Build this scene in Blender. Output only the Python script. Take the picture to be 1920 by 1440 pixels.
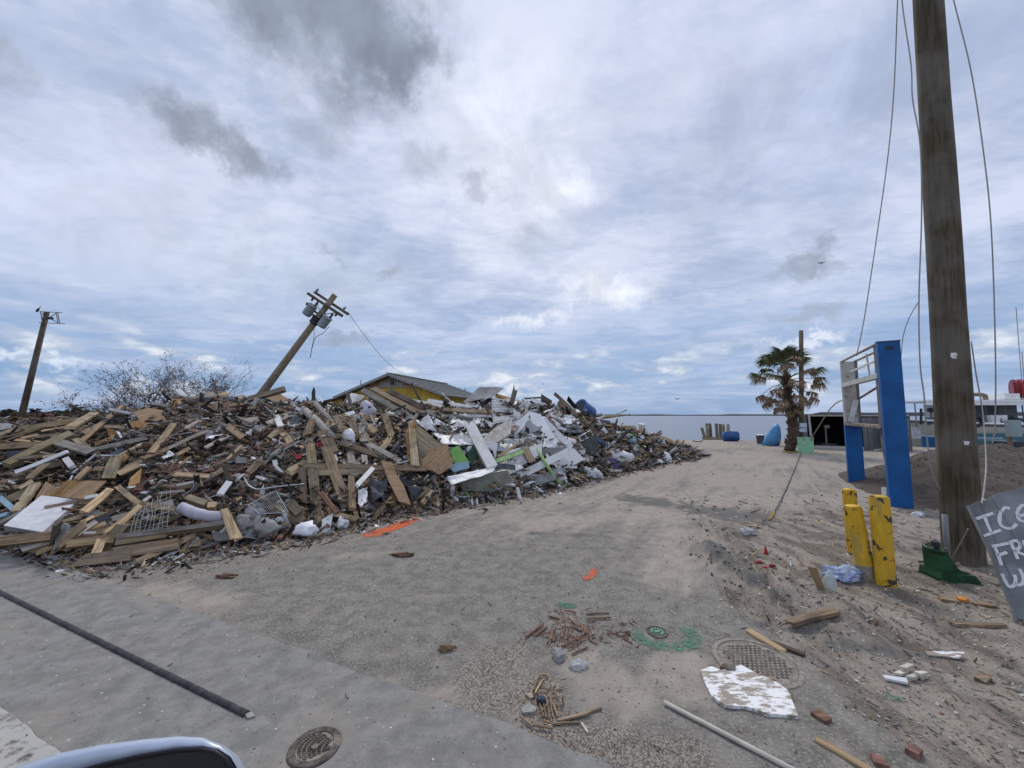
import bpy, bmesh, math, random
import numpy as np
from mathutils import Vector, Matrix, noise as mnoise

random.seed(11)
rng = np.random.default_rng(11)
for o in list(bpy.data.objects):
    bpy.data.objects.remove(o)
S = bpy.context.scene
COL = S.collection
R = math.radians

# ------------------------------------------------------------------ camera
CAM = Vector((0, 0, 1.7))
FPX = 720.0
PITCH = math.atan(59 / FPX)
cd = bpy.data.cameras.new('camera')
cd.sensor_width = 36
cd.sensor_fit = 'HORIZONTAL'
cd.lens = 36 * FPX / 1920
cd.clip_start = 0.02
cd.clip_end = 20000
cam = bpy.data.objects.new('camera', cd)
COL.objects.link(cam)
cam.location = CAM
cam.rotation_euler = (math.pi / 2 + PITCH, 0, 0)
S.camera = cam
S.render.resolution_x, S.render.resolution_y = 1024, 768

def ray(px, py):
    """direction (Y = 1) of the line of sight of the survey photograph"""
    x = (px - 960) / FPX
    y = (720 - py) / FPX
    c, s = math.cos(PITCH), math.sin(PITCH)
    d = Vector((x, c - s * y, s + c * y))
    return d / d.y
def gnd(px, py, z=0.0):
    d = ray(px, py)
    return CAM + d * ((z - CAM.z) / d.z)
def at(px, py, Y):
    return CAM + ray(px, py) * Y

# ------------------------------------------------------------------ node helper
class NT:
    def __init__(s, tree):
        s.t = tree; s.n = tree.nodes; s.l = tree.links
    def new(s, typ, **kw):
        nd = s.n.new(typ)
        for k, v in kw.items():
            setattr(nd, k, v)
        return nd
    def put(s, sock, v):
        if v is None:
            return
        if isinstance(v, bpy.types.NodeSocket):
            s.l.new(v, sock)
        else:
            if isinstance(v, (tuple, list)) and len(v) == 3 and sock.type == 'RGBA':
                v = (*v, 1)
            sock.default_value = v
    def math(s, op, a, b=None, c=None, clamp=False):
        nd = s.new('ShaderNodeMath', operation=op, use_clamp=clamp)
        s.put(nd.inputs[0], a); s.put(nd.inputs[1], b); s.put(nd.inputs[2], c)
        return nd.outputs[0]
    def vmath(s, op, a, b=None, scale=None):
        nd = s.new('ShaderNodeVectorMath', operation=op)
        s.put(nd.inputs[0], a); s.put(nd.inputs[1], b)
        if scale is not None:
            s.put(nd.inputs[3], scale)
        return nd.outputs[1] if op in ('LENGTH', 'DISTANCE', 'DOT_PRODUCT') else nd.outputs[0]
    def mix(s, f, a, b, blend='MIX'):
        nd = s.new('ShaderNodeMix', data_type='RGBA', blend_type=blend)
        s.put(nd.inputs[0], f); s.put(nd.inputs[6], a); s.put(nd.inputs[7], b)
        return nd.outputs[2]
    def noise(s, vec, scale, detail=4, rough=.55, dist=0.0, color=False):
        nd = s.new('ShaderNodeTexNoise')
        s.put(nd.inputs['Vector'], vec)
        nd.inputs['Scale'].default_value = scale
        nd.inputs['Detail'].default_value = detail
        nd.inputs['Roughness'].default_value = rough
        nd.inputs['Distortion'].default_value = dist
        return nd.outputs[1] if color else nd.outputs[0]
    def voro(s, vec, scale, feature='F1', color=False):
        nd = s.new('ShaderNodeTexVoronoi', feature=feature)
        s.put(nd.inputs['Vector'], vec)
        nd.inputs['Scale'].default_value = scale
        return nd.outputs['Color'] if color else nd.outputs['Distance']
    def step(s, v, a, b, lo=0.0, hi=1.0, smooth=True):
        nd = s.new('ShaderNodeMapRange', interpolation_type='SMOOTHSTEP' if smooth else 'LINEAR')
        s.put(nd.inputs[0], v)
        nd.inputs[1].default_value = a; nd.inputs[2].default_value = b
        nd.inputs[3].default_value = lo; nd.inputs[4].default_value = hi
        return nd.outputs[0]
    def scale(s, vec, xyz, off=None):
        nd = s.new('ShaderNodeMapping')
        s.put(nd.inputs['Vector'], vec)
        nd.inputs['Scale'].default_value = xyz
        if off is not None:
            s.put(nd.inputs['Location'], off)
        return nd.outputs[0]

# ------------------------------------------------------------------ world: broken overcast
W = bpy.data.worlds.new('World')
S.world = W
W.use_nodes = True
n = NT(W.node_tree)
n.n.clear()
SUN_EL, SUN_AZ = R(52), R(6)          # sun ahead of the camera, veiled by cloud
tc = n.new('ShaderNodeTexCoord').outputs['Generated']
sep = n.new('ShaderNodeSeparateXYZ'); n.l.new(tc, sep.inputs[0])
el = n.math('MAXIMUM', sep.outputs[2], 0.0)
sky = n.new('ShaderNodeTexSky', sky_type='NISHITA')
sky.sun_disc = False
sky.sun_elevation = SUN_EL
sky.sun_rotation = SUN_AZ
sky.air_density = 1.0; sky.dust_density = 1.5
# cloud layer: direction projected on a flat deck, so that it closes up towards the horizon
den = n.math('ADD', el, 0.11)
comb = n.new('ShaderNodeCombineXYZ')
n.l.new(n.math('DIVIDE', sep.outputs[0], den), comb.inputs[0])
n.l.new(n.math('DIVIDE', sep.outputs[1], den), comb.inputs[1])
deck = comb.outputs[0]
big = n.noise(n.scale(deck, (.9, .9, 1), (3.1, 1.7, 0)), 1.0, 5, .5, .5)
mid = n.noise(n.scale(deck, (1.6, 2.2, 1), (7.3, 2.2, 0)), 1.6, 6, .60, .35)
fine = n.noise(n.scale(deck, (3, 4.5, 1), (1.3, 5.2, 0)), 3.4, 5, .62, .3)
K = 10.0
def col(r, g, b): return (r * K, g * K, b * K)
tone = n.math('ADD', n.math('ADD', n.math('MULTIPLY', big, .50), n.math('MULTIPLY', mid, .44)), n.math('MULTIPLY', fine, .20))
base = n.mix(n.step(tone, .40, .70), col(.375, .455, .64), col(.675, .725, .885))
# towards the horizon: blue gaps between flattened bands
gap = n.mix(.88, sky.outputs[0], col(.215, .355, .60))
bands = n.noise(n.scale(tc, (2.2, 2.2, 16), (0, 0, 2.3)), 1.5, 5, .58, .4)
low = n.step(el, .03, .40, 1.0, 0.0)
f_gap = n.math('MULTIPLY', low, n.step(bands, .40, .66, 1.0, .45))
base = n.mix(f_gap, base, gap)
warp = n.vmath('SCALE', n.vmath('SUBTRACT', n.noise(tc, 5.5, 5, .62, 0, True), (.5, .5, .5)), None, .20)
warp2 = n.vmath('SCALE', n.vmath('SUBTRACT', n.noise(tc, 15, 4, .65, 0, True), (.5, .5, .5)), None, .09)
wdir = n.vmath('ADD', n.vmath('ADD', tc, warp), warp2)
fluff = n.noise(tc, 9, 5, .65, .3)
mot = n.noise(tc, 6.5, 6, .66, .5)
def blob(px, py, rx, rz, c, amt, soft=.35):
    """one cloud of the deck at a fixed bearing and height"""
    global base
    d = ray(px, py).normalized()
    q = n.scale(n.vmath('SUBTRACT', wdir, tuple(d)), (1 / rx, 1 / rx, 1 / rz))
    L_ = n.math('ADD', n.vmath('LENGTH', q), n.math('MULTIPLY', n.math('SUBTRACT', fluff, .5), .7))
    cv_ = n.vmath('SCALE', c, None, n.math('ADD', n.math('MULTIPLY', n.step(mot, .3, .7), .42), .80))
    base = n.mix(n.math('MULTIPLY', n.step(L_, soft, 1.0, 1.0, 0.0), amt), base, cv_)
lit = col(.88, .90, .98)
blob(960, 330, .34, .30, lit, .55, .0)
blob(560, 520, .40, .16, col(.58, .66, .78), .5, .0)
blob(1120, 545, .20, .055, lit, .75, .1)
blob(980, 590, .16, .03, lit, .6, .1)
blob(1080, 360, .13, .05, lit, .5, .1)
blob(1450, 260, .50, .30, col(.44, .505, .68), .6, .0)
blob(150, 330, .40, .28, col(.52, .585, .74), .45, .0)
blob(1000, 470, .12, .06, col(.42, .48, .60), .6, .1)
blob(600, -15, .30, .150, col(.225, .265, .34), .94, .25)
blob(740, 70, .15, .06, col(.235, .275, .35), .9, .25)
blob(375, 245, .085, .055, col(.30, .345, .43), .85, .2)
blob(440, 300, .085, .05, col(.31, .355, .44), .85, .2)
blob(585, 220, .07, .09, col(.38, .43, .54), .7, .15)
blob(790, 280, .09, .055, col(.38, .43, .53), .6, .2)
blob(900, 355, .07, .035, col(.38, .43, .53), .6, .2)
blob(620, 487, .04, .02, col(.33, .38, .48), .7, .2)
blob(725, 510, .05, .03, col(.36, .41, .51), .7, .2)
blob(10, 140, .05, .06, col(.36, .40, .50), .6, .2)
blob(1500, 495, .12, .028, col(.33, .385, .49), .8, .2)
blob(1510, 595, .10, .026, col(.36, .42, .53), .7, .2)
blob(1500, 640, .12, .016, lit, .6, .2)
blob(650, 628, .11, .022, col(.33, .40, .53), .7, .2)
blob(100, 672, .14, .014, col(.66, .73, .83), .75, .2)
blob(790, 655, .07, .020, col(.44, .51, .64), .75, .2)
# small cumulus low over the water
puf = n.noise(n.scale(tc, (7, 7, 19), (2.2, 0, 1.1)), 1.35, 6, .56, .15)
band = n.math('MULTIPLY', n.step(el, .028, .055), n.step(el, .10, .21, 1.0, 0.0))
base = n.mix(n.math('MULTIPLY', n.math('MULTIPLY', n.step(puf, .50, .58), band), .9), base,
             n.mix(n.step(puf, .55, .70), col(.44, .52, .66), col(.80, .84, .91)))
bg = n.new('ShaderNodeBackground')
n.l.new(base, bg.inputs[0])
bg.inputs[1].default_value = 0.1
wo = n.new('ShaderNodeOutputWorld')
n.l.new(bg.outputs[0], wo.inputs[0])

sl = bpy.data.lights.new('sun', 'SUN')
sl.energy = 1.5
sl.angle = R(14)
sl.color = (1, .94, .84)
so = bpy.data.objects.new('sun', sl)
COL.objects.link(so)
sd = Vector((math.sin(SUN_AZ) * math.cos(SUN_EL), math.cos(SUN_AZ) * math.cos(SUN_EL), math.sin(SUN_EL)))
so.rotation_euler = (-sd).to_track_quat('-Z', 'Y').to_euler()
so.location = (0, 0, 30)
S.view_settings.view_transform = 'Standard'
S.view_settings.look = 'None'
S.view_settings.exposure = 0.12
S.view_settings.gamma = 1.0
S.cycles.max_bounces = 4
S.cycles.diffuse_bounces = 2
S.cycles.glossy_bounces = 2
S.cycles.transparent_max_bounces = 6

# ------------------------------------------------------------------ materials
MATS = {}
def start(name):
    m = bpy.data.materials.new(name)
    m.use_nodes = True
    t = NT(m.node_tree)
    p = t.n['Principled BSDF']
    MATS[name] = m
    return m, t, p
def bump(t, p, h, strength, dist=.01):
    b = t.new('ShaderNodeBump')
    b.inputs['Strength'].default_value = strength
    b.inputs['Distance'].default_value = dist
    t.l.new(h, b.inputs['Height'])
    t.l.new(b.outputs[0], p.inputs['Normal'])
def objco(t):
    c = t.new('ShaderNodeTexCoord').outputs['Object']
    r = t.new('ShaderNodeObjectInfo').outputs['Random']
    off = t.new('ShaderNodeCombineXYZ')
    t.l.new(t.math('MULTIPLY', r, 37.0), off.inputs[0])
    t.l.new(t.math('MULTIPLY', r, 91.0), off.inputs[1])
    return t.vmath('ADD', c, off.outputs[0]), r
def vary(t, c, r, amt=.35):
    k = t.math('ADD', t.math('MULTIPLY', r, amt), 1 - amt / 2)
    return t.vmath('SCALE', c, None, k)
def wood(name, c, dark=.40, grey=.0, dirt=.5):
    m, t, p = start(name)
    v, r = objco(t)
    g = t.noise(t.scale(v, (1.2, 22, 22)), 1.6, 6, .65, .4)
    w = t.noise(v, 3.5, 5, .6)
    k = t.noise(t.scale(v, (3, 8, 8)), 1.2, 3, .5, 1.2)
    cc = t.mix(t.step(g, .30, .68), tuple(x * dark for x in c), tuple(min(1, x * 1.25) for x in c))
    cc = t.mix(t.math('MULTIPLY', t.step(w, .48, .66), dirt), cc, (.075, .06, .045))
    cc = t.mix(t.math('MULTIPLY', t.step(k, .62, .72), .6), cc, tuple(x * .35 for x in c))
    if grey:
        cc = t.mix(t.math('MULTIPLY', t.step(t.noise(v, 1.7, 4), .4, .62), grey), cc, (.27, .25, .225))
    t.l.new(vary(t, cc, r, .6), p.inputs['Base Color'])
    p.inputs['Roughness'].default_value = .85
    p.inputs['Specular IOR Level'].default_value = .25
    bump(t, p, g, .5, .006)
    return m
def plain(name, c, rough=.7, c2=None, scale=6, amt=.35, metal=0.0, dirt=.35, dirtc=(.10, .085, .065), bmp=.15, spec=.4, rnd=.25, lo=.5, hi=.68):
    m, t, p = start(name)
    v, r = objco(t)
    a = t.noise(v, scale, 7, .62)
    b = t.noise(v, scale * .33, 5, .6, .5)
    cc = t.mix(t.step(a, .35, .65), tuple(x * (1 - amt) for x in c), c if c2 is None else c2)
    cc = t.mix(t.math('MULTIPLY', t.step(b, lo, hi), dirt), cc, dirtc)
    t.l.new(vary(t, cc, r, rnd), p.inputs['Base Color'])
    p.inputs['Roughness'].default_value = rough
    p.inputs['Metallic'].default_value = metal
    p.inputs['Specular IOR Level'].default_value = spec
    bump(t, p, a, bmp, .01)
    return m
wood('wood_tan', (.45, .32, .19), .5, .15, .45)
wood('wood_new', (.56, .40, .23), .6, .0, .25)
wood('wood_brown', (.27, .19, .12), .45, .2, .5)
wood('wood_olive', (.30, .235, .14), .45, .25, .5)
wood('wood_grey', (.36, .325, .28), .5, .3, .45)
wood('wood_dark', (.085, .062, .045), .5, .2, .4)
wood('wood_red', (.20, .108, .075), .4, .0, .7)
wood('pole_wood', (.066, .052, .032), .5, .2, .5)
wood('pole_wood_far', (.23, .185, .125), .5, .2, .4)
wood('plywood', (.40, .26, .145), .7, .1, .4)
wood('plywood_orange', (.44, .25, .10), .6, .0, .45)
wood('plywood_pale', (.42, .35, .27), .75, .2, .3)
plain('white_paint', (.70, .70, .70), .55, amt=.15, dirt=.45, dirtc=(.27, .24, .2))
plain('white_sheet', (.76, .76, .76), .5, amt=.12, dirt=.4, dirtc=(.32, .30, .27), scale=3)
plain('white_plastic', (.74, .75, .78), .45, amt=.12, dirt=.2, dirtc=(.35, .33, .30))
plain('lavender_cloth', (.55, .53, .60), .9, amt=.2, dirt=.3, dirtc=(.25, .23, .24), scale=9, bmp=.5)
plain('foam_cream', (.62, .55, .45), .9, (.70, .66, .60), 5, .3, dirt=.65, dirtc=(.40, .21, .085), bmp=.5)
plain('insulation', (.34, .19, .08), .95, (.42, .27, .12), 9, .4, dirt=.4, bmp=.8)
plain('slab_white', (.60, .60, .62), .8, amt=.15, dirt=.3, dirtc=(.30, .29, .29), scale=8)
plain('grey_board', (.30, .30, .30), .8, amt=.3, dirt=.35)
plain('grey_metal', (.42, .44, .46), .45, amt=.25, dirt=.35, metal=.35)
plain('white_metal', (.68, .67, .64), .5, amt=.2, dirt=.45, dirtc=(.30, .23, .17), scale=4)
plain('olive_metal', (.44, .44, .37), .45, amt=.25, dirt=.4, metal=.2, dirtc=(.13, .12, .09))
plain('slate', (.055, .062, .075), .6, (.10, .11, .13), 5, .3, dirt=.3)
plain('black_plastic', (.018, .019, .022), .35, (.035, .036, .04), 5, .4, dirt=.25, dirtc=(.10, .09, .08), spec=.5)
plain('navy_tarp', (.022, .030, .055), .5, (.04, .05, .08), 5, .4, dirt=.2)
plain('blue_plastic', (.030, .10, .30), .4, amt=.25, dirt=.15, spec=.5)
plain('blue_tank', (.012, .11, .36), .4, amt=.2, dirt=.15, spec=.5)
plain('lightblue_panel', (.30, .46, .55), .6, amt=.2, dirt=.3)
plain('skyblue_hull', (.10, .32, .60), .4, amt=.15, dirt=.15)
plain('lime', (.21, .46, .11), .55, amt=.2, dirt=.25)
plain('mint', (.28, .56, .35), .6, amt=.12, dirt=.15, dirtc=(.16, .30, .18))
plain('lime_pale', (.36, .52, .22), .6, amt=.2, dirt=.35)
plain('purple', (.10, .055, .24), .6, amt=.25, dirt=.2)
plain('brick', (.21, .105, .082), .9, (.30, .165, .125), 12, .3, dirt=.4, dirtc=(.24, .20, .17), rnd=.5)
plain('red_paint', (.38, .025, .03), .6, amt=.25, dirt=.25)
plain('maroon', (.24, .018, .03), .45, amt=.3, dirt=.25)
plain('concrete_chunk', (.33, .32, .30), .9, amt=.35, dirt=.3, bmp=.6)
plain('soil_chip', (.135, .112, .09), .95, amt=.4)
plain('dark_chip', (.05, .042, .034), .95, amt=.4)  # chips kept extra dark: shade of the heap's gaps put into their colour
plain('black_rubber', (.022, .023, .025), .6, (.045, .046, .05), 20, .3, dirt=.2, dirtc=(.13, .12, .11))
plain('cast_iron', (.10, .083, .072), .8, (.15, .125, .105), 25, .4, dirt=.7, dirtc=(.27, .23, .19), metal=.2)
plain('iron_pale', (.25, .225, .192), .9, (.31, .28, .238), 30, .3, dirt=.3, metal=.1)
plain('rust', (.20, .115, .075), .85, (.32, .27, .22), 9, .4, dirt=.4)
plain('sign_frame_white', (.50, .50, .46), .6, amt=.15, dirt=.6, dirtc=(.24, .16, .10), scale=5)
plain('bare_steel', (.17, .145, .135), .55, amt=.2, dirt=.25, metal=.3)
plain('sign_blue', (.003, .085, .285), .55, (.004, .105, .33), 3, .12, dirt=.06, dirtc=(.02, .08, .2), bmp=.05, rnd=0)
plain('green_metal', (.008, .055, .018), .5, (.013, .08, .03), 6, .35, dirt=.25, dirtc=(.12, .16, .12))
plain('dark_green', (.02, .06, .03), .6, amt=.3)
plain('cloth_blue', (.52, .56, .68), .9, (.20, .27, .46), 11, .1, dirt=.1, bmp=.5)
plain('cardboard', (.30, .20, .105), .9, amt=.2)
plain('orange_bit', (.62, .22, .02), .6, amt=.2)
plain('boat_white', (.85, .85, .84), .45, amt=.08, dirt=.2, dirtc=(.42, .38, .32))
plain('boat_cream', (.50, .47, .38), .5, amt=.12, dirt=.35, dirtc=(.28, .24, .18))
plain('boat_dark', (.03, .035, .05), .6, amt=.3)
plain('boat_grey', (.15, .155, .16), .6, amt=.3)
plain('boat_blue', (.015, .13, .33), .5, amt=.25, dirt=.2)
plain('boat_teal', (.06, .17, .20), .5, amt=.25, dirt=.3)
plain('transformer_grey', (.27, .33, .35), .5, amt=.12, dirt=.15)
plain('wire_grey', (.33, .31, .29), .5, amt=.1, metal=.3, dirt=.1)
plain('wire_dark', (.04, .04, .045), .6)
plain('rope', (.36, .33, .28), .9, dirt=.3)
plain('rope_yellow', (.45, .30, .02), .8)
plain('yellow_wall', (.54, .36, .055), .8, amt=.15, dirt=.3, dirtc=(.30, .20, .07))
plain('siding_grey', (.30, .28, .265), .8, amt=.2, dirt=.3)
plain('fascia', (.33, .32, .31), .7, amt=.2, dirt=.35)
plain('roof_slate', (.095, .115, .12), .8, (.14, .16, .165), 6, .3, dirt=.2)
plain('shed_steel', (.17, .18, .19), .6, amt=.2, dirt=.2)
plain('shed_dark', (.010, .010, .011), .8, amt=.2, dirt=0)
plain('shed_trim', (.52, .50, .46), .6, amt=.1, dirt=.4, dirtc=(.24, .18, .13))
plain('palm_trunk', (.085, .055, .042), .95, (.13, .085, .06), 12, .4, dirt=.3)
plain('frond_green', (.11, .14, .055), .7, (.16, .17, .07), 5, .3, dirt=.2, dirtc=(.14, .10, .045))
plain('frond_brown', (.29, .19, .115), .85, (.36, .26, .16), 5, .3, dirt=.2)
plain('bark_red', (.17, .11, .09), .9, amt=.3)
plain('leaf_brown', (.20, .13, .09), .9, amt=.4)
plain('far_leaf', (.045, .05, .045), .9, amt=.4)
plain('far_leaf_pink', (.22, .12, .10), .9, amt=.3)
plain('bird_dark', (.02, .02, .022), .8)
plain('bird_grey', (.22, .22, .23), .8)
plain('car_silver', (.50, .56, .66), .28, amt=.03, metal=.25, dirt=.05, bmp=0, spec=.6, rnd=0)
plain('trim_black', (.016, .013, .018), .5, amt=.1, dirt=0, bmp=0)
plain('pvc_grey', (.24, .255, .275), .6, amt=.15, dirt=.2)
plain('pvc_white', (.62, .58, .50), .6, amt=.15, dirt=.3)
plain('paper_white', (.72, .72, .70), .8, amt=.1, dirt=.2)
plain('zinc', (.27, .29, .305), .5, (.34, .36, .375), 3, .2, dirt=.3, dirtc=(.20, .21, .22), metal=.3, rnd=0)
plain('zinc_dark', (.215, .23, .245), .55, (.28, .295, .31), 4, .2, dirt=.3, metal=.2, rnd=0)
plain('letter_white', (.78, .78, .80), .7, amt=.08, dirt=.15, dirtc=(.5, .5, .52), rnd=0)
plain('sign_pale', (.50, .60, .70), .6, amt=.1)
plain('hi_vis', (.60, .80, .05), .6)
plain('rock_grey', (.22, .21, .195), .9, amt=.35, bmp=.6)
plain('far_shore', (.055, .058, .065), .95, amt=.3)
plain('shell', (.58, .54, .47), .8, amt=.2, rnd=.3)

m, t, p = start('mirror_glass')
p.inputs['Base Color'].default_value = (.01, .01, .012, 1)
p.inputs['Roughness'].default_value = .25
m, t, p = start('clear_plastic')
p.inputs['Base Color'].default_value = (.55, .57, .60, 1)
p.inputs['Roughness'].default_value = .25
p.inputs['Alpha'].default_value = .55
m, t, p = start('bottle_glass')
p.inputs['Base Color'].default_value = (.50, .56, .54, 1)
p.inputs['Roughness'].default_value = .15
p.inputs['Alpha'].default_value = .6

# bollard paint: yellow, chipped to dark steel
m, t, p = start('bollard_yellow')
v, r = objco(t)
a = t.noise(v, 9, 7, .65, .6)
b = t.noise(t.scale(v, (1, 1, .35)), 14, 5, .6)
cc = t.mix(t.step(b, .3, .7), (.55, .31, .010), (.70, .42, .018))
cc = t.mix(t.math('MULTIPLY', t.step(t.noise(t.scale(v, (1, 1, .25)), 7, 5), .53, .66), .45), cc, (.24, .21, .10))
cc = t.mix(t.step(a, .585, .61), cc, (.035, .028, .022))
t.l.new(cc, p.inputs['Base Color'])
p.inputs['Roughness'].default_value = .6
bump(t, p, a, .3, .006)

# worn white board: paint left in patches on dirt
m, t, p = start('worn_white')
v, r = objco(t)
a = t.noise(t.scale(v, (5, 14, 6)), 1.6, 6, .7, .15)
cc = t.mix(t.step(a, .45, .54), (.27, .225, .18), (.76, .76, .76))
t.l.new(cc, p.inputs['Base Color'])
p.inputs['Roughness'].default_value = .6

def worn_print(name, c, lo=.40, hi=.56, sc=38):
    """sprayed paint on the ground, worn through to what is below"""
    m, t, p = start(name)
    v, r = objco(t)
    att = t.new('ShaderNodeAttribute', attribute_name='edge').outputs['Fac']
    a = t.noise(v, sc, 7, .7)
    f = t.math('MULTIPLY', t.step(a, lo, hi), t.step(t.math('ADD', att, t.math('MULTIPLY', t.math('SUBTRACT', t.noise(v, sc * .35, 5, .6), .5), 1.6)), .15, .85))
    p.inputs['Base Color'].default_value = (*c, 1)
    p.inputs['Roughness'].default_value = .85
    t.l.new(t.math('MULTIPLY', f, .82), p.inputs['Alpha'])
worn_print('spray_orange', (.80, .13, .03))
worn_print('spray_green', (.05, .22, .13), .38, .62)
worn_print('lane_white', (.46, .445, .415), .32, .52, 13)

# ---- ground
m, t, p = start('ground')
pos = t.new('ShaderNodeNewGeometry').outputs['Position']
zn = t.new('ShaderNodeAttribute', attribute_name='zone')
zs = t.new('ShaderNodeSeparateColor'); t.l.new(zn.outputs['Color'], zs.inputs[0])
sand, darkz, agg, dirt = zs.outputs[0], zs.outputs[1], zs.outputs[2], zn.outputs['Alpha']
n1 = t.noise(pos, 1.1, 5, .62, .4)
n2 = t.noise(pos, 6, 5, .68)
n3 = t.noise(pos, 55, 6, .7)
n4 = t.noise(t.scale(pos, (1.2, .45, 1)), 3.0, 5, .65, .8)
dv = t.vmath('DOT_PRODUCT', pos, (.828, -.561, 0)); du = t.vmath('DOT_PRODUCT', pos, (.561, .828, 0))
uv = t.new('ShaderNodeCombineXYZ'); t.l.new(t.math('MULTIPLY', du, .35), uv.inputs[0]); t.l.new(t.math('MULTIPLY', dv, 2.6), uv.inputs[1])
n5 = t.noise(uv.outputs[0], 1.3, 5, .6, .6)
n6 = t.noise(pos, 2.7, 5, .7, .8)
asph = t.mix(t.step(n2, .34, .66), (.145, .134, .119), (.235, .218, .194))
asph = t.mix(t.math('MULTIPLY', t.step(n6, .5, .68), .45), asph, (.108, .10, .09))
asph = t.mix(t.math('MULTIPLY', t.step(n3, .47, .68), .75), asph, (.37, .345, .305))
sd_c = t.mix(t.step(n2, .3, .7), (.285, .250, .212), (.37, .33, .282))
sd_c = t.mix(t.math('MULTIPLY', t.step(n3, .52, .66), .4), sd_c, (.21, .185, .155))
di_c = t.mix(t.step(n4, .35, .65), (.13, .111, .091), (.32, .278, .232))
di_c = t.mix(t.math('MULTIPLY', t.step(n3, .48, .62), .5), di_c, (.13, .108, .09))
ag_v = t.voro(pos, 115, 'F1', True)
agl = t.new('ShaderNodeRGBToBW'); t.l.new(ag_v, agl.inputs[0])
ag_c = t.mix(t.step(agl.outputs[0], .25, .8), (.125, .112, .098), (.32, .288, .246))
def blend(a, b, f, lo, hi, nz, k=.55):
    return t.mix(t.step(t.math('ADD', f, t.math('MULTIPLY', t.math('SUBTRACT', nz, .5), k)), lo, hi), a, b)
n15 = t.math('ADD', t.math('MULTIPLY', n5, .65), t.math('MULTIPLY', n6, .35))
c = blend(asph, ag_c, agg, .30, .75, n6, 1.5)
c = blend(c, di_c, dirt, .30, .70, n6, 1.6)
c = blend(c, sd_c, sand, .25, .85, n15, 2.6)
c = blend(c, (.142, .134, .125), darkz, .32, .85, n6, 2.6)
# pebbles, chips and shell fragments
vd = t.voro(t.scale(pos, (1, 1, .2)), 48)
vc = t.voro(t.scale(pos, (1, 1, .2)), 48, 'F1', True)
vs = t.new('ShaderNodeSeparateColor'); t.l.new(vc, vs.inputs[0])
pick = t.math('MULTIPLY', t.step(vd, .16, .26, 1.0, 0.0), t.step(vs.outputs[0], .80, .86))
c = t.mix(pick, c, t.mix(t.step(vs.outputs[1], .35, .65), (.11, .095, .08), (.50, .47, .42)))
t.l.new(c, p.inputs['Base Color'])
p.inputs['Roughness'].default_value = .92
p.inputs['Specular IOR Level'].default_value = .2
hh = t.math('ADD', t.math('ADD', t.math('MULTIPLY', n2, .6), t.math('MULTIPLY', n3, .35)), t.math('MULTIPLY', pick, .35))
bump(t, p, hh, 1.0, .022)

def paving(name, c1, c2, spk, sandamt):
    m, t, p = start(name)
    pos = t.new('ShaderNodeNewGeometry').outputs['Position']
    n1 = t.noise(pos, 1.6, 5, .6, .4)
    n2 = t.noise(pos, 7, 5, .7)
    n3 = t.noise(pos, 90, 5, .7)
    c = t.mix(t.step(n2, .33, .68), c1, c2)
    c = t.mix(t.math('MULTIPLY', t.step(n3, .5, .66), .45), c, tuple(x * .7 for x in c1))
    c = t.mix(t.math('MULTIPLY', t.step(n1, .50, .64), sandamt), c, (.30, .262, .215))
    vd = t.voro(pos, 26); vc = t.voro(pos, 26, 'F1', True)
    vs = t.new('ShaderNodeSeparateColor'); t.l.new(vc, vs.inputs[0])
    pk = t.math('MULTIPLY', t.step(vd, .10, .20, 1.0, 0.0), t.step(vs.outputs[0], spk, spk + .05))
    c = t.mix(pk, c, t.mix(t.step(vs.outputs[1], .45, .6), (.07, .06, .055), (.55, .54, .52)))
    t.l.new(c, p.inputs['Base Color'])
    p.inputs['Roughness'].default_value = .9
    p.inputs['Specular IOR Level'].default_value = .25
    bump(t, p, t.math('ADD', t.math('MULTIPLY', n2, .5), t.math('MULTIPLY', n3, .4)), .8, .014)
paving('sidewalk', (.185, .180, .169), (.275, .266, .250), .80, .42)
paving('road', (.175, .167, .153), (.25, .236, .216), .80, .6)

m, t, p = start('mound_soil')
pos = t.new('ShaderNodeNewGeometry').outputs['Position']
n2 = t.noise(pos, 7, 5, .7); n3 = t.noise(pos, 40, 6, .7)
c = t.mix(t.step(n2, .35, .65), (.020, .017, .014), (.072, .058, .046))  # soil tones darkened, putting shade of the gaps between pieces into the colour
vc = t.voro(pos, 18, 'F1', True)
vs = t.new('ShaderNodeSeparateColor'); t.l.new(vc, vs.inputs[0])
c = t.mix(t.math('MULTIPLY', t.step(vs.outputs[0], .72, .74), .8), c, t.mix(vs.outputs[1], (.17, .075, .055), (.26, .21, .16)))
t.l.new(c, p.inputs['Base Color'])
p.inputs['Roughness'].default_value = .95
bump(t, p, t.math('ADD', n2, n3), .9, .05)

m, t, p = start('soil_heap')
pos = t.new('ShaderNodeNewGeometry').outputs['Position']
n2 = t.noise(pos, 4, 5, .68); n3 = t.noise(pos, 45, 6, .72)
c = t.mix(t.step(n2, .35, .68), (.062, .049, .040), (.115, .093, .076))
c = t.mix(t.math('MULTIPLY', t.step(n3, .52, .68), .5), c, (.17, .14, .115))
t.l.new(c, p.inputs['Base Color'])
p.inputs['Roughness'].default_value = .95
bump(t, p, t.math('ADD', n2, n3), .9, .03)

m, t, p = start('water')
pos = t.new('ShaderNodeNewGeometry').outputs['Position']
w1 = t.noise(t.scale(pos, (.35, .9, 1)), 1.0, 6, .6)
p.inputs['Base Color'].default_value = (.10, .12, .15, 1)
p.inputs['Roughness'].default_value = .28
p.inputs['Specular IOR Level'].default_value = .5
bump(t, p, w1, .25, .25)

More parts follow.
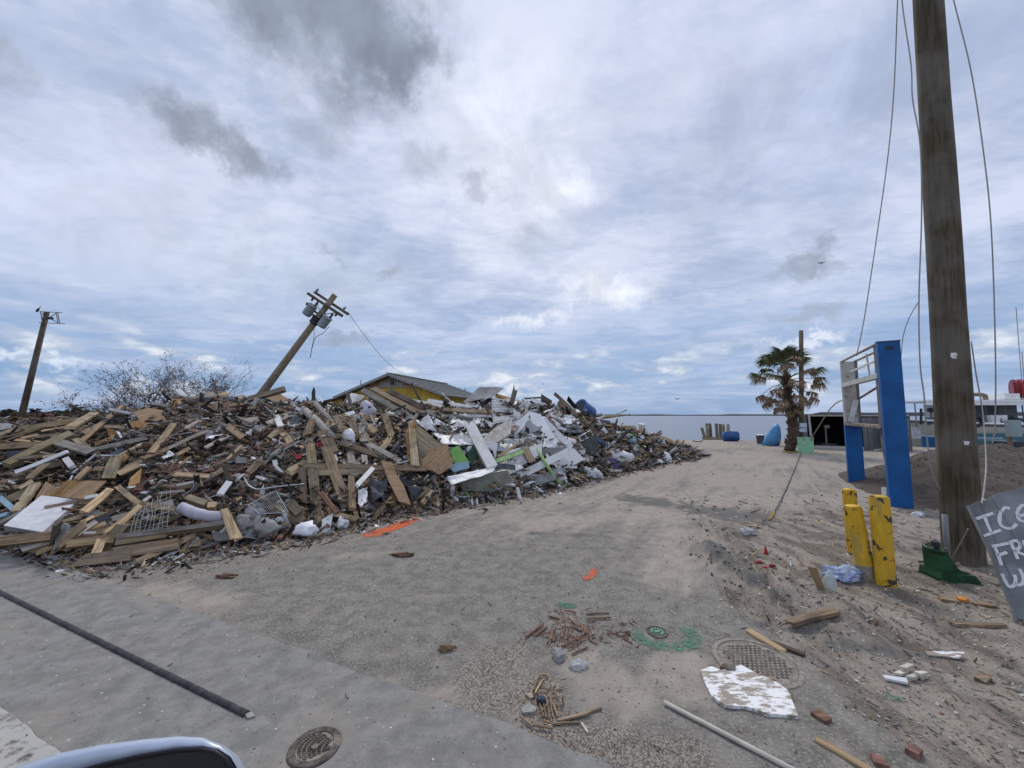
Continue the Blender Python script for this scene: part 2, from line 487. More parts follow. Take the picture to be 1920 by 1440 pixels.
# ------------------------------------------------------------------ mesh helpers
def tag(o, label=None, cat=None, group=None, kind=None):
    if label: o['label'] = label
    if cat: o['category'] = cat
    if group: o['group'] = group
    if kind: o['kind'] = kind
    return o
def empty(name, loc, label, cat, group=None):
    o = bpy.data.objects.new(name, None)
    o.empty_display_size = .1
    COL.objects.link(o)
    o.location = loc
    return tag(o, label, cat, group)
def mk(name, verts, faces, mats, parent=None, label=None, cat=None, group=None, kind=None, smooth=False, matrix=None, idx=None, recenter=True):
    """link one mesh object; verts are world coordinates unless a matrix is given"""
    vs = [Vector(v) for v in verts]
    M = matrix
    if M is None:
        if recenter and vs:
            cx = sum(v.x for v in vs) / len(vs); cy = sum(v.y for v in vs) / len(vs); cz = min(v.z for v in vs)
            M = Matrix.Translation((cx, cy, cz))
            off = Vector((cx, cy, cz))
            vs = [v - off for v in vs]
        else:
            M = Matrix.Identity(4)
    me = bpy.data.meshes.new(name)
    me.from_pydata([tuple(v) for v in vs], [], faces)
    if isinstance(mats, str): mats = [mats]
    for q in mats: me.materials.append(MATS[q])
    if idx is not None:
        me.polygons.foreach_set('material_index', np.asarray(idx, dtype=np.int32))
    if smooth:
        me.polygons.foreach_set('use_smooth', np.ones(len(me.polygons), dtype=bool))
    me.update()
    o = bpy.data.objects.new(name, me)
    COL.objects.link(o)
    if parent is not None:
        o.parent = parent
        o.matrix_parent_inverse = Matrix.Identity(4)
        pm = parent.matrix_basis if parent.parent is None else parent.parent.matrix_basis @ parent.matrix_basis
        o.matrix_basis = pm.inverted() @ M
    else:
        o.matrix_basis = M
    return tag(o, label, cat, group, kind)
class MB:
    """collects shapes for one mesh"""
    def __init__(s): s.v = []; s.f = []; s.i = []
    def add(s, v, f, i=0):
        b = len(s.v)
        s.v += [Vector(q) for q in v]
        s.f += [tuple(x + b for x in q) for q in f]
        s.i += [i] * len(f)
        return s
    def build(s, name, mats, parent=None, **kw):
        return mk(name, s.v, s.f, mats, parent, idx=s.i if any(s.i) else None, **kw)
BOXF = [(0, 3, 2, 1), (4, 5, 6, 7), (0, 1, 5, 4), (1, 2, 6, 5), (2, 3, 7, 6), (3, 0, 4, 7)]
def box(cx, cy, cz, sx, sy, sz, rz=0.0):
    c, s = math.cos(rz), math.sin(rz)
    out = []
    for z in (-1, 1):
        for x, y in ((-1, -1), (1, -1), (1, 1), (-1, 1)):
            X, Y = x * sx / 2, y * sy / 2
            out.append((cx + X * c - Y * s, cy + X * s + Y * c, cz + z * sz / 2))
    return out, BOXF
def frame(d, up=Vector((0, 0, 1))):
    x = d.normalized()
    z = up - x * up.dot(x)
    if z.length < 1e-4:
        z = Vector((1, 0, 0)) - x * x.x
    z.normalize()
    return x, z.cross(x), z
def bar(p, q, w, h, up=Vector((0, 0, 1))):
    p, q = Vector(p), Vector(q)
    x, y, z = frame(q - p, up)
    o = []
    for e in (p, q):
        for a, b in ((-1, -1), (1, -1), (1, 1), (-1, 1)):
            o.append(e + y * (a * w / 2) + z * (b * h / 2))
    return o, [(0, 3, 2, 1), (4, 5, 6, 7), (0, 1, 5, 4), (1, 2, 6, 5), (2, 3, 7, 6), (3, 0, 4, 7)]
def tube(pts, rad, sides=8, cap=True):
    pts = [Vector(q) for q in pts]
    if not isinstance(rad, (list, tuple)): rad = [rad] * len(pts)
    v, f = [], []
    pz = None
    for i, q in enumerate(pts):
        d = (pts[min(i + 1, len(pts) - 1)] - pts[max(i - 1, 0)])
        x, y, z = frame(d, pz or (Vector((0, 0, 1)) if abs(d.normalized().z) < .9 else Vector((0, 1, 0))))
        pz = z
        for k in range(sides):
            a = 2 * math.pi * k / sides
            v.append(q + (y * math.cos(a) + z * math.sin(a)) * rad[i])
    for i in range(len(pts) - 1):
        for k in range(sides):
            a, b = i * sides + k, i * sides + (k + 1) % sides
            f.append((a, b, b + sides, a + sides))
    if cap:
        f.append(tuple(range(sides - 1, -1, -1)))
        f.append(tuple(range((len(pts) - 1) * sides, len(pts) * sides)))
    return v, f
def curve(pts, n=8):
    """Catmull-Rom through points"""
    P = [Vector(q) for q in pts]
    P = [P[0] * 2 - P[1]] + P + [P[-1] * 2 - P[-2]]
    out = []
    for i in range(1, len(P) - 2):
        for k in range(n):
            u = k / n
            a, b, c, d = P[i - 1], P[i], P[i + 1], P[i + 2]
            out.append(.5 * ((2 * b) + (c - a) * u + (2 * a - 5 * b + 4 * c - d) * u * u + (3 * b - a - 3 * c + d) * u ** 3))
    out.append(P[-2])
    return out
def lathe(c, prof, sides=20, tilt=None):
    c = Vector(c); v, f = [], []
    for r_, z in prof:
        for k in range(sides):
            a = 2 * math.pi * k / sides
            q = Vector((r_ * math.cos(a), r_ * math.sin(a), z))
            if tilt is not None: q = tilt @ q
            v.append(c + q)
    for i in range(len(prof) - 1):
        for k in range(sides):
            a, b = i * sides + k, i * sides + (k + 1) % sides
            f.append((a, b, b + sides, a + sides))
    f.append(tuple(range(sides - 1, -1, -1)))
    f.append(tuple(range((len(prof) - 1) * sides, len(prof) * sides)))
    return v, f
def lump(c, rx, ry, rz, amp=.25, freq=2.0, sub=3, rot=None, seed=0):
    bm = bmesh.new()
    bmesh.ops.create_icosphere(bm, subdivisions=sub, radius=1)
    v = []
    for q in bm.verts:
        k = 1 + amp * (mnoise.fractal(q.co * freq + Vector((seed * 7.3, seed * 3.1, 0)), 1.0, 2.0, 4) )
        w = Vector((q.co.x * rx, q.co.y * ry, q.co.z * rz)) * k
        if rot is not None: w = rot @ w
        v.append(Vector(c) + w)
    f = [tuple(x.index for x in q.verts) for q in bm.faces]
    bm.free()
    return v, f

# value noise on arrays
_T = rng.random((256, 256))
def vn(x, y, s=0):
    x = np.asarray(x) + s * 17.3; y = np.asarray(y) + s * 5.7
    xi = np.floor(x).astype(int); yi = np.floor(y).astype(int)
    fx = x - xi; fy = y - yi
    fx = fx * fx * (3 - 2 * fx); fy = fy * fy * (3 - 2 * fy)
    g = lambda a, b: _T[a & 255, b & 255]
    return (g(xi, yi) * (1 - fx) + g(xi + 1, yi) * fx) * (1 - fy) + (g(xi, yi + 1) * (1 - fx) + g(xi + 1, yi + 1) * fx) * fy
def fbm(x, y, fr, oc=4, s=0, rough=.5):
    a, t_, w = 1.0, 0.0, 0.0
    for i in range(oc):
        t_ = t_ + a * (vn(x * fr, y * fr, s + i) - .5); w += a
        a *= rough; fr *= 2.03
    return t_ / w * 2
def sstep(v, a, b):
    t_ = np.clip((v - a) / (b - a), 0, 1)
    return t_ * t_ * (3 - 2 * t_)
def segdist(x, y, pts):
    d = np.full(np.shape(x), 1e9)
    for (ax, ay), (bx, by) in zip(pts[:-1], pts[1:]):
        vx, vy = bx - ax, by - ay
        L = vx * vx + vy * vy
        u = np.clip(((x - ax) * vx + (y - ay) * vy) / L, 0, 1)
        d = np.minimum(d, np.hypot(x - ax - u * vx, y - ay - u * vy))
    return d
def gxy(px, py):
    q = gnd(px, py); return (q.x, q.y)

# ------------------------------------------------------------------ setting: ground
EA, EB = gxy(60, 1040), gxy(1160, 1440)               # far edge of the concrete walk
ed = Vector((EB[0] - EA[0], EB[1] - EA[1])).normalized()
en = Vector((-ed.y, ed.x))
if en.y < 0: en = -en
def walk_s(x, y):                                      # signed distance beyond the walk's edge
    return (x - EA[0]) * en.x + (y - EA[1]) * en.y
BERM = [gxy(1310, 985), gxy(1330, 1030), gxy(1400, 1085), gxy(1470, 1130), gxy(1560, 1160)]
def ground_z(x, y):
    s = walk_s(x, y)
    w = sstep(s, .02, .4)
    near = sstep(y, 14, 7)
    z = w * (.012 * fbm(x, y, 1.3, 4, 3) + .006 * fbm(x, y, 9, 3, 5))
    d = segdist(x, y, BERM)
    k = np.exp(-(d / .38) ** 2)
    z = z + k * (.085 + .13 * fbm(x, y, 3.2, 4, 8) + .10 * fbm(x, y, 9, 4, 9, .6))
    rt = dirt_mask(x, y)
    z = z + rt * near * (.022 * fbm(x, y, 2.2, 4, 12) + .018 * fbm(x, y, 8, 4, 14) + .006 * fbm(x, y, 30, 2, 15))
    # wheel ruts in the sand of the drive
    z = z + .012 * sstep(y, 3.5, 5) * sstep(y, 11, 8) * np.sin((x * .93 - y * .36) * 5.5 + 2 * fbm(x, y, .8, 3, 20)) * sstep(x, 0.3, 1.2)
    # shore drop
    edge = np.where(x > 22.5, 21.6, 28.0) + .4 * fbm(x, y, .5, 3, 30)
    land_left = sstep(x, 1.5, -2.5)
    z = z - 4.0 * sstep(y, edge, edge + .9) * (1 - land_left)
    return z
DL = [gxy(1285, 960), gxy(1330, 1030), gxy(1330, 1140), gxy(1500, 1230), gxy(1760, 1440)]
def dirt_mask(x, y):
    ys = np.array([q[1] for q in DL])[::-1]; xs = np.array([q[0] for q in DL])[::-1]
    bx = np.interp(y, ys, xs)
    return sstep(x - bx + .25 * fbm(x, y, 1.7, 3, 40), -.12, .22) * sstep(y, 9.5, 7.0)
def spaced(lo, hi, d, far_lo, far_hi, g=1.16):
    a = list(np.arange(lo, hi, d))
    st, q = d, a[-1]
    while q < far_hi:
        st *= g; q += st; a.append(q)
    st, q = d, lo
    while q > far_lo:
        st *= g; q -= st; a.insert(0, q)
    return np.array(a)
gx = spaced(-5.5, 6.5, .04, -420, 420)
gy = spaced(1.0, 7.5, .04, -60, 700, 1.10)
X, Y = np.meshgrid(gx, gy)
Z = ground_z(X, Y)
nx, ny = len(gx), len(gy)
ii = np.arange(nx * ny).reshape(ny, nx)
F = np.stack([ii[:-1, :-1], ii[:-1, 1:], ii[1:, 1:], ii[1:, :-1]], -1).reshape(-1, 4)
me = bpy.data.meshes.new('ground')
me.from_pydata(np.stack([X, Y, Z], -1).reshape(-1, 3).tolist(), [], F.tolist())
me.polygons.foreach_set('use_smooth', np.ones(len(me.polygons), dtype=bool))
def puddle(pts, w):
    return np.exp(-(segdist(X, Y, [gxy(*q) for q in pts]) / w) ** 2)
sand = .30 + .42 * sstep(Y, 5.5, 9.0) + .30 * fbm(X, Y, .9, 4, 50) + .45 * sstep(Y, 5, 8) * fbm(X * .5, Y * .9, .8, 4, 55)
sand = np.maximum(sand, 1.1 * puddle([(1100, 1240), (1150, 1300)], .30))
sand = np.maximum(sand, .95 * puddle([(1240, 1260), (1300, 1240), (1290, 1300)], .22))
sand = np.maximum(sand, .95 * puddle([(280, 1105), (420, 1130)], .28))
sand = np.maximum(sand, .85 * puddle([(640, 1045), (760, 1040)], .25))
sand = np.maximum(sand, .95 * puddle([(1000, 980), (1300, 960), (1250, 1080)], .55))
sand = np.maximum(sand, .8 * puddle([(700, 1290), (860, 1310)], .12))
wsd = walk_s(X, Y)
sand = np.maximum(sand, (.62 + .5 * fbm(X, Y, 1.4, 3, 66)) * np.exp(-(np.maximum(wsd, 0) / .16) ** 2) * sstep(X, -.6, -1.6))
sand = sand - .45 * np.exp(-(((X + .8) / 2.2) ** 2 + ((Y - 3.9) / 1.2) ** 2))
dk = .95 * puddle([(1190, 936), (1245, 945)], .50)
dk = np.maximum(dk, (.95 * puddle([(1300, 955), (1390, 968)], .55)))
dk = np.maximum(dk, (.75 * puddle([(1000, 1000), (1090, 1003), (1140, 1008)], .12)))
dk = np.maximum(dk, .66 * puddle([(1560, 1210), (1760, 1240), (1900, 1275)], .10))
dk = np.maximum(dk, .6 * puddle([(1400, 1170), (1560, 1195)], .10))
dk = np.maximum(dk, .62 * puddle([(1450, 1000), (1700, 1010)], .18))
dk = np.maximum(dk, .72 * puddle([(1330, 1040), (1420, 1110)], .16))
ag = .95 * puddle([(930, 1230), (890, 1290), (1000, 1300)], .26)
ag = np.maximum(ag, .95 * puddle([(1000, 1400), (1180, 1400), (1300, 1440)], .22))
ag = np.maximum(ag, .8 * puddle([(350, 1075), (520, 1040), (650, 1010)], .35))
zone = np.stack([np.clip(sand, 0, 1), dk, ag, dirt_mask(X, Y)], -1).reshape(-1, 4)
at_ = me.color_attributes.new('zone', 'FLOAT_COLOR', 'POINT')
at_.data.foreach_set('color', zone.astype(np.float32).ravel())
me.materials.append(MATS['ground'])
go = bpy.data.objects.new('ground', me); COL.objects.link(go)
tag(go, kind='structure')

def strip(name, s0, s1, z, mat, jag=.0, u0=-14, u1=8, nn=300, nw=4):
    """band parallel to the walk's edge, between offsets s0 (near) and s1 (far)"""
    v, f = [], []
    for i in range(nn + 1):
        u = u0 + (u1 - u0) * i / nn
        j = jag * float(fbm(np.array(u), np.array(3.3), 3.5, 4, 60))
        for k in range(nw + 1):
            s = s0 + (s1 + j - s0) * k / nw
            v.append((EA[0] + ed.x * u + en.x * s, EA[1] + ed.y * u + en.y * s, z))
    w = nw + 1
    for i in range(nn):
        for k in range(nw):
            f.append((i * w + k, (i + 1) * w + k, (i + 1) * w + k + 1, i * w + k + 1))
    if (Vector(v[f[0][1]]) - Vector(v[f[0][0]])).cross(Vector(v[f[0][2]]) - Vector(v[f[0][1]])).z < 0:
        f = [q[::-1] for q in f]
    return mk(name, v, f, mat, recenter=False)
sw = -walk_s(*gxy(0, 1330))                            # offset of the white line
s_cab = -walk_s(*gxy(230, 1230))
tag(strip('sidewalk', -sw - .03, 0, .014, 'sidewalk', .035), kind='structure')
tag(strip('road', -9, -sw + .03, .006, 'road'), kind='structure')
ln = strip('road_marking', -sw - .34, -sw, .019, 'lane_white', .03, -9, 9)
ln.data.attributes.new('edge', 'FLOAT', 'POINT').data.foreach_set('value', np.ones(len(ln.data.vertices), dtype=np.float32))
tag(ln, kind='structure')

# water and far shore
tag(mk('water', [(-3000, 20, -.75), (6000, 20, -.75), (6000, 9000, -.75), (-3000, 9000, -.75)], [(0, 1, 2, 3)], 'water', recenter=False), kind='structure')
v, f = [], []
for i in range(241):
    a = -1.0 + 2.9 * i / 240
    y0 = 2600 if a < .8 else 2000
    h = 9 + 5 * float(fbm(np.array(a * 9), np.array(1.), 1.5, 4, 70)) + (9 if a > .78 else 0)
    for dy, hz in ((0, -1.), (25, h), (400, h * .6), (500, -1)):
        v.append((a * (y0 + dy), y0 + dy, hz))
for i in range(240):
    for k in range(3):
        f.append((i * 4 + k, i * 4 + 4 + k, i * 4 + 5 + k, i * 4 + 1 + k))
tag(mk('far_shore', v, f, 'far_shore', recenter=False), kind='structure')

# dark heap of soil behind the big pole
def heap_z(x, y):
    c = segdist(x, y, [(9.4, 9.0), (12.5, 9.6), (17, 10.2), (24, 10.5)])
    h = .98 * np.clip(1 - c / 2.9, 0, 1) ** .95 * sstep(x - (6.7 + .5 * (y - 6.9)), 0, 2.4)
    return h * (1 + .15 * fbm(x, y, 1.1, 4, 80)) + .05 * fbm(x, y, 3, 4, 82) * sstep(h, .02, .2) - .03
hx, hy = np.meshgrid(np.arange(5.2, 27, .09), np.arange(5.2, 14, .08))
hz = heap_z(hx, hy)
k = hx.shape
jj = np.arange(hx.size).reshape(k)
F = np.stack([jj[:-1, :-1], jj[:-1, 1:], jj[1:, 1:], jj[1:, :-1]], -1).reshape(-1, 4)
zz = hz.ravel()
F = F[(zz[F] > -.028).any(1)]
tag(mk('soil_heap', np.stack([hx, hy, hz], -1).reshape(-1, 3).tolist(), F.tolist(), 'soil_heap', smooth=True, recenter=False), kind='structure')

# ------------------------------------------------------------------ the debris heap: body
BASE = [(-900, 1000), (-420, 1005), (-150, 1010), (0, 1022), (130, 1062), (250, 1050), (370, 1035), (600, 1000), (780, 958), (900, 936), (960, 930), (1080, 906), (1160, 886), (1240, 868), (1306, 857)]
CREST = [(-900, 772, 10), (-420, 770, 9.5), (0, 782, 9), (100, 781, 9), (180, 780, 9), (240, 772, 9), (300, 758, 9.2), (340, 747, 9.4), (470, 748, 9.6), (560, 752, 9.8), (640, 756, 10), (700, 750, 10.3), (800, 757, 10.6), (900, 757, 11), (940, 752, 11.2), (1000, 760, 11.8), (1050, 762, 12.4), (1100, 778, 13.2), (1150, 798, 14), (1200, 810, 15), (1250, 828, 15.8), (1306, 853, 16.4)]
b_a, b_y = zip(*[(gnd(*q).x / gnd(*q).y, gnd(*q).y) for q in BASE])
c_a = [ray(q[0], q[1]).x for q in CREST]
c_y = [q[2] for q in CREST]
c_z = [at(*q).z for q in CREST]
A0, A1 = min(b_a), max(b_a)
def pile_h(x, y):
    x = np.asarray(x, float); y = np.asarray(y, float)
    a = x / np.maximum(y, .1)
    yb = np.interp(a, b_a, b_y); yc = np.interp(a, c_a, c_y); hc = np.maximum(np.interp(a, c_a, c_z), .02)
    t_ = (y - yb) / (yc - yb)
    tt = np.clip(t_, 0, 1)
    up = hc * (.25 * np.sqrt(tt) + .75 * (1 - (1 - tt) ** 1.25))
    back = hc * (1 - .92 * sstep(y, yc + 1.2, yc + 6.5))
    lm = .09 * np.sin(2.1 * x + 1.1 * y + 1) + .07 * np.sin(3.7 * x - 2.3 * y + 2) + .05 * np.sin(6.1 * x + 4.7 * y) + .04 * np.sin(9.3 * y - 5.1 * x + 4)
    h = np.where(t_ < 1, up, back) + lm * np.clip(4 * tt * (1.06 - tt), 0, 1) * np.minimum(1, hc)
    return np.where((t_ < 0) | (a > A1), -.15, h)
def hits(px, py):
    """vectorised: where lines of sight meet the heap (Y, or crest depth for those that pass over it)"""
    px = np.asarray(px, float); py = np.asarray(py, float)
    x = (px - 960) / FPX; y = (720 - py) / FPX
    c, s = math.cos(PITCH), math.sin(PITCH)
    dy = c - s * y; dx = x / dy; dz = (s + c * y) / dy
    yb = np.interp(dx, b_a, b_y); yc = np.interp(dx, c_a, c_y)
    res = np.where(dz < -.001, np.minimum(-1.7 / np.minimum(dz, -.001), yc), yc)
    done = np.zeros(px.shape, bool)
    for k in range(140):
        yy = yb + (yc + .8 - yb) * k / 139
        inside = (1.7 + dz * yy) <= np.maximum(pile_h(dx * yy, yy), 0)
        new = inside & ~done
        res = np.where(new, yy, res)
        done |= inside
    return dx, dz, res
def hit(px, py, off=0.0):
    dx, dz, Y_ = hits([px], [py])
    Yv = float(Y_[0]) - off
    return Vector((float(dx[0]) * Yv, Yv, 1.7 + float(dz[0]) * Yv))
def surf_n(x, y):
    e = .12
    gx_ = float(pile_h(x + e, y) - pile_h(x - e, y)) / (2 * e)
    gy_ = float(pile_h(x, y + e) - pile_h(x, y - e)) / (2 * e)
    return Vector((-max(-2, min(2, gx_)), -max(-2, min(2, gy_)), 1)).normalized()

NA, NS = 360, 100
aa = np.linspace(A0, A1, NA)
verts = []
for s_ in range(NS):
    u = s_ / (NS - 1)
    yb = np.interp(aa, b_a, b_y) + .02; yc = np.interp(aa, c_a, c_y)
    yy = yb + (yc + 6.6 - yb) * u ** 1.3
    xx = aa * yy
    zz = pile_h(xx, yy) + .045 * fbm(xx, yy, 4.5, 4, 90) * np.clip(pile_h(xx, yy) * 3, 0, 1)
    verts.append(np.stack([xx, yy, np.maximum(zz, -.02) - .05], -1))
V = np.array(verts).reshape(-1, 3)
jj = np.arange(NA * NS).reshape(NS, NA)
F = np.stack([jj[:-1, :-1], jj[:-1, 1:], jj[1:, 1:], jj[1:, :-1]], -1).reshape(-1, 4)
tag(mk('debris_mound', V.tolist(), F.tolist(), 'mound_soil', smooth=True, recenter=False), kind='structure')

# ---- debris pieces
def zone_txt(px):
    if px < 270: return 'behind the white slab'
    if px < 560: return 'on the brick rubble'
    if px < 800: return 'between brick rubble and leaning plywood'
    if px < 1085: return 'among the crumpled white sheets'
    return 'at the seaward end'
WN = {'wood_tan': 'tan', 'wood_new': 'pale new', 'wood_brown': 'brown', 'wood_olive': 'dull olive-brown', 'wood_grey': 'weathered grey', 'wood_dark': 'dark wet', 'wood_red': 'reddish', 'white_paint': 'white painted', 'plywood': 'plywood-coloured', 'white_metal': 'dirty white', 'grey_metal': 'grey metal', 'lime_pale': 'pale green', 'lime': 'lime green', 'grey_board': 'grey', 'pole_wood_far': 'weathered round'}
def plank_mesh(L, w, h, bend=0.0, seed=0):
    r_ = random.Random(seed)
    v, f = [], []
    for i in range(4):
        x = -L / 2 + L * i / 3
        b = bend * (1 - (2 * i / 3 - 1) ** 2)
        for a, c in ((-1, -1), (1, -1), (1, 1), (-1, 1)):
            e = r_.uniform(-.5, .5) * w if i in (0, 3) and r_.random() < .55 else 0
            v.append((x + e, a * w / 2 * (1 + r_.uniform(-.05, .05)), c * h / 2 + b))
    for i in range(3):
        for k in range(4):
            a, b = i * 4 + k, i * 4 + (k + 1) % 4
            f.append((a, b, b + 4, a + 4))
    f += [(3, 2, 1, 0), (12, 13, 14, 15)]
    return v, f
_seed = [0]
def plank_w(p, q, w, mat, h=.04, label=None, group=None, name='plank', nrm=None, px=0, cat=None, roll=0.0):
    _seed[0] += 1
    mid = (p + q) / 2
    nv = nrm if nrm is not None else (surf_n(mid.x, mid.y) + (CAM - mid).normalized() * .9).normalized()
    x, y, z = frame(q - p, nv)
    if roll:
        rm = Matrix.Rotation(roll, 3, x); y = rm @ y; z = rm @ z
    M = Matrix(((x.x, y.x, z.x, mid.x), (x.y, y.y, z.y, mid.y), (x.z, y.z, z.z, mid.z), (0, 0, 0, 1)))
    L = (q - p).length
    v, f = plank_mesh(L, w, h, random.uniform(-.02, .02) * L, _seed[0])
    if label is None:
        Lw = 'long' if L > 1.25 else 'short' if L < .55 else 'mid-length'
        Ww = 'wide' if w > .115 else 'narrow' if w < .065 else ''
        sl_ = abs((q - p).normalized().z)
        Sw = 'lying level' if sl_ < .25 else 'slanting' if sl_ < .65 else 'standing steeply'
        label = ('%s %s %s plank %s in the heap %s' % (Lw, Ww, WN.get(mat, mat.replace('_', ' ')), Sw, zone_txt(px))).replace('  ', ' ')
        group = 'loose planks of the debris heap'
    return mk(name, v, f, mat, matrix=M, label=label, cat=cat or name.replace('_', ' ').split()[-1], group=group)
class Z:
    """reading of a crop of the survey photograph: origin and scale"""
    def __init__(s, x, y, k): s.x, s.y, s.k = x, y, k
    def __call__(s, a, b): return (s.x + a * s.k, s.y + b * s.k)
ZA = Z(0, 660, .2987); ZB = Z(360, 660, .2639); ZC = Z(640, 680, .22917); ZD = Z(960, 720, .22917)
E1 = Z(0, 760, .125); E2 = Z(0, 900, .125); E3 = Z(220, 730, .1146); E4 = Z(220, 870, .132); E5 = Z(420, 720, .125); E6 = Z(1060, 730, .1354)
def pl(z, a, b, w, mat, off=.10, h=None, label=None, name='plank', off2=None, cat=None):
    pa, pb = z(*a), z(*b)
    p = hit(*pa, off); q = hit(*pb, off if off2 is None else off2)
    # keep the two ends from lying at wildly different distances
    if abs(p.y - q.y) > 2.2:
        m_ = (p.y + q.y) / 2
        p = at(*pa, m_ + max(-1.1, min(1.1, p.y - m_))); q = at(*pb, m_ + max(-1.1, min(1.1, q.y - m_)))
    ww = w * z.k * (p.y + q.y) / 2 / FPX
    return plank_w(p, q, ww, mat, h or max(.022, min(.055, ww * .45)), label, None, name, px=(pa[0] + pb[0]) / 2, cat=cat)
def flat(z, pts, mat, thick=.02, off=.12, label=None, name='panel', cat=None, group=None, face=.42):
    """flat stiff sheet: its outline lies in one plane resting on the heap"""
    px = [z(*q) for q in pts]
    W_ = [hit(*q, off) for q in px]
    c = sum(W_, Vector()) / len(W_)
    nv = surf_n(c.x, c.y) * (1 - face) + (CAM - c).normalized() * face
    nv.normalize()
    out = []
    for q in px:
        d = ray(*q)
        tt = (c - CAM).dot(nv) / d.dot(nv)
        out.append(CAM + d * tt)
    x, y, zz = frame(out[1] - out[0], nv)
    M = Matrix(((x.x, y.x, zz.x, c.x), (x.y, y.y, zz.y, c.y), (x.z, y.z, zz.z, c.z), (0, 0, 0, 1)))
    Mi = M.inverted()
    lo = [Mi @ q for q in out]
    n_ = len(lo)
    v = lo + [q - Vector((0, 0, thick)) for q in lo]
    ar = sum(lo[i].x * lo[(i + 1) % n_].y - lo[(i + 1) % n_].x * lo[i].y for i in range(n_))
    top = tuple(range(n_)) if ar > 0 else tuple(range(n_ - 1, -1, -1))
    f = [top, tuple(i + n_ for i in reversed(top))]
    for i in range(n_):
        a, b = top[i], top[(i + 1) % n_]
        f.append((b, a, a + n_, b + n_))
    if label is None:
        label = '%s sheet in the debris heap %s' % (mat.replace('_', ' '), zone_txt(px[0][0])); group = 'loose sheets of the debris heap'
    return mk(name, v, f, mat, matrix=M, label=label, cat=cat or name.split('_')[-1], group=group)
def patch(C, mat, nu=14, nv=10, thick=.006, amp=.05, fr=3.0, corr=0.0, ncorr=10, along='u', seed=0, **kw):
    """curved or crumpled sheet between four corners"""
    C = [Vector(q) for q in C]
    nrm = ((C[1] - C[0]).cross(C[3] - C[0])).normalized()
    if nrm.dot(CAM - C[0]) < 0: nrm = -nrm
    T, B = [], []
    for j in range(nv + 1):
        for i in range(nu + 1):
            u, w = i / nu, j / nv
            q = (C[0] * (1 - u) + C[1] * u) * (1 - w) + (C[3] * (1 - u) + C[2] * u) * w
            d = amp * mnoise.fractal(q * fr + Vector((seed * 5.1, seed, 0)), 1.0, 2.0, 4)
            e = Vector((mnoise.noise(q * fr * .8 + Vector((9 + seed, 0, 0))), mnoise.noise(q * fr * .8 + Vector((0, 19 + seed, 0))), 0)) * amp * .6
            d += corr * math.sin((u if along == 'u' else w) * ncorr * 2 * math.pi)
            T.append(q + nrm * d + e); B.append(q + nrm * (d - thick) + e)
    v = T + B
    N_, w = len(T), nu + 1
    f = []
    for j in range(nv):
        for i in range(nu):
            a = j * w + i
            f.append((a, a + 1, a + w + 1, a + w)); f.append((a + N_, a + w + N_, a + w + 1 + N_, a + 1 + N_))
    for i in range(nu):
        f.append((i + 1, i, i + N_, i + 1 + N_)); a = nv * w + i; f.append((a, a + 1, a + 1 + N_, a + N_))
    for j in range(nv):
        a = j * w; f.append((a, a + w, a + w + N_, a + N_)); a = j * w + nu; f.append((a + w, a, a + N_, a + w + N_))
    return mk(kw.pop('name', 'sheet'), v, f, mat, smooth=kw.pop('smooth', True), **kw)
def crump(z, pts, mat, off=.14, offs=None, **kw):
    offs = offs or [off] * 4
    return patch([hit(*z(*q), o_) for q, o_ in zip(pts, offs)], mat, **kw)

# ---- pieces one can pick out, end by end
pl(E1, (210, 380), (1300, 210), 100, 'wood_olive', label='long olive-brown beam lying level along the top behind the white slab', name='beam')
pl(E1, (0, 440), (200, 370), 60, 'wood_tan')
pl(E1, (640, 385), (1085, 310), 28, 'wood_new')
pl(E1, (1060, 330), (1420, 120), 100, 'wood_olive')
pl(E1, (1190, 570), (1840, 0), 60, 'wood_brown', .25, label='thin brown board slanting up past the bare shrubs', off2=.1)
pl(E1, (0, 625), (680, 590), 90, 'wood_tan')
pl(E1, (240, 520), (680, 560), 38, 'wood_new')
pl(E1, (300, 500), (560, 440), 40, 'wood_tan')
pl(E1, (520, 480), (900, 430), 40, 'wood_brown')
pl(E1, (100, 900), (1060, 440), 120, 'wood_olive', .28, .10, label='heavy olive-brown timber with an orange cut end slanting over the tarp', name='beam')
pl(E1, (230, 1010), (1020, 690), 60, 'white_paint', .3, label='narrow white board slanting below the heavy olive timber')
pl(E1, (850, 550), (1370, 700), 125, 'wood_grey', .3, label='short wide grey board crossing the slanted planks behind the white slab')
pl(E1, (1300, 690), (1920, 550), 75, 'wood_grey', .25)
pl(E1, (980, 790), (1090, 930), 70, 'white_metal', .22)
pl(E1, (1090, 1020), (1440, 740), 30, 'grey_metal', .3)
pl(E1, (1150, 1110), (1330, 940), 70, 'wood_tan', .24)
pl(E1, (1620, 1110), (1740, 800), 140, 'wood_olive', .24)
pl(E1, (420, 1110), (700, 880), 70, 'wood_brown', .22)
pl(E1, (680, 920), (960, 870), 120, 'wood_dark', .1)
pl(E1, (1500, 320), (1850, 330), 50, 'wood_tan', .16)
pl(E1, (1250, 420), (1500, 300), 80, 'wood_brown', .1)
flat(E1, [(90, 690), (450, 670), (660, 720), (300, 920), (110, 860)], 'navy_tarp', .015, .12, 'dark navy tarp under the slanted timber', 'tarp')
flat(E1, [(1420, 560), (1700, 450), (1740, 620), (1430, 690)], 'plywood_orange', .02, .12)
flat(E1, [(1650, 200), (1760, 140), (1880, 200), (1850, 290), (1680, 270)], 'navy_tarp', .03, .1)
flat(E1, [(1040, 470), (1280, 300), (1430, 330), (1180, 520)], 'black_plastic', .02, .12)
flat(E1, [(0, 270), (190, 260), (200, 330), (0, 370)], 'grey_board', .02, .1)
pl(E1, (0, 880), (90, 850), 30, 'lightblue_panel', .2)
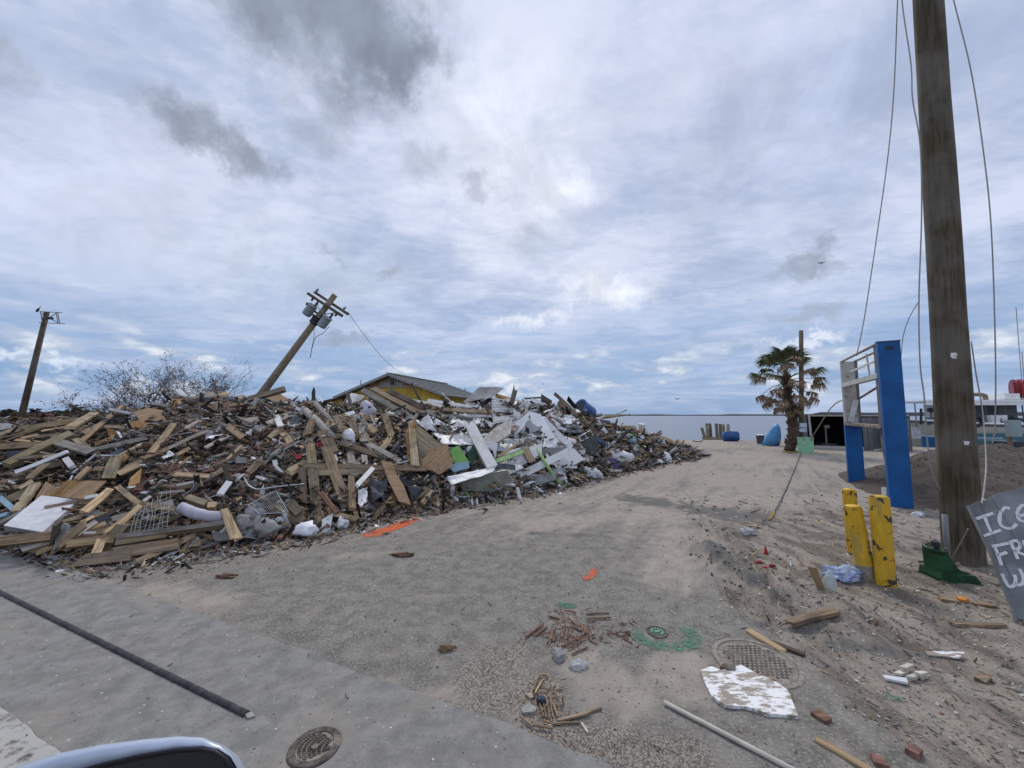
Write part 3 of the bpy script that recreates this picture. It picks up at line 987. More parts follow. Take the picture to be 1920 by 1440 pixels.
# the white slab
T4 = [hit(*E2(*q), .42) for q in ((50, 690), (620, 235), (1200, 290), (640, 790))]
T4m = sum((q.y for q in T4)) / 4
T4 = [at(*E2(*q), T4m + k) for q, k in zip(((50, 690), (620, 235), (1200, 290), (640, 790)), (-.22, .40, .30, -.32))]
B4 = [at(*E2(*q), T4m + k) for q, k in zip(((95, 765), (660, 300), (1235, 365), (735, 830)), (-.18, .46, .36, -.28))]
so_ = empty('slab', (sum((q.x for q in T4)) / 4, T4m, T4[3].z - .1), 'big white mattress-like slab tilted on the heap', 'slab')
mk('core', T4 + B4, [(0, 1, 2, 3), (7, 6, 5, 4), (0, 4, 5, 1), (1, 5, 6, 2), (2, 6, 7, 3), (3, 7, 4, 0)], 'grey_board', so_)
tn = (T4[1] - T4[0]).cross(T4[3] - T4[0]).normalized(); tn = tn if tn.dot(CAM - T4[0]) > 0 else -tn
tcn = sum(T4, Vector()) / 4
mk('white_face', [tcn + (q - tcn) * .99 + tn * .006 for q in T4] + [tcn + (q - tcn) * .99 - tn * .004 for q in T4], [(0, 1, 2, 3), (7, 6, 5, 4), (0, 4, 5, 1), (1, 5, 6, 2), (2, 6, 7, 3), (3, 7, 4, 0)], 'slab_white', so_)
pl(E2, (250, 470), (540, 60), 110, 'wood_olive', .2)
pl(E2, (290, 130), (480, 20), 70, 'wood_tan', .2)
flat(E2, [(520, 290), (690, 20), (860, 120), (740, 240)], 'plywood', .02, .26)
flat(E2, [(720, 240), (1010, 0), (1270, 20), (900, 245)], 'plywood_orange', .02, .28, 'orange plywood piece above the white slab')
flat(E2, [(890, 250), (1260, 10), (1600, 10), (1310, 290), (1080, 270)], 'plywood', .02, .26)
pl(E2, (1240, 500), (1660, 140), 100, 'wood_tan', .28)
pl(E2, (1220, 640), (1400, 550), 45, 'wood_new', .2)
pl(E2, (1550, 810), (1920, 540), 65, 'wood_new', .25)
pl(E2, (1030, 960), (1700, 880), 110, 'wood_new', .2, .05, 'bright tan board lying level in front of the wire mesh')
pl(E2, (1180, 1230), (2000, 1140), 170, 'wood_brown', .1, .12, 'heavy brown timber at the foot of the heap beside the grey plastic', 'beam')
pl(E2, (540, 900), (1900, 850), 55, 'wood_brown', .14)
pl(E2, (500, 960), (1200, 920), 60, 'wood_dark', .08)
pl(E2, (880, 1040), (1180, 990), 60, 'wood_red', .08)
pl(E2, (1440, 1110), (1530, 890), 100, 'wood_tan', .2)
pl(E2, (400, 1120), (800, 1060), 45, 'wood_tan', .04)
pl(E2, (0, 840), (320, 880), 35, 'wood_grey', .1)
pl(E2, (130, 970), (560, 970), 30, 'wood_grey', .05)
pl(E2, (0, 260), (210, 440), 60, 'lightblue_panel', .2)
pl(E2, (0, 540), (120, 510), 60, 'lightblue_panel', .2)
pl(E2, (1480, 620), (1640, 560), 120, 'black_plastic', .1)
pl(E2, (1180, 800), (1420, 640), 70, 'wood_grey', .15)
pl(E2, (1260, 800), (1430, 790), 35, 'white_paint', .22)
pl(E2, (1280, 270), (1470, 230), 55, 'white_metal', .3)
flat(E2, [(840, 790), (960, 640), (1020, 680), (950, 910), (790, 1070), (820, 950)], 'grey_board', .04, .22, 'curved grey offcut hanging beside the white slab', 'offcut')
crump(E2, [(470, 1180), (960, 1110), (1150, 1290), (640, 1270)], 'grey_board', .06, amp=.06, name='tarpaper', label='grey crumpled roofing paper at the foot of the heap', cat='roofing paper', fr=6)
crump(E2, [(1040, 1380), (1720, 1250), (1930, 1330), (1180, 1430)], 'clear_plastic', .05, amp=.04, name='plastic_sheet', label='clear plastic film along the foot of the heap', cat='plastic sheet', fr=7)
# upper left
flat(E3, [(260, 370), (500, 300), (740, 340), (940, 545), (520, 1000), (470, 860), (400, 650), (440, 600)], 'plywood', .02, .36, 'large torn brown plywood sheet over the white slab end', 'plywood_sheet')
flat(E3, [(170, 560), (420, 480), (440, 610), (300, 690)], 'plywood_orange', .02, .38)
pl(E3, (540, 1050), (925, 565), 85, 'wood_tan', .46, label='tan board leaning on the large torn plywood sheet')
flat(E3, [(640, 930), (900, 600), (1030, 610), (930, 900)], 'wood_dark', .02, .16)
pl(E3, (420, 1130), (860, 960), 75, 'wood_tan', .25)
pl(E3, (840, 960), (1490, 670), 48, 'wood_grey', .25, label='long thin grey-tan batten slanting over the brick rubble', name='batten')
pl(E3, (100, 1300), (420, 1170), 80, 'wood_tan', .22)
pl(E3, (0, 920), (460, 810), 95, 'wood_grey', .22)
pl(E3, (0, 1100), (420, 880), 55, 'wood_olive', .22)
pl(E3, (60, 1190), (150, 1090), 80, 'plywood_orange', .18)
pl(E3, (250, 1160), (620, 1200), 70, 'wood_dark', .2)
pl(E3, (960, 1080), (1180, 960), 55, 'wood_tan', .16)
pl(E3, (1440, 960), (1820, 760), 65, 'wood_grey', .16)
pl(E3, (980, 0), (1120, 130), 70, 'white_metal', .05, label='white splinter sticking up from the crest by the bare shrubs')
pl(E3, (780, 130), (1920, 125), 26, 'wood_grey', .1)
pl(E3, (1130, 200), (1900, 190), 90, 'slate', .05)
pl(E3, (900, 390), (1500, 300), 60, 'wood_brown', .1)
pl(E3, (1460, 230), (1640, 215), 30, 'white_paint', .14)
pl(E3, (1140, 600), (1240, 700), 90, 'brick', .1)
flat(E3, [(1440, 50), (1560, 35), (1640, 115), (1460, 115)], 'plywood_pale', .02, .05)
flat(E3, [(1620, 90), (1730, 40), (1860, 60), (1760, 110)], 'wood_tan', .02, .05)
flat(E3, [(1310, 375), (1420, 250), (1530, 300), (1440, 365)], 'white_plastic', .02, .14, 'white wedge-shaped shard near the crest above the brick rubble', 'shard')
flat(E3, [(1640, 520), (1920, 500), (1940, 570), (1780, 560)], 'lightblue_panel', .015, .14, 'pale blue strip on the brick rubble', 'strip')
crump(E3, [(1400, 700), (1580, 690), (1720, 760), (1450, 850)], 'white_plastic', .2, amp=.10, fr=6, name='plastic_bag', label='white crumpled bag on the brick rubble below the pale blue strip', cat='bag')
crump(E3, [(720, 1130), (840, 1000), (910, 1050), (760, 1160)], 'white_plastic', .24, amp=.06, fr=8, name='plastic_bag', label='small white twisted bag beside the leaning tan board', cat='bag')
crump(E3, [(820, 330), (930, 130), (1140, 170), (1080, 350)], 'insulation', .12, amp=.2, fr=6, name='insulation_tuft', label='tuft of orange-brown insulation on the crest', cat='insulation', thick=.03)
# foot of the brick rubble
pl(E4, (0, 150), (330, 10), 85, 'wood_tan', .28)
flat(E4, [(180, 200), (340, 60), (310, 260), (150, 330)], 'plywood_orange', .02, .24)
flat(E4, [(210, 360), (370, 220), (460, 330), (240, 440)], 'wood_red', .02, .18, 'dark red board below the torn plywood')
pl(E4, (0, 320), (310, 570), 65, 'wood_tan', .3)
pl(E4, (300, 560), (800, 640), 75, 'wood_olive', .26)
pl(E4, (0, 890), (330, 590), 75, 'wood_new', .28)
pl(E4, (340, 560), (470, 460), 40, 'white_metal', .2)
pl(E4, (820, 150), (1300, 180), 75, 'wood_tan', .16)
pl(E4, (1320, 165), (1500, 95), 55, 'wood_brown', .18)
pl(E4, (1460, 435), (1590, 255), 80, 'white_paint', .2, label='short white board on the brick rubble above the rolled white cloth')
pl(E4, (1010, 490), (1270, 580), 90, 'wood_olive', .2, .09)
pl(E4, (1280, 600), (1420, 590), 75, 'wood_new', .2, .08)
pl(E4, (1510, 650), (1660, 1070), 85, 'wood_tan', .34, label='tan board leaning upright at the end of the rolled white cloth')
pl(E4, (0, 1030), (1540, 830), 60, 'wood_grey', .3, label='long grey beam in front of the wire mesh', name='beam')
pl(E4, (720, 970), (1560, 890), 65, 'wood_brown', .2)
pl(E4, (0, 1110), (720, 1000), 120, 'wood_olive', .14, .09)
pl(E4, (0, 1270), (860, 1140), 150, 'wood_brown', .12, .1)
pl(E4, (280, 1390), (1080, 1020), 75, 'wood_tan', .12, label='tan board lying at the very foot of the heap by the white foil')
pl(E4, (1050, 1130), (1180, 1120), 90, 'wood_olive', .1)
pl(E4, (1340, 1040), (1620, 1020), 120, 'grey_board', .1, .06)
pl(E4, (540, 420), (960, 380), 40, 'wood_grey', .14)
crump(E4, [(620, 1330), (880, 1180), (910, 1230), (720, 1330)], 'white_plastic', .06, amp=.04, fr=9, name='foil_scrap', label='white foil scrap under the tan board at the foot of the heap', cat='foil')
crump(E4, [(930, 1260), (1010, 1100), (1080, 1130), (960, 1260)], 'white_plastic', .1, amp=.03, fr=9, name='foil_scrap', label='upright white foil scrap at the end of the tan board', cat='foil')
pts = [hit(*E4(*q), .26) for q in ((850, 600), (960, 640), (1100, 700), (1280, 740), (1420, 750), (1530, 745))]
v, f = tube(curve(pts, 5), [.02, .065] + [.072 + .010 * mnoise.noise(Vector((k * .45, 3.1, 0))) for k in range(22)] + [.07, .06], 14)
mk('rolled_cloth', v, f, 'lavender_cloth', smooth=True, label='rolled white padded cloth lying beside the wire mesh', cat='cloth')
# wire mesh
mb = MB()
for i in range(9):
    a = E4(180 + 65 * i, 980 - 8 * i); b = E4(260 + 62 * i, 660 - 40 * i)
    jx = random.uniform(-25, 25)
    mb.add(*tube(curve([hit(*a, .30), hit(*E4(225 + 64 * i + jx, 820 - 25 * i), .36), hit(*E4(b_x := 250 + 62 * i - jx, 720 - 34 * i), .30), hit(*b, .26)], 4), .0022, 4))
for i in range(7):
    a = E4(190 + 12 * i, 960 - 45 * i); b = E4(730 + 8 * i, 880 - 70 * i)
    mb.add(*tube(curve([hit(*a, .31), hit(*E4(460 + random.uniform(-40, 40), 920 - 57 * i + random.uniform(-15, 15)), .34), hit(*b, .31)], 4), .0018, 4))
mb.build('wire_mesh', 'grey_metal', label='bent wire mesh panel beside the rolled white cloth', cat='wire mesh')
# crest and middle
pl(E5, (240, 270), (920, 75), 85, 'pole_wood_far', .0, .10, 'broken round timber lying across the crest under the leaning pole', 'log')
flat(E5, [(430, 260), (470, 205), (700, 250), (830, 350), (620, 330)], 'grey_board', .02, .16, 'long grey board below the broken round timber', 'board')
flat(E5, [(640, 210), (850, 150), (1000, 250), (960, 355), (800, 300)], 'plywood', .02, .14, 'brown plywood piece on the crest below the round timber', 'board')
flat(E5, [(965, 405), (1005, 250), (1105, 268), (1065, 425)], 'grey_board', .03, .26)
pl(E5, (1100, 300), (1500, 400), 50, 'white_paint', .16)
v, f = tube(curve([hit(*E5(*q), .2) for q in ((1430, 205), (1500, 290), (1620, 350), (1745, 420))], 4), .022, 8)
mk('pipe', v, f, 'white_plastic', smooth=True, label='bent white plastic pipe near the crest in front of the yellow building', cat='pipe')
flat(E5, [(215, 560), (330, 510), (480, 488), (620, 500), (655, 590), (485, 690)], 'plywood_pale', .02, .2, 'pale beige curved panel on the brick rubble', 'panel')
pl(E5, (490, 700), (1050, 430), 105, 'wood_grey', .26, label='wide weathered grey plank beside the pale beige panel')
pl(E5, (755, 410), (850, 640), 75, 'white_metal', .32, label='short white board standing on the wide grey plank')
pl(E5, (600, 890), (860, 640), 75, 'wood_tan', .22)
pl(E5, (1250, 765), (1370, 450), 105, 'wood_brown', .3, label='upright brown board beside the grey round log')
v, f = tube([hit(*E5(*q), .26) for q in ((1195, 375), (1400, 570), (1620, 800))], [.075, .08, .075], 10)
mk('log', v, f, 'wood_grey', smooth=True, label='grey round log slanting down the heap past the upright brown board', cat='log')
pl(E5, (1400, 520), (1840, 690), 75, 'wood_tan', .24)
pl(E5, (1480, 700), (1640, 1040), 160, 'wood_brown', .22)
pl(E5, (60, 640), (290, 815), 85, 'wood_tan', .16)
pl(E5, (0, 340), (270, 300), 45, 'wood_tan', .12)
pl(E5, (0, 390), (640, 340), 50, 'wood_brown', .06)
flat(E5, [(960, 590), (1030, 490), (1200, 500), (1150, 600)], 'slate', .02, .16)
pl(E5, (960, 740), (1220, 740), 60, 'wood_grey', .14)
pl(E5, (1010, 700), (1170, 640), 60, 'wood_olive', .18)
pl(E5, (880, 740), (1000, 900), 90, 'wood_tan', .16)
flat(E5, [(860, 900), (990, 880), (1010, 960), (950, 980)], 'brick', .03, .16)
flat(E5, [(200, 170), (300, 150), (360, 230), (230, 240)], 'plywood_pale', .02, .1)
flat(E5, [(1060, 870), (1240, 860), (1220, 960), (1080, 950)], 'black_plastic', .05, .1)
flat(E5, [(1390, 880), (1470, 860), (1510, 940), (1400, 950)], 'red_paint', .03, .16, 'red and white carton between the planks', 'carton')
flat(E5, [(1600, 1090), (1680, 1040), (1710, 1140), (1660, 1170)], 'paper_white', .02, .24)
flat(E5, [(1060, 1060), (1180, 1040), (1160, 1110), (1080, 1130)], 'red_paint', .03, .18)
flat(E5, [(720, 1150), (790, 1130), (810, 1210), (740, 1220)], 'paper_white', .02, .16)
pl(E5, (170, 1150), (340, 1150), 90, 'concrete_chunk', .12, .05)
pl(E5, (370, 1270), (590, 1140), 60, 'wood_brown', .16)
# uprights in the middle
pl(ZB, (840, 660), (892, 1240), 62, 'wood_olive', .55, .05, 'tall weathered upright plank leaning at the foot of the heap', off2=.02)
pl(ZB, (955, 690), (1115, 1150), 70, 'wood_brown', .55, .05, 'broad brown plank leaning beside the tall weathered upright', off2=.05)
pl(ZB, (800, 812), (1670, 828), 42, 'wood_brown', .50, .04, 'long brown board lying level across the leaning uprights')
pl(ZB, (890, 860), (1400, 840), 40, 'wood_olive', .34)
flat(ZB, [(1345, 770), (1420, 780), (1450, 860), (1510, 960), (1555, 1085), (1470, 1060), (1400, 920)], 'plywood', .03, .5, 'jagged brown plywood strip leaning at the foot of the heap', 'plywood_strip')
pl(ZB, (1130, 890), (1140, 1110), 42, 'wood_tan', .3)
pl(ZB, (1170, 950), (1310, 800), 32, 'white_paint', .45)
pl(ZB, (910, 990), (1030, 1140), 32, 'wood_red', .3)
pl(ZB, (1010, 1150), (1165, 1190), 34, 'wood_tan', .1)
pl(ZB, (1150, 1100), (1170, 1185), 30, 'wood_tan', .1)
pl(ZB, (640, 1225), (805, 1330), 44, 'wood_tan', .06)
pl(ZB, (690, 860), (830, 780), 60, 'wood_olive', .25)
pl(ZB, (560, 1090), (790, 1200), 50, 'wood_brown', .14)
pl(ZB, (680, 1060), (780, 1160), 60, 'wood_brown', .2)
pl(ZB, (1290, 1190), (1360, 1080), 36, 'wood_brown', .12)
pl(ZB, (1650, 1060), (1700, 980), 36, 'wood_tan', .12)
pl(ZB, (1120, 700), (1150, 880), 50, 'wood_grey', .2)
pl(ZB, (1060, 650), (1340, 740), 40, 'wood_brown', .22)
pl(ZB, (1220, 640), (1480, 780), 36, 'wood_grey', .22)
pl(ZB, (1190, 450), (1225, 640), 52, 'wood_grey', .3)
pl(ZB, (1370, 440), (1420, 610), 48, 'wood_olive', .3, label='upright olive board beside the tilted plywood')
pl(ZB, (1340, 700), (1420, 590), 36, 'wood_tan', .25)
pl(ZB, (1260, 530), (1300, 570), 50, 'wood_new', .3)
pl(ZB, (1030, 500), (1110, 460), 90, 'wood_brown', .2)
pl(ZB, (0, 880), (130, 890), 40, 'wood_tan', .14)
pl(ZB, (150, 880), (230, 830), 34, 'wood_brown', .16)
pl(ZB, (490, 660), (640, 550), 36, 'wood_tan', .2)
pl(ZB, (400, 860), (500, 770), 40, 'wood_brown', .16)
pl(ZB, (230, 1120), (330, 1330), 46, 'wood_tan', .32)
flat(ZB, [(915, 1330), (925, 1190), (1005, 1140), (970, 1330)], 'paper_white', .06, .14, 'white speckled block standing at the foot of the upright planks', 'block')
for zz, c_, s_, mt, lb in ((ZB, (805, 1270), (.16, .10, .11), 'white_plastic', 'white crumpled rag on the ground below the tall upright plank'),
                           (ZB, (1065, 1245), (.08, .07, .09), 'white_plastic', 'small white lump beside the white speckled block'),
                           (ZB, (625, 1190), (.06, .05, .04), 'white_plastic', 'white cup-sized scrap on grey film at the foot of the heap'),
                           (ZB, (440, 1170), (.14, .1, .12), 'grey_board', 'grey crumpled film beside the leaning tan board'),
                           (ZB, (530, 1260), (.16, .1, .12), 'concrete_chunk', 'grey broken lump of plaster at the foot of the heap'),
                           (ZB, (365, 1220), (.13, .1, .1), 'concrete_chunk', 'grey lump beside the leaning tan board'),
                           (ZB, (1240, 440), (.21, .17, .27), 'lavender_cloth', 'big pale sack stuck upright in the upper heap'),
                           (ZC, (60, 630), (.13, .09, .2), 'white_plastic', 'white striped bag between planks beside the pale sack'),
                           (ZD, (965, 465), (.24, .16, .16), 'lightblue_panel', 'pale blue inflated bag at the seaward end'),
                           (ZD, (868, 598), (.42, .2, .22), 'white_plastic', 'large white stained cushion above the purple cloth'),
                           (ZD, (1222, 482), (.15, .1, .14), 'white_plastic', 'white bag on the brown sheet at the seaward tip'),
                           (ZD, (650, 748), (.26, .14, .17), 'white_plastic', 'white foam block on the ground before the white sidings'),
                           (ZD, (560, 822), (.07, .06, .05), 'white_plastic', 'small white stone-like lump alone on the sand'),
                           (ZD, (403, 770), (.12, .1, .1), 'white_plastic', 'white lump beside the pale green pole'),
                           (ZD, (1180, 655), (.28, .1, .09), 'white_plastic', 'white flat bag under the grey block at the seaward end'),
                           (ZD, (1340, 548), (.13, .1, .13), 'white_plastic', 'white round tub by the tip of the heap'),
                           (ZD, (1436, 560), (.16, .1, .12), 'white_plastic', 'white lump at the very tip of the heap'),
                           (ZD, (1000, 540), (.1, .1, .1), 'white_plastic', 'white scrap between planks at the seaward end'),
                           (ZD, (1420, 512), (.2, .1, .12), 'grey_board', 'grey bundle at the very tip of the heap')):
    q = hit(*zz(*c_), .12)
    q.z = max(q.z, s_[2] * .8)
    _seed[0] += 1
    v, f = lump(q, *s_, .5, 1.9, 3, seed=_seed[0])
    mk('scrap_lump' if 'lump' in lb else ('sack' if 'sack' in lb else 'scrap'), v, f, mt, smooth=True, label=lb, cat=('sack' if 'sack' in lb else 'bag' if 'bag' in lb else 'cushion' if 'cushion' in lb else 'scrap'))
# timbers under the gable
for a, b, w, mt in (((1210, 270), (1560, 470), 40, 'wood_grey'), ((1290, 262), (1640, 440), 44, 'wood_brown'), ((1250, 300), (1600, 520), 30, 'wood_grey'), ((1400, 280), (1640, 400), 40, 'wood_dark'), ((1300, 390), (1540, 540), 34, 'wood_dark'), ((1480, 400), (1560, 480), 40, 'grey_metal'), ((1390, 430), (1560, 530), 26, 'white_metal')):
    pl(ZB, a, b, w, mt, .16)
v, f = tube([hit(*ZB(*q), o_) for q, o_ in (((1562, 222), .1), ((1620, 340), .2), ((1710, 490), .2))], [.03, .035, .03], 7)
mk('rusty_post', v, f, 'wood_dark', smooth=True, label='dark thin post leaning out of the heap across the yellow wall', cat='post')
v, f = tube([hit(*ZB(1270, 525), .35), hit(*ZB(1410, 395), .3)], .012, 6)
mk('rod', v, f, 'grey_metal', label='thin grey-blue rod beside the pale sack', cat='rod')
flat(ZB, [(1060, 440), (1150, 415), (1185, 480), (1100, 490)], 'white_sheet', .01, .2, 'white metal plate left of the pale sack', 'plate')
flat(ZB, [(1100, 330), (1130, 290), (1230, 310), (1150, 390), (1090, 390)], 'grey_metal', .01, .12, 'grey bent metal sheet on the crest before the gable', 'metal_sheet')
crump(ZB, [(1455, 880), (1600, 830), (1690, 900), (1560, 1060)], 'black_plastic', .26, amp=.16, fr=4, name='plastic_sheet', label='black crumpled plastic sheeting behind the jagged plywood strip', cat='plastic sheet')
crump(ZB, [(1250, 920), (1380, 900), (1390, 1060), (1270, 1060)], 'slate', .16, amp=.14, fr=4, name='plastic_sheet', label='dark grey crumpled sheeting below the level brown board', cat='plastic sheet')
crump(ZB, [(1180, 980), (1250, 960), (1230, 1100), (1190, 1110)], 'white_plastic', .2, amp=.06, fr=7, name='foil_scrap', label='white foil twisted between the upright planks', cat='foil')
crump(ZB, [(1290, 1200), (1480, 1165), (1510, 1180), (1320, 1215)], 'white_plastic', .02, amp=.03, fr=7, name='paper_scrap', label='white paper sheets on the ground behind the orange spray mark', cat='paper')
crump(ZB, [(565, 1320), (610, 1280), (720, 1310), (620, 1340)], 'dark_green', .03, amp=.03, fr=7, name='wrapper', label='green and white wrapper on the ground by the rags', cat='wrapper')
crump(ZB, [(330, 1190), (600, 1170), (560, 1300), (300, 1330)], 'grey_board', .1, amp=.12, fr=5, name='plastic_sheet', label='grey plastic film spilling from the foot of the heap', cat='plastic sheet')
v, f = tube(curve([hit(*ZB(*q), .32) for q in ((370, 890), (400, 945), (470, 975), (620, 955), (800, 938))], 5), .012, 6)
mk('conduit', v, f, 'grey_metal', smooth=True, label='bent grey conduit above the wire rack', cat='conduit')
v, f = tube(curve([hit(*ZB(*q), .3) for q in ((1340, 580), (1300, 610), (1290, 680), (1340, 740), (1430, 770))], 6), .014, 6)
mk('hose', v, f, 'black_rubber', smooth=True, label='dark hose looping beside the tilted plywood', cat='hose')
v, f = tube(curve([hit(*ZB(*q), .02) for q in ((1500, 1100), (1580, 1135), (1680, 1140), (1730, 1110), (1840, 1120))], 5), .008, 5)
mk('cable', v, f, 'wire_dark', smooth=True, label='black cable curling on the sand by the jagged plywood strip', cat='cable')
mb = MB()
K4 = [hit(*ZB(*q), .3) for q in ((400, 1085), (595, 985), (685, 1140), (480, 1150))]
for a, b in ((0, 1), (1, 2), (2, 3), (3, 0)): mb.add(*tube([K4[a], K4[b]], .006, 5))
for i in range(1, 14):
    u = i / 14
    mb.add(*tube([K4[0].lerp(K4[1], u), K4[3].lerp(K4[2], u)], .0025, 4))
mb.build('wire_rack', 'grey_metal', label='small wire shelf rack lying below the grey conduit', cat='rack')
v, f = tube([hit(*E3(620 + 105 * math.cos(k), 175 + 115 * math.sin(k)), .02) for k in np.linspace(.3, 5.6, 26)], .014, 6)
mk('hoop', v, f, 'black_rubber', smooth=True, label='black hoop standing on the crest among bare twigs', cat='hoop')

# crumpled sheets and wall panels
flat(ZC, [(610, 500), (690, 560), (790, 650), (870, 670), (915, 800), (880, 880), (790, 915), (650, 870), (640, 770)], 'wood_olive', .03, .5, 'big tilted olive plywood sheet', 'plywood_sheet')
flat(ZC, [(655, 800), (700, 760), (735, 700), (800, 690), (850, 662), (880, 690), (890, 760), (917, 800), (905, 850), (850, 880), (800, 916), (740, 880), (660, 872)], 'plywood', .012, .56, 'ragged orange plywood piece on the lower end of the olive sheet', 'plywood_piece')
pl(ZC, (575, 490), (605, 840), 58, 'wood_olive', .62, .05, 'upright olive timber along the edge of the tilted plywood')
flat(ZC, [(525, 560), (600, 470), (610, 510), (560, 560), (570, 830), (545, 800)], 'plywood_orange', .02, .56)
crump(ZC, [(725, 580), (1000, 430), (1085, 675), (830, 655)], 'white_sheet', offs=[.42, .30, .5, .5], amp=.07, fr=2.5, nu=18, nv=14, name='metal_sheet', label='large white bent metal sheet above the lime panel', cat='metal sheet')
crump(ZC, [(610, 470), (720, 440), (780, 560), (700, 560)], 'white_sheet', .26, amp=.1, fr=4, name='metal_sheet', label='white torn metal scrap behind the tilted plywood', cat='metal sheet')
flat(ZC, [(885, 715), (960, 675), (1050, 820), (955, 850), (915, 800)], 'lime', .02, .48, 'bright lime panel below the white bent sheet', 'panel')
flat(ZC, [(1000, 690), (1090, 680), (1120, 800), (1060, 820)], 'dark_green', .02, .36)
pl(ZC, (1060, 530), (1235, 860), 90, 'white_metal', .5, .10, 'thick white post leaning beside the lime panel', 'post')
flat(ZC, [(1150, 625), (1270, 520), (1400, 455), (1385, 580), (1275, 650), (1190, 670)], 'foam_cream', .07, .5, 'cream foam board with orange stains', 'foam_board')
flat(ZC, [(1385, 600), (1400, 510), (1556, 385), (1500, 520), (1420, 600)], 'white_sheet', .03, .44, 'white triangular panel beside the foam board', 'panel')
pl(ZC, (1395, 560), (1530, 420), 40, 'rust', .46)
crump(ZC, [(1225, 290), (1530, 310), (1550, 440), (1240, 500)], 'white_metal', offs=[.1, .1, .34, .34], amp=.03, corr=.022, ncorr=9, along='v', nu=10, nv=72, name='corrugated_sheet', label='upright corrugated white metal sheet on the crest', cat='metal sheet')
crump(ZC, [(1000, 320), (1130, 195), (1330, 205), (1230, 290)], 'white_metal', offs=[.2, -.1, -.1, .2], amp=.03, corr=.03, ncorr=11, along='u', nu=88, nv=8, name='corrugated_sheet', label='curled corrugated sheet sticking up above the crest', cat='metal sheet')
flat(ZC, [(1450, 560), (1530, 470), (1630, 540), (1580, 570)], 'grey_metal', .01, .42)
flat(ZC, [(1540, 400), (1630, 420), (1800, 680), (1650, 700), (1570, 610), (1640, 545), (1560, 500)], 'white_sheet', .03, .36, 'broad white wall panel on the slope', 'wall_panel')
pl(ZC, (1635, 450), (1885, 700), 52, 'white_paint', .48, .06, 'white door frame beam along the broad wall panel', 'beam')
flat(ZC, [(1390, 960), (1480, 880), (1640, 800), (1860, 690), (1850, 760), (1440, 970)], 'white_sheet', .05, .42, 'long white siding board low on the slope', 'siding_board')
flat(ZC, [(1240, 870), (1360, 760), (1500, 700), (1640, 660), (1640, 740), (1500, 830), (1380, 890)], 'white_sheet', .03, .30, 'white siding sheet under the pale green pole', 'siding_board')
flat(ZC, [(1640, 700), (1820, 690), (1850, 700), (1680, 790), (1620, 800)], 'grey_board', .02, .36)
flat(ZC, [(1840, 720), (1900, 700), (1990, 790), (1920, 830), (1800, 870), (1760, 820)], 'white_sheet', .04, .40, 'white wall panel end pointing at the black cabinet', 'wall_panel')
flat(ZC, [(1530, 960), (1640, 900), (1780, 880), (1750, 960), (1600, 1000)], 'grey_board', .03, .3, 'grey panel at the foot of the slope below the sidings', 'panel')
pl(ZC, (1490, 690), (1560, 810), 60, 'wood_brown', .52)
pl(ZC, (1500, 640), (1600, 690), 70, 'rust', .5)
pl(ZC, (1250, 840), (1420, 860), 40, 'slate', .44)
pl(ZC, (1280, 770), (1470, 650), 22, 'wood_tan', .5)
pl(ZC, (1300, 760), (1500, 690), 20, 'white_paint', .48)
pl(ZC, (1270, 805), (1480, 730), 34, 'lime_pale', .46, label='pale green strip across the white sidings', name='strip')
v, f = tube([hit(*ZC(*q), o_) for q, o_ in (((1580, 670), .6), ((1680, 840), .6), ((1770, 970), .25), ((1890, 1060), .02))], [.035, .04, .035, .02], 7)
mk('green_pole', v, f, 'lime_pale', smooth=True, label='pale green pole leaning from the sidings to the sand', cat='pole')
v, f = tube(curve([hit(*ZC(*q), .55) for q in ((1340, 740), (1480, 630), (1640, 605), (1620, 680))], 5), .012, 6)
mk('bent_rod', v, f, 'grey_metal', smooth=True, label='bent grey rod above the white sidings', cat='rod')
crump(ZC, [(930, 950), (1360, 875), (1455, 1060), (1000, 1050)], 'olive_metal', offs=[.30, .55, .12, .10], amp=.05, corr=.02, ncorr=12, along='v', nu=16, nv=90, fr=2.2, name='corrugated_sheet', label='bent olive corrugated sheet at the foot of the heap', cat='metal sheet')
crump(ZC, [(870, 930), (1240, 850), (1250, 890), (900, 1005)], 'white_sheet', offs=[.5, .5, .55, .5], amp=.04, fr=4, name='metal_strip', label='white bent metal strip over the olive corrugated sheet', cat='metal sheet')
flat(ZC, [(870, 850), (940, 820), (1040, 810), (1050, 860), (920, 895)], 'lightblue_panel', .02, .46, 'pale blue shards below the lime panel', 'shard')
flat(ZC, [(1180, 680), (1230, 640), (1280, 660), (1260, 790), (1240, 720)], 'white_plastic', .04, .48, 'white curved plastic housing beside the leaning post', 'housing')
flat(ZC, [(1480, 1075), (1640, 1065), (1695, 1095), (1560, 1090)], 'lime', .01, .02, 'lime shard lying on the sand beside the olive sheet', 'shard', face=.1)
pl(ZC, (1010, 1055), (1090, 1130), 16, 'lime', .06, label='thin lime stick at the foot of the olive sheet', name='stick')
pl(ZC, (1460, 1050), (1520, 980), 16, 'lime_pale', .1, label='thin pale green stick beside the olive sheet', name='stick')
pl(ZC, (490, 300), (870, 370), 30, 'white_metal', .14)
pl(ZC, (700, 310), (1180, 375), 34, 'white_metal', .18)
pl(ZC, (840, 385), (1230, 410), 44, 'wood_brown', .18)
pl(ZC, (830, 440), (1230, 440), 26, 'grey_metal', .18)
pl(ZC, (640, 420), (900, 500), 30, 'wood_dark', .2)
pl(ZC, (1240, 520), (1080, 440), 40, 'white_metal', .3)
pl(ZC, (1110, 330), (1220, 290), 70, 'black_plastic', .1)
pl(ZC, (1270, 270), (1370, 300), 40, 'plywood_orange', .02)
pl(ZC, (1560, 310), (1650, 340), 40, 'white_paint', .1)
pl(ZC, (1630, 280), (1710, 330), 60, 'wood_dark', .04)
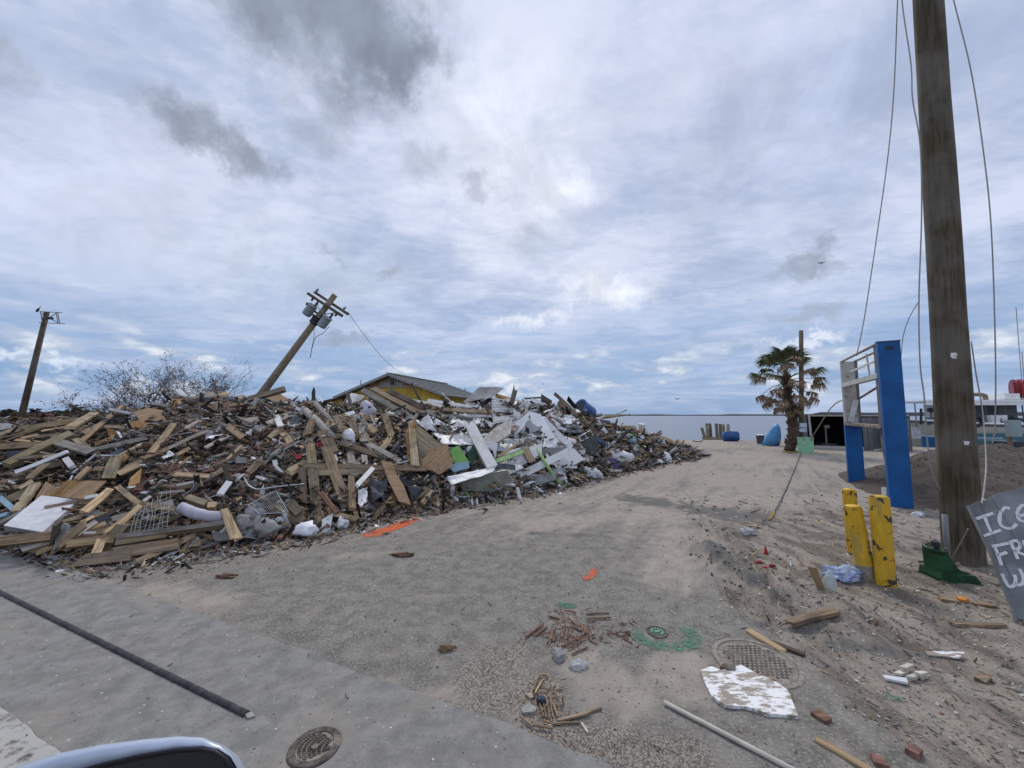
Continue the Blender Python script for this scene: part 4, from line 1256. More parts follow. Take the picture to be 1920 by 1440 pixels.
pl(ZC, (1500, 295), (1640, 285), 14, 'wood_dark', .0)
pl(ZC, (660, 1150), (745, 1050), 40, 'wood_tan', .2)
# seaward end
crump(ZD, [(330, 270), (520, 310), (610, 410), (390, 390)], 'slate', .3, amp=.05, fr=2, name='roof_felt', label='dark slate-coloured roofing felt on the seaward slope', cat='roofing felt')
for a, b, w, mt in (((350, 80), (480, 200), 26, 'wood_brown'), ((380, 140), (630, 340), 46, 'wood_brown'), ((320, 160), (430, 300), 30, 'wood_tan'), ((480, 250), (640, 380), 40, 'wood_dark'), ((580, 240), (660, 370), 22, 'wood_olive'), ((640, 290), (800, 430), 50, 'wood_brown'), ((610, 200), (690, 250), 24, 'wood_dark'), ((650, 265), (870, 262), 16, 'wood_tan'), ((720, 285), (970, 250), 10, 'wood_brown'), ((800, 270), (940, 212), 8, 'wood_grey'), ((860, 340), (930, 460), 26, 'wood_brown'), ((890, 350), (1000, 352), 18, 'wood_tan'), ((900, 365), (1010, 366), 14, 'wood_brown'),
                    ((900, 510), (1150, 695), 32, 'wood_olive'), ((950, 600), (1010, 700), 40, 'wood_olive'), ((1010, 520), (1080, 650), 36, 'wood_tan'), ((1040, 520), (1090, 640), 24, 'wood_tan'), ((730, 560), (900, 540), 26, 'wood_tan'), ((790, 560), (820, 490), 50, 'wood_tan'), ((760, 430), (870, 440), 26, 'wood_brown'), ((940, 640), (1000, 700), 30, 'wood_grey'), ((1270, 510), (1350, 610), 36, 'wood_tan'), ((1150, 470), (1260, 560), 26, 'wood_brown'), ((1130, 680), (1240, 690), 12, 'wood_brown'), ((930, 725), (1100, 728), 10, 'wood_red'), ((1450, 600), (1580, 612), 8, 'wood_dark'), ((790, 705), (900, 712), 20, 'pvc_white'), ((500, 750), (590, 740), 14, 'wood_brown'), ((620, 800), (720, 793), 12, 'wood_new'), ((1440, 520), (1510, 570), 14, 'wood_dark')):
    pl(ZD, a, b, w, mt, .16)
v, f = tube([hit(*ZD(560, 185), .1), hit(*ZD(640, 245), .1)], [.26, .26], 16)
o = mk('barrel', v, f, 'blue_plastic', smooth=False, label='blue plastic barrel lying on the seaward crest', cat='barrel')
a_, b_ = hit(*ZD(560, 185), .1), hit(*ZD(640, 245), .1)
dn = (b_ - a_).normalized()
mk('rim', *tube([a_ - dn * .03, a_ + dn * .03], [.275, .275], 16), 'blue_tank', o)
mk('opening', *tube([a_ - dn * .034, a_ - dn * .031], [.22, .22], 16), 'navy_tarp', o)
flat(ZD, [(540, 440), (660, 420), (700, 430), (705, 560), (620, 600), (560, 560)], 'black_plastic', .35, .5, 'black cabinet tipped over on the seaward slope', 'cabinet')
mb = MB()
K4 = [hit(*ZD(*q), .6) for q in ((545, 435), (640, 380), (665, 420), (560, 470))]
for a, b in ((0, 1), (1, 2), (2, 3), (3, 0)): mb.add(*tube([K4[a], K4[b]], .018, 5))
mb.add(*tube([K4[0].lerp(K4[1], .5), K4[3].lerp(K4[2], .5)], .018, 5))
mb.build('chair_frame', 'grey_metal', label='grey tubular metal frame above the black cabinet', cat='frame')
flat(ZD, [(675, 300), (720, 310), (790, 395), (750, 405)], 'white_paint', .05, .3, 'white panel lying on dark boards on the seaward slope', 'panel')
flat(ZD, [(720, 290), (800, 300), (870, 420), (820, 425)], 'slate', .03, .2)
flat(ZD, [(660, 430), (700, 425), (790, 510), (770, 520)], 'blue_plastic', .03, .3, 'blue strip beside the black cabinet', 'strip')
flat(ZD, [(770, 620), (820, 600), (880, 690), (830, 700)], 'purple', .03, .2, 'purple cloth at the foot of the seaward end', 'cloth')
flat(ZD, [(1160, 400), (1300, 450), (1370, 500), (1230, 500)], 'plywood', .02, .14, 'brown sheet sloping to the tip of the heap', 'sheet')
flat(ZD, [(950, 400), (990, 385), (1015, 410), (960, 435)], 'lime', .05, .2, 'lime tub at the seaward end', 'tub')
flat(ZD, [(1015, 420), (1045, 345), (1065, 350), (1050, 420)], 'plywood_pale', .04, .2)
flat(ZD, [(1060, 440), (1100, 380), (1150, 410), (1110, 440)], 'foam_cream', .08, .2)
flat(ZD, [(630, 640), (740, 600), (760, 615), (660, 680)], 'grey_board', .03, .16)
flat(ZD, [(1155, 560), (1210, 555), (1215, 640), (1155, 640)], 'concrete_chunk', .12, .2, 'grey block standing beside the white dish', 'block')
for zz, c_, rr, hh_, lb in ((ZD, (855, 425), .14, .3, 'white bucket on the seaward slope above the pale blue bag'), (ZD, (1060, 350), .13, .26, 'white bucket on the seaward crest')):
    q = hit(*zz(*c_), .2)
    v, f = lathe(q - Vector((0, 0, hh_ / 2)), [(rr * .82, 0), (rr, hh_), (rr * .92, hh_), (rr * .8, hh_ * .9)], 16, Matrix.Rotation(.25, 3, 'X'))
    mk('bucket', v, f, 'white_plastic', label=lb, cat='bucket')
q = hit(*ZD(1240, 615), .25)
v, f = lathe(q, [(.30, 0), (.27, .05), (.18, .09), (.05, .11)], 20, Matrix.Rotation(R(70), 3, 'X'))
mk('dish', v, f, 'white_plastic', smooth=True, label='white round dish lying at the foot of the seaward end', cat='dish')

# ---- the rest of the planks and panels, scattered as the heap was tipped
cr_px = [q[0] for q in CREST]; cr_py = [q[1] for q in CREST]
bs_px = [q[0] for q in BASE]; bs_py = [q[1] for q in BASE]
KEEP = [(60, 860, 240, 935), (0, 920, 165, 1000), (235, 762, 335, 852), (325, 930, 425, 990), (245, 940, 325, 1005), (575, 830, 662, 1000), (755, 785, 860, 895), (830, 765, 1090, 955), (700, 720, 850, 765), (445, 775, 510, 810), (540, 765, 600, 800), (0, 800, 130, 890), (655, 745, 690, 800), (705, 860, 770, 945)]
def spot(lo, hi, t0=.04, t1=.88):
    for k in range(12):
        px = random.uniform(lo, hi)
        top = np.interp(px, cr_px, cr_py); bot = np.interp(px, bs_px, bs_py)
        py = bot + (top - bot) * random.uniform(t0, t1)
        if not any(a < px < c and b < py < d for a, b, c, d in KEEP): break
    return px, py
def scatter_plank(px, py, mats, L, w, ang, spread):
    c = hit(px, py, random.uniform(-.06, .05))
    nv = surf_n(c.x, c.y)
    t1 = Vector((1, 0, 0)); t1 = (t1 - nv * t1.dot(nv)).normalized(); t2 = nv.cross(t1)
    a = R(random.gauss(ang, spread))
    d = t1 * math.cos(a) + t2 * math.sin(a) + nv * random.gauss(0, .16)
    d.normalize()
    plank_w(c - d * L / 2, c + d * L / 2, w, random.choice(mats), random.uniform(.02, .05), px=px, nrm=(nv + Vector((random.gauss(0, .4), random.gauss(0, .4), 0))).normalized())
WL = ['wood_tan', 'wood_olive', 'wood_brown', 'wood_brown', 'wood_grey', 'wood_dark', 'wood_olive']
for k in range(40):
    scatter_plank(*spot(-60, 270), WL, random.uniform(.5, 1.6), random.uniform(.05, .13), 35, 22)
for k in range(18):
    scatter_plank(*spot(270, 560), WL + ['wood_grey'], random.uniform(.2, .8), random.uniform(.03, .10), 20, 60)
for k in range(40):
    scatter_plank(*spot(560, 830), WL + ['wood_grey'], random.uniform(.4, 1.3), random.uniform(.05, .13), -60, 45)
for k in range(16):
    scatter_plank(*spot(820, 1085, .1, .97), WL + ['white_metal', 'wood_grey'], random.uniform(.4, 1.2), random.uniform(.04, .12), -30, 50)
for k in range(40):
    scatter_plank(*spot(1060, 1290), WL, random.uniform(.5, 1.6), random.uniform(.06, .16), -35, 40)
SHM = {'a': ['plywood', 'navy_tarp', 'grey_board', 'black_plastic', 'plywood_orange'], 'b': ['grey_board', 'brick', 'white_metal', 'slate', 'black_plastic'], 'c': ['black_plastic', 'slate', 'plywood', 'grey_board', 'white_metal'], 'd': ['white_sheet', 'white_metal', 'grey_metal', 'slate', 'white_sheet'], 'e': ['slate', 'plywood', 'black_plastic', 'grey_board', 'white_plastic', 'navy_tarp']}
for lo, hi, key, cnt in ((-40, 270, 'a', 16), (270, 560, 'b', 22), (560, 830, 'c', 20), (820, 1085, 'd', 16), (1060, 1290, 'e', 22)):
    for k in range(cnt):
        px, py = spot(lo, hi)
        r_ = random.uniform(8, 24) * (1.4 if key in 'ce' else 1)
        a0 = random.uniform(0, 6.28)
        nn = random.choice((3, 4, 4, 5))
        pts = [(px + r_ * random.uniform(.6, 1.2) * math.cos(a0 + 6.283 * i / nn), py + .7 * r_ * random.uniform(.5, 1.1) * math.sin(a0 + 6.283 * i / nn)) for i in range(nn)]
        flat(Z(0, 0, 1), pts, random.choice(SHM[key]), .015, random.uniform(.0, .06), face=random.uniform(.25, .6))
# more torn white sheet and siding among the panels
r9 = random.Random(5)
WT = ('bent up at one side', 'torn along its edge', 'half buried', 'folded double', 'dented in the middle', 'lying flat', 'standing on edge', 'stained brown', 'curled at the end', 'cracked across', 'pinched between boards', 'wedge shaped', 'nearly square', 'long and narrow', 'with a ragged corner', 'hanging over the slope')
for k in range(16):
    cx, cy = r9.uniform(835, 1085), 0
    top = np.interp(cx, cr_px, cr_py); bot = np.interp(cx, bs_px, bs_py)
    cy = bot + (top - bot) * r9.uniform(.18, .95)
    rx, ry, a0 = r9.uniform(16, 38), r9.uniform(8, 20), r9.uniform(-.9, .9)
    cs = [(cx + rx * x * math.cos(a0) - ry * y * math.sin(a0) + r9.uniform(-5, 5), cy + rx * x * math.sin(a0) + ry * y * math.cos(a0) + r9.uniform(-4, 4)) for x, y in ((-1, 1), (1, 1), (1, -1), (-1, -1))]
    crump(Z(0, 0, 1), cs, r9.choice(['white_sheet', 'white_metal', 'white_sheet', 'white_paint', 'grey_metal']), offs=[r9.uniform(.08, .34) for q in cs], amp=r9.uniform(.02, .12), fr=r9.uniform(2, 5), corr=.012 if k % 4 == 0 else 0, ncorr=8, nu=40 if k % 4 == 0 else 14, name='metal_sheet', label='scrap of white sheet %s among the crumpled panels' % WT[k], cat='metal sheet', seed=k)
# bricks and broken bricks
bv, bf = box(0, 0, 0, .2, .095, .06)
bmesh_shared = []
for q in range(4):
    me = bpy.data.meshes.new('brick')
    me.from_pydata([(x * random.uniform(.8, 1.1) * (1 - .12 * q), y * random.uniform(.85, 1.1), z * random.uniform(.9, 1.1)) for x, y, z in bv], [], bf)
    me.materials.append(MATS['brick']); bmesh_shared.append(me)
for k in range(75):
    px, py = spot(265, 580, .12, .8) if k < 62 else spot(900, 1300, .02, .3)
    c = hit(px, py, .05)
    o = bpy.data.objects.new('brick', random.choice(bmesh_shared)); COL.objects.link(o)
    o.location = c; o.rotation_euler = (random.uniform(-.6, .6), random.uniform(-.6, .6), random.uniform(0, 6.28))
    s_ = random.uniform(.5, 1.0); o.scale = (s_,) * 3
    tag(o, 'red brick or brick half loose in the rubble of the heap', 'brick', 'loose bricks of the debris heap')

# ---- uncountable rubble: chips, splinters, plaster, shreds
def chips(name, px, py, smin, smax, mats, weights, elong=.25, off=.02, label=None, flatten=.6):
    n_ = len(px)
    dx, dz, Yh = hits(px, py)
    Yh = Yh - off
    P = np.stack([dx * Yh, Yh, 1.7 + dz * Yh], -1)
    return chip_mesh(name, P, Yh, smin, smax, mats, weights, elong, flatten)
def chip_mesh(name, P, Yh, smin, smax, mats, weights, elong, flatten=.6, amax=1e9):
    n_ = len(P)
    s = (smin + (smax - smin) * rng.random(n_) ** 2.2) * Yh / FPX
    s = np.minimum(s, amax)
    long_ = rng.random(n_) < elong
    sx = s * np.where(long_, rng.uniform(3, 8, n_), rng.uniform(.8, 1.6, n_))
    sy = s * np.where(long_, rng.uniform(.5, .9, n_), rng.uniform(.7, 1.3, n_))
    sz = s * rng.uniform(.3, .9, n_) * flatten
    cube = np.array([(-1, -1, -1), (1, -1, -1), (1, 1, -1), (-1, 1, -1), (-1, -1, 1), (1, -1, 1), (1, 1, 1), (-1, 1, 1)], float) * .5
    v = np.repeat(cube[None], n_, 0) * np.stack([sx, sy, sz], -1)[:, None, :]
    v = v * rng.uniform(.65, 1.2, v.shape)
    a = rng.uniform(0, 6.283, n_); b = rng.normal(0, .45, n_); g = rng.normal(0, .45, n_)
    def rot(v, i, j, t_):
        c, s_ = np.cos(t_)[:, None], np.sin(t_)[:, None]
        vi, vj = v[..., i].copy(), v[..., j].copy()
        v[..., i] = vi * c - vj * s_; v[..., j] = vi * s_ + vj * c
    rot(v, 1, 2, b); rot(v, 0, 2, g); rot(v, 0, 1, a)
    v = (v + P[:, None, :]).reshape(-1, 3)
    F = (np.array(BOXF)[None] + (np.arange(n_) * 8)[:, None, None]).reshape(-1, 4)
    mi = rng.choice(len(mats), n_, p=np.array(weights) / sum(weights))
    o = mk(name, v.tolist(), F.tolist(), mats, recenter=False, idx=np.repeat(mi, 6))
    return o
def many(lo, hi, cnt, t0=0.0, t1=1.0):
    px = rng.uniform(lo, hi, cnt)
    top = np.interp(px, cr_px, cr_py); bot = np.interp(px, bs_px, bs_py)
    return px, bot + (top - bot) * rng.uniform(t0, t1, cnt)
CM = ['dark_chip', 'brick', 'concrete_chunk', 'wood_brown', 'wood_tan', 'white_plastic', 'wood_grey', 'black_plastic']
for nm, lo, hi, cnt, sm, wt, elo in (('rubble', 240, 590, 11000, 11, (3, 1.5, 1.8, 1.8, 1.5, .7, 1.7, .8), .18),
                                     ('splinters', -80, 270, 2400, 8, (1.6, .25, .6, 3, 2.6, .35, 2, 1.2), .6),
                                     ('splinters', 560, 850, 5000, 10, (2, .3, .8, 3, 1.6, .35, 2, 2.0), .5),
                                     ('shreds', 820, 1090, 4200, 10, (1.0, .3, 1.4, 1.8, 1.2, 2.4, 2, 1.2), .4),
                                     ('splinters', 1060, 1306, 4600, 8, (2, .4, .8, 3, 1.6, .5, 2, 1.8), .5)):
    tag(chips(nm, *many(lo, hi, cnt), 2.0, sm, CM, wt, elo), 'small broken rubble and splinters covering the debris heap %s' % zone_txt((lo + hi) / 2), 'rubble', kind='stuff')
# fringe spilled on the ground along the foot
px = rng.uniform(-60, 1310, 2600)
bot = np.interp(px, bs_px, bs_py)
dpy = np.abs(rng.normal(0, 9, 2600)) * (bot - 779) / 200
P = np.array([tuple(gnd(a, b, .008)) for a, b in zip(px, bot + dpy)])
tag(chip_mesh('spilled_chips', P, P[:, 1], 1.5, 7, CM, (2, 1, 1.5, 2, 1.2, .6, 1.5, .4), .4), 'small chips spilled along the foot of the debris heap', 'rubble', kind='stuff')

# ================================================================== things beyond and beside the heap
UP = Vector((0, 0, 1))
# ---- yellow building
g0 = Vector((-6.94, 22.0, 0)); rd = Vector((1.9, 6.6, 0)).normalized(); gd = Vector((rd.y, -rd.x, 0))
RZ, EZ, HW, LEN = 4.08, 2.92, 3.3, 6.9
bl = empty('yellow_building', g0, 'yellow gabled building with dark roof standing behind the debris heap', 'building')
def gp(a, b, z): return g0 + gd * a + rd * b + UP * z
mb = MB()
mb.add([gp(-HW + .2, 0, -.05), gp(HW - .2, 0, -.05), gp(HW - .2, 0, 3.38), gp(-HW + .2, 0, 3.38), gp(-HW + .2, LEN, -.05), gp(HW - .2, LEN, -.05), gp(HW - .2, LEN, 2.9), gp(-HW + .2, LEN, 2.9)], [(0, 1, 2, 3), (1, 5, 6, 2), (5, 4, 7, 6), (4, 0, 3, 7)])
# keep the wall tops under the rakes
mb = MB()
w_ = HW - .2
zw = RZ - (RZ - EZ) * w_ / HW - .12
mb.add([gp(-w_, .06, -.05), gp(w_, .06, -.05), gp(w_, .06, zw), gp(0, .06, RZ - .12), gp(-w_, .06, zw), gp(-w_, LEN, -.05), gp(w_, LEN, -.05), gp(w_, LEN, zw), gp(0, LEN, RZ - .12), gp(-w_, LEN, zw)],
       [(0, 1, 2, 3, 4), (1, 6, 7, 2), (6, 5, 9, 8, 7), (5, 0, 4, 9), (2, 7, 8, 3), (3, 8, 9, 4)])
mb.build('wall', 'yellow_wall', bl)
for i in range(21):                                    # vertical boards of the gable wall
    a = -w_ + .16 + i * (2 * w_ - .3) / 20
    top = min(3.32, RZ - (RZ - EZ) * abs(a) / HW - .2)
    mk('board', *bar(gp(a, .04, 0), gp(a, .04, top), .285, .03, rd), 'yellow_wall', bl)
for i, z in enumerate((3.42, 3.56, 3.70)):             # grey lap siding above the band
    hw = HW * (RZ - .22 - z) / (RZ - EZ)
    mk('siding', *bar(gp(-hw, .03, z), gp(hw, .03, z), .05, .14, UP), 'siding_grey' if i else 'fascia', bl)
mk('brown_patch', *bar(gp(-1.45, -.005, 3.48), gp(-.75, -.005, 3.53), .02, .2, UP), 'plywood_orange', bl)
mk('brown_patch', *bar(gp(.75, -.005, 3.53), gp(1.5, -.005, 3.46), .02, .18, UP), 'plywood_orange', bl)
mk('band', *bar(gp(-2.1, -.02, 3.34), gp(2.1, -.02, 3.34), .06, .07, UP), 'fascia', bl)
wn = mk('window', *bar(gp(.10, -.03, 3.42), gp(.10, -.03, 3.80), .34, .05, rd), 'siding_grey', bl)
mk('pane', *bar(gp(.10, -.06, 3.46), gp(.10, -.06, 3.76), .22, .02, rd), 'shed_dark', wn)
mk('louvre', *bar(gp(.10, -.075, 3.46), gp(.10, -.075, 3.76), .03, .015, rd), 'siding_grey', wn)
def slab(pts, th):
    n_ = (pts[1] - pts[0]).cross(pts[3] - pts[0]).normalized()
    if n_.z < 0: n_ = -n_
    v = [q for q in pts] + [q - n_ * th for q in pts]
    return v, [(0, 1, 2, 3), (7, 6, 5, 4), (0, 4, 5, 1), (1, 5, 6, 2), (2, 6, 7, 3), (3, 7, 4, 0)]
for s_ in (-1, 1):
    rf = mk('roof', *slab([gp(0, -.35, RZ), gp(0, LEN + .3, RZ), gp(s_ * (HW + .35), LEN + .3, EZ - .12), gp(s_ * (HW + .35), -.35, EZ - .12)], .08), 'roof_slate', bl)
    for i in range(1, 10):                             # laps of the roofing
        u = i / 10
        a = gp(s_ * (HW + .35) * u, -.34, RZ - (RZ - EZ + .12) * u + .012); b = gp(s_ * (HW + .35) * u, LEN + .29, RZ - (RZ - EZ + .12) * u + .012)
        mk('roof_lap', *bar(a, b, .05, .02), 'roof_slate', rf)
    mk('rake_board', *bar(gp(0, -.38, RZ - .06), gp(s_ * (HW + .35), -.38, EZ - .18), .04, .14, UP), 'fascia', bl)
mk('ridge_cap', *bar(gp(0, -.36, RZ + .02), gp(0, LEN + .31, RZ + .02), .22, .05), 'fascia', bl)
lt = mk('lean_to_roof', *slab([gp(-HW - .1, -.3, EZ - .14), gp(-HW - .1, 5, EZ - .14), gp(-HW - 2.6, 5, EZ - .62), gp(-HW - 2.6, -.3, EZ - .62)], .07), 'wood_dark', bl)
mk('lean_to_wall', *slab([gp(-HW - .1, .05, EZ - .25), gp(-HW - .1, .13, EZ - .25), gp(-HW - 2.5, .13, EZ - .75), gp(-HW - 2.5, .05, EZ - .75)], 1.9), 'yellow_wall', bl)
q = gp(-1.9, -.2, RZ - (RZ - EZ) * 1.9 / HW)
mk('vent_pipe', *tube([q, q + UP * .33], .025, 6), 'wire_dark', bl)
mk('downspout', *tube([gp(HW + .1, -.42, EZ - .02), gp(HW + .7, -.42, EZ - .55)], .05, 6), 'white_metal', bl)

# ---- leaning utility pole with transformers
UY = 13.5
pb, pt = at(488, 742, UY), at(628, 553, UY - .6)
pd = (pt - pb).normalized()
base_p = pb - pd * 1.9
up_ = empty('utility_pole', base_p, 'wooden utility pole leaning over the heap with two grey transformers', 'utility pole')
mk('pole', *tube([base_p, pb, pt], [.145, .135, .095], 12), 'pole_wood_far', up_, smooth=True)
ax = (at(650, 582, UY - .9) - at(592, 544, UY - .9)).normalized()
for dz_, yo in ((.07, -.13), (-.09, .13)):
    c_ = pt - pd * (.40 + dz_)
    c_ = c_ + Vector((0, yo, 0))
    mk('crossarm', *bar(c_ - ax * .72, c_ + ax * .72, .09, .085, pd), 'wood_dark', up_)
for s_ in (-1, 1):
    c_ = pt - pd * .42
    mk('brace', *bar(c_ + ax * (.5 * s_), pt - pd * .85, .03, .02), 'wire_dark', up_)
for k_, (s_, dd) in enumerate(((-.6, .16), (.55, .16), (-.55, -.22), (.45, -.22))):
    c_ = pt - pd * .38 + ax * s_
    mk('insulator', *lathe(c_ + pd * (.06 if dd > 0 else -.24), [(.02, 0), (.045, .03), (.03, .07), (.05, .1), (.03, .15), (.02, .19)], 8, pd.to_track_quat('Z', 'Y').to_matrix()), 'wire_dark' if dd < 0 else 'transformer_grey', up_, smooth=True)
for px_, py_ in ((580, 582), (608, 604)):
    c_ = at(px_, py_, UY - .7)
    tm = (pd.to_track_quat('Z', 'Y')).to_matrix()
    tr = mk('transformer', *lathe(c_ - pd * .2, [(.12, 0), (.14, .02), (.15, .06), (.15, .36), (.165, .37), (.165, .40), (.13, .44)], 16, tm), 'transformer_grey', up_, smooth=False)
    mk('bushing', *lathe(c_ + pd * .22 + ax * .07, [(.03, 0), (.045, .04), (.03, .08), (.045, .11), (.02, .2)], 8, tm), 'wire_dark', tr)
    mk('bushing', *lathe(c_ + pd * .10 - ax * .19, [(.04, 0), (.05, .05), (.03, .1)], 8, tm), 'wire_dark', tr)
    near_ = pb + pd * (c_ - pb).dot(pd)
    mk('bracket', *bar(c_ + pd * .08, near_ + pd * .05, .05, .05), 'wire_dark', up_)
    mk('bracket', *bar(c_ - pd * .1, near_ - pd * .05, .05, .05), 'wire_dark', up_)
mk('collar', *tube([at(592, 600, UY - .45) - pd * .15, at(592, 600, UY - .45) + pd * .15], [.15, .15], 10), 'wire_dark', up_)
mk('loose_wire', *tube(curve([at(618, 612, UY - .7), at(605, 625, UY - .7), at(592, 633, UY - .7), at(586, 650, UY - .7), at(581, 672, UY - .7)], 6), .009, 5), 'wire_dark', up_)
mk('loose_wire', *tube(curve([at(588, 615, UY - .7), at(589, 630, UY - .7), at(584, 655, UY - .7), at(583, 668, UY - .7)], 6), .007, 5), 'wire_dark', up_)
w0, w1 = at(652, 585, UY - .9), gp(0.3, 1.0, RZ + .04)
mk('service_wire', *tube([w0.lerp(w1, i / 12) - UP * (.35 * math.sin(math.pi * i / 12)) for i in range(13)], .008, 5), 'wire_dark', label='thin wire sagging from the leaning pole to the yellow roof', cat='wire')

# ---- pole with empty bracket frame, far left
LY = 19.0
l0, l1 = at(40, 782, LY), at(88, 585, LY)
ld = (l1 - l0).normalized()
l0 = l0 - ld * 1.9
lp = empty('lamp_pole', l0, 'dark leaning pole with an empty metal sign frame on top', 'pole')
mk('pole', *tube([l0, l1], [.14, .10], 12), 'wood_dark', lp, smooth=True)
F4 = [at(*q, LY - .2) for q in ((76, 585), (112, 585), (118, 606), (80, 606))]
mb = MB()
for a, b in ((at(74, 584, LY - .2), at(116, 586, LY - .2)), (at(73, 605, LY - .2), at(121, 607, LY - .2)), (F4[0], F4[3]), (at(108, 586, LY - .2), at(112, 606, LY - .2)), (at(105, 586, LY - .2), at(109, 606, LY - .2)), (at(92, 596, LY - .2), at(106, 587, LY - .2)), (at(92, 596, LY - .2), at(108, 605, LY - .2)), (at(79, 586, LY - .2), at(86, 605, LY - .2))):
    mb.add(*tube([a, b], .018, 5))
mb.build('sign_frame', 'bare_steel', lp)
mk('bracket', *bar(at(86, 596, LY - .15), at(98, 597, LY - .2), .1, .12), 'wire_dark', lp)
def bird(name, c, span, heading, mat, label, cat='bird', flying=True, bank=0.0):
    rm = Matrix.Rotation(heading, 3, 'Z') @ Matrix.Rotation(bank, 3, 'Y')
    v, f = [], []
    L = span * .42
    prof = [(-.5, .01), (-.35, .035), (-.1, .09), (.15, .095), (.32, .06), (.42, .055), (.5, .005)]
    for x, r_ in prof:
        for k in range(8):
            a = 6.283 * k / 8
            v.append(Vector((x * L, r_ * L * 1.5 * math.cos(a), r_ * L * 1.5 * math.sin(a))))
    for i in range(len(prof) - 1):
        for k in range(8):
            f.append((i * 8 + k, i * 8 + (k + 1) % 8, i * 8 + 8 + (k + 1) % 8, i * 8 + 8 + k))
    if flying:
        for s_ in (-1, 1):
            b = len(v)
            for u, z, c0, c1 in ((.05, .02, -.12, .2), (.45, .16, -.1, .17), (.8, .12, -.22, -.02), (1.0, .05, -.36, -.3)):
                for cc in (c0, c1):
                    v.append(Vector((cc * L, s_ * u * span / 2, z * span / 2)))
                    v.append(Vector((cc * L, s_ * u * span / 2, z * span / 2 - .012 * span)))
            for i in range(3):
                q = b + i * 4
                f += [(q, q + 2, q + 6, q + 4), (q + 1, q + 5, q + 7, q + 3), (q, q + 4, q + 5, q + 1), (q + 2, q + 3, q + 7, q + 6)]
    else:
        b = len(v)
        v += [Vector((-.5 * L, -.05 * L, 0)), Vector((-.5 * L, .05 * L, 0)), Vector((-.8 * L, .07 * L, -.1 * L)), Vector((-.8 * L, -.07 * L, -.1 * L)), Vector((-.5 * L, 0, .03 * L))]
        f += [(b, b + 1, b + 2, b + 3), (b, b + 4, b + 1), (b + 4, b + 3, b + 2), (b, b + 3, b + 4), (b + 1, b + 4, b + 2)]
    mk(name, [Vector(c) + rm @ q for q in v], f, mat, smooth=True, label=label, cat=cat)
bird('bird', at(71, 581, LY - .2), .85, R(160), 'bird_dark', 'dark bird perched on the sign frame of the leaning pole', flying=False, bank=R(35))
bird('bird', at(872, 731, 25), .6, R(30), 'bird_dark', 'dark bird perched on the yellow building roof', flying=False, bank=R(-40))
bird('gull', at(1540, 493, 26), .5, R(70), 'bird_grey', 'grey gull gliding high above the palm', bank=R(55))
bird('gull', at(1270, 748, 45), .6, R(60), 'bird_grey', 'grey gull flying low over the water', bank=R(70))
bird('gull', at(1019, 720, 45), .5, R(10), 'bird_grey', 'small gull flying over the corrugated sheets', bank=R(10))

# ---- bare shrubs behind the heap
def shrub(px, py, Y_, top_py, spread, seed, label, bend=0.0):
    r_ = random.Random(seed)
    b0 = at(px, py, Y_); b0.z = 0
    H = at(px, top_py, Y_).z
    root = empty('bare_shrub', b0, label, 'shrub', 'bare shrubs behind the heap')
    wood_, leaf = MB(), MB()
    def grow(p, d, L, rad, lev):
        pts = [p]; q = p.copy(); dd = d.copy()
        for k in range(4):
            dd = (dd + Vector((r_.gauss(0, .16), r_.gauss(0, .16), r_.gauss(.04, .1)))).normalized()
            q = q + dd * L / 4; pts.append(q.copy())
        wood_.add(*tube(pts, [rad * (1 - .13 * i) for i in range(5)], 5 if lev < 2 else 3, False))
        if lev >= 2:
            for k in range(1 if lev == 2 else 2):
                c = pts[r_.randint(1, 4)] + Vector((r_.gauss(0, .05), r_.gauss(0, .05), r_.gauss(0, .05)))
                a = Vector((r_.gauss(0, 1), r_.gauss(0, 1), r_.gauss(0, 1))).normalized() * .04; b = a.orthogonal().normalized() * .022
                leaf.add([c - a, c + b, c + a, c - b], [(0, 1, 2, 3)])
        if lev < 4:
            for k in range((5, 5, 3, 3)[lev]):
                i = r_.randint(1, 4)
                nd = (dd + Vector((r_.gauss(0, .62), r_.gauss(0, .62), r_.gauss(.1, .42)))).normalized()
                grow(pts[i], nd, L * r_.uniform(.5, .72), rad * .52, lev + 1)
    for k in range(3):
        grow(b0 + Vector((r_.gauss(0, .15), r_.gauss(0, .15), 0)), Vector((r_.gauss(bend, spread), r_.gauss(0, spread), 1)).normalized(), H * .60, .040, 0)
    wood_.build('branches', 'bark_red', root)
    leaf.build('dry_leaves', 'leaf_brown', root)
shrub(262, 770, 22, 690, .22, 3, 'tall bare shrub with few dry leaves next to the low one', .05)
shrub(315, 770, 22, 690, .30, 8, 'broad bare shrub behind the tuft of insulation', .1)
shrub(210, 770, 21, 738, .30, 5, 'low bare shrub left of the tall one')
shrub(352, 770, 23, 700, .25, 21, 'bare shrub between the broad one and the round one')
shrub(402, 770, 23, 706, .18, 13, 'small round bare shrub beside the leaning utility pole')

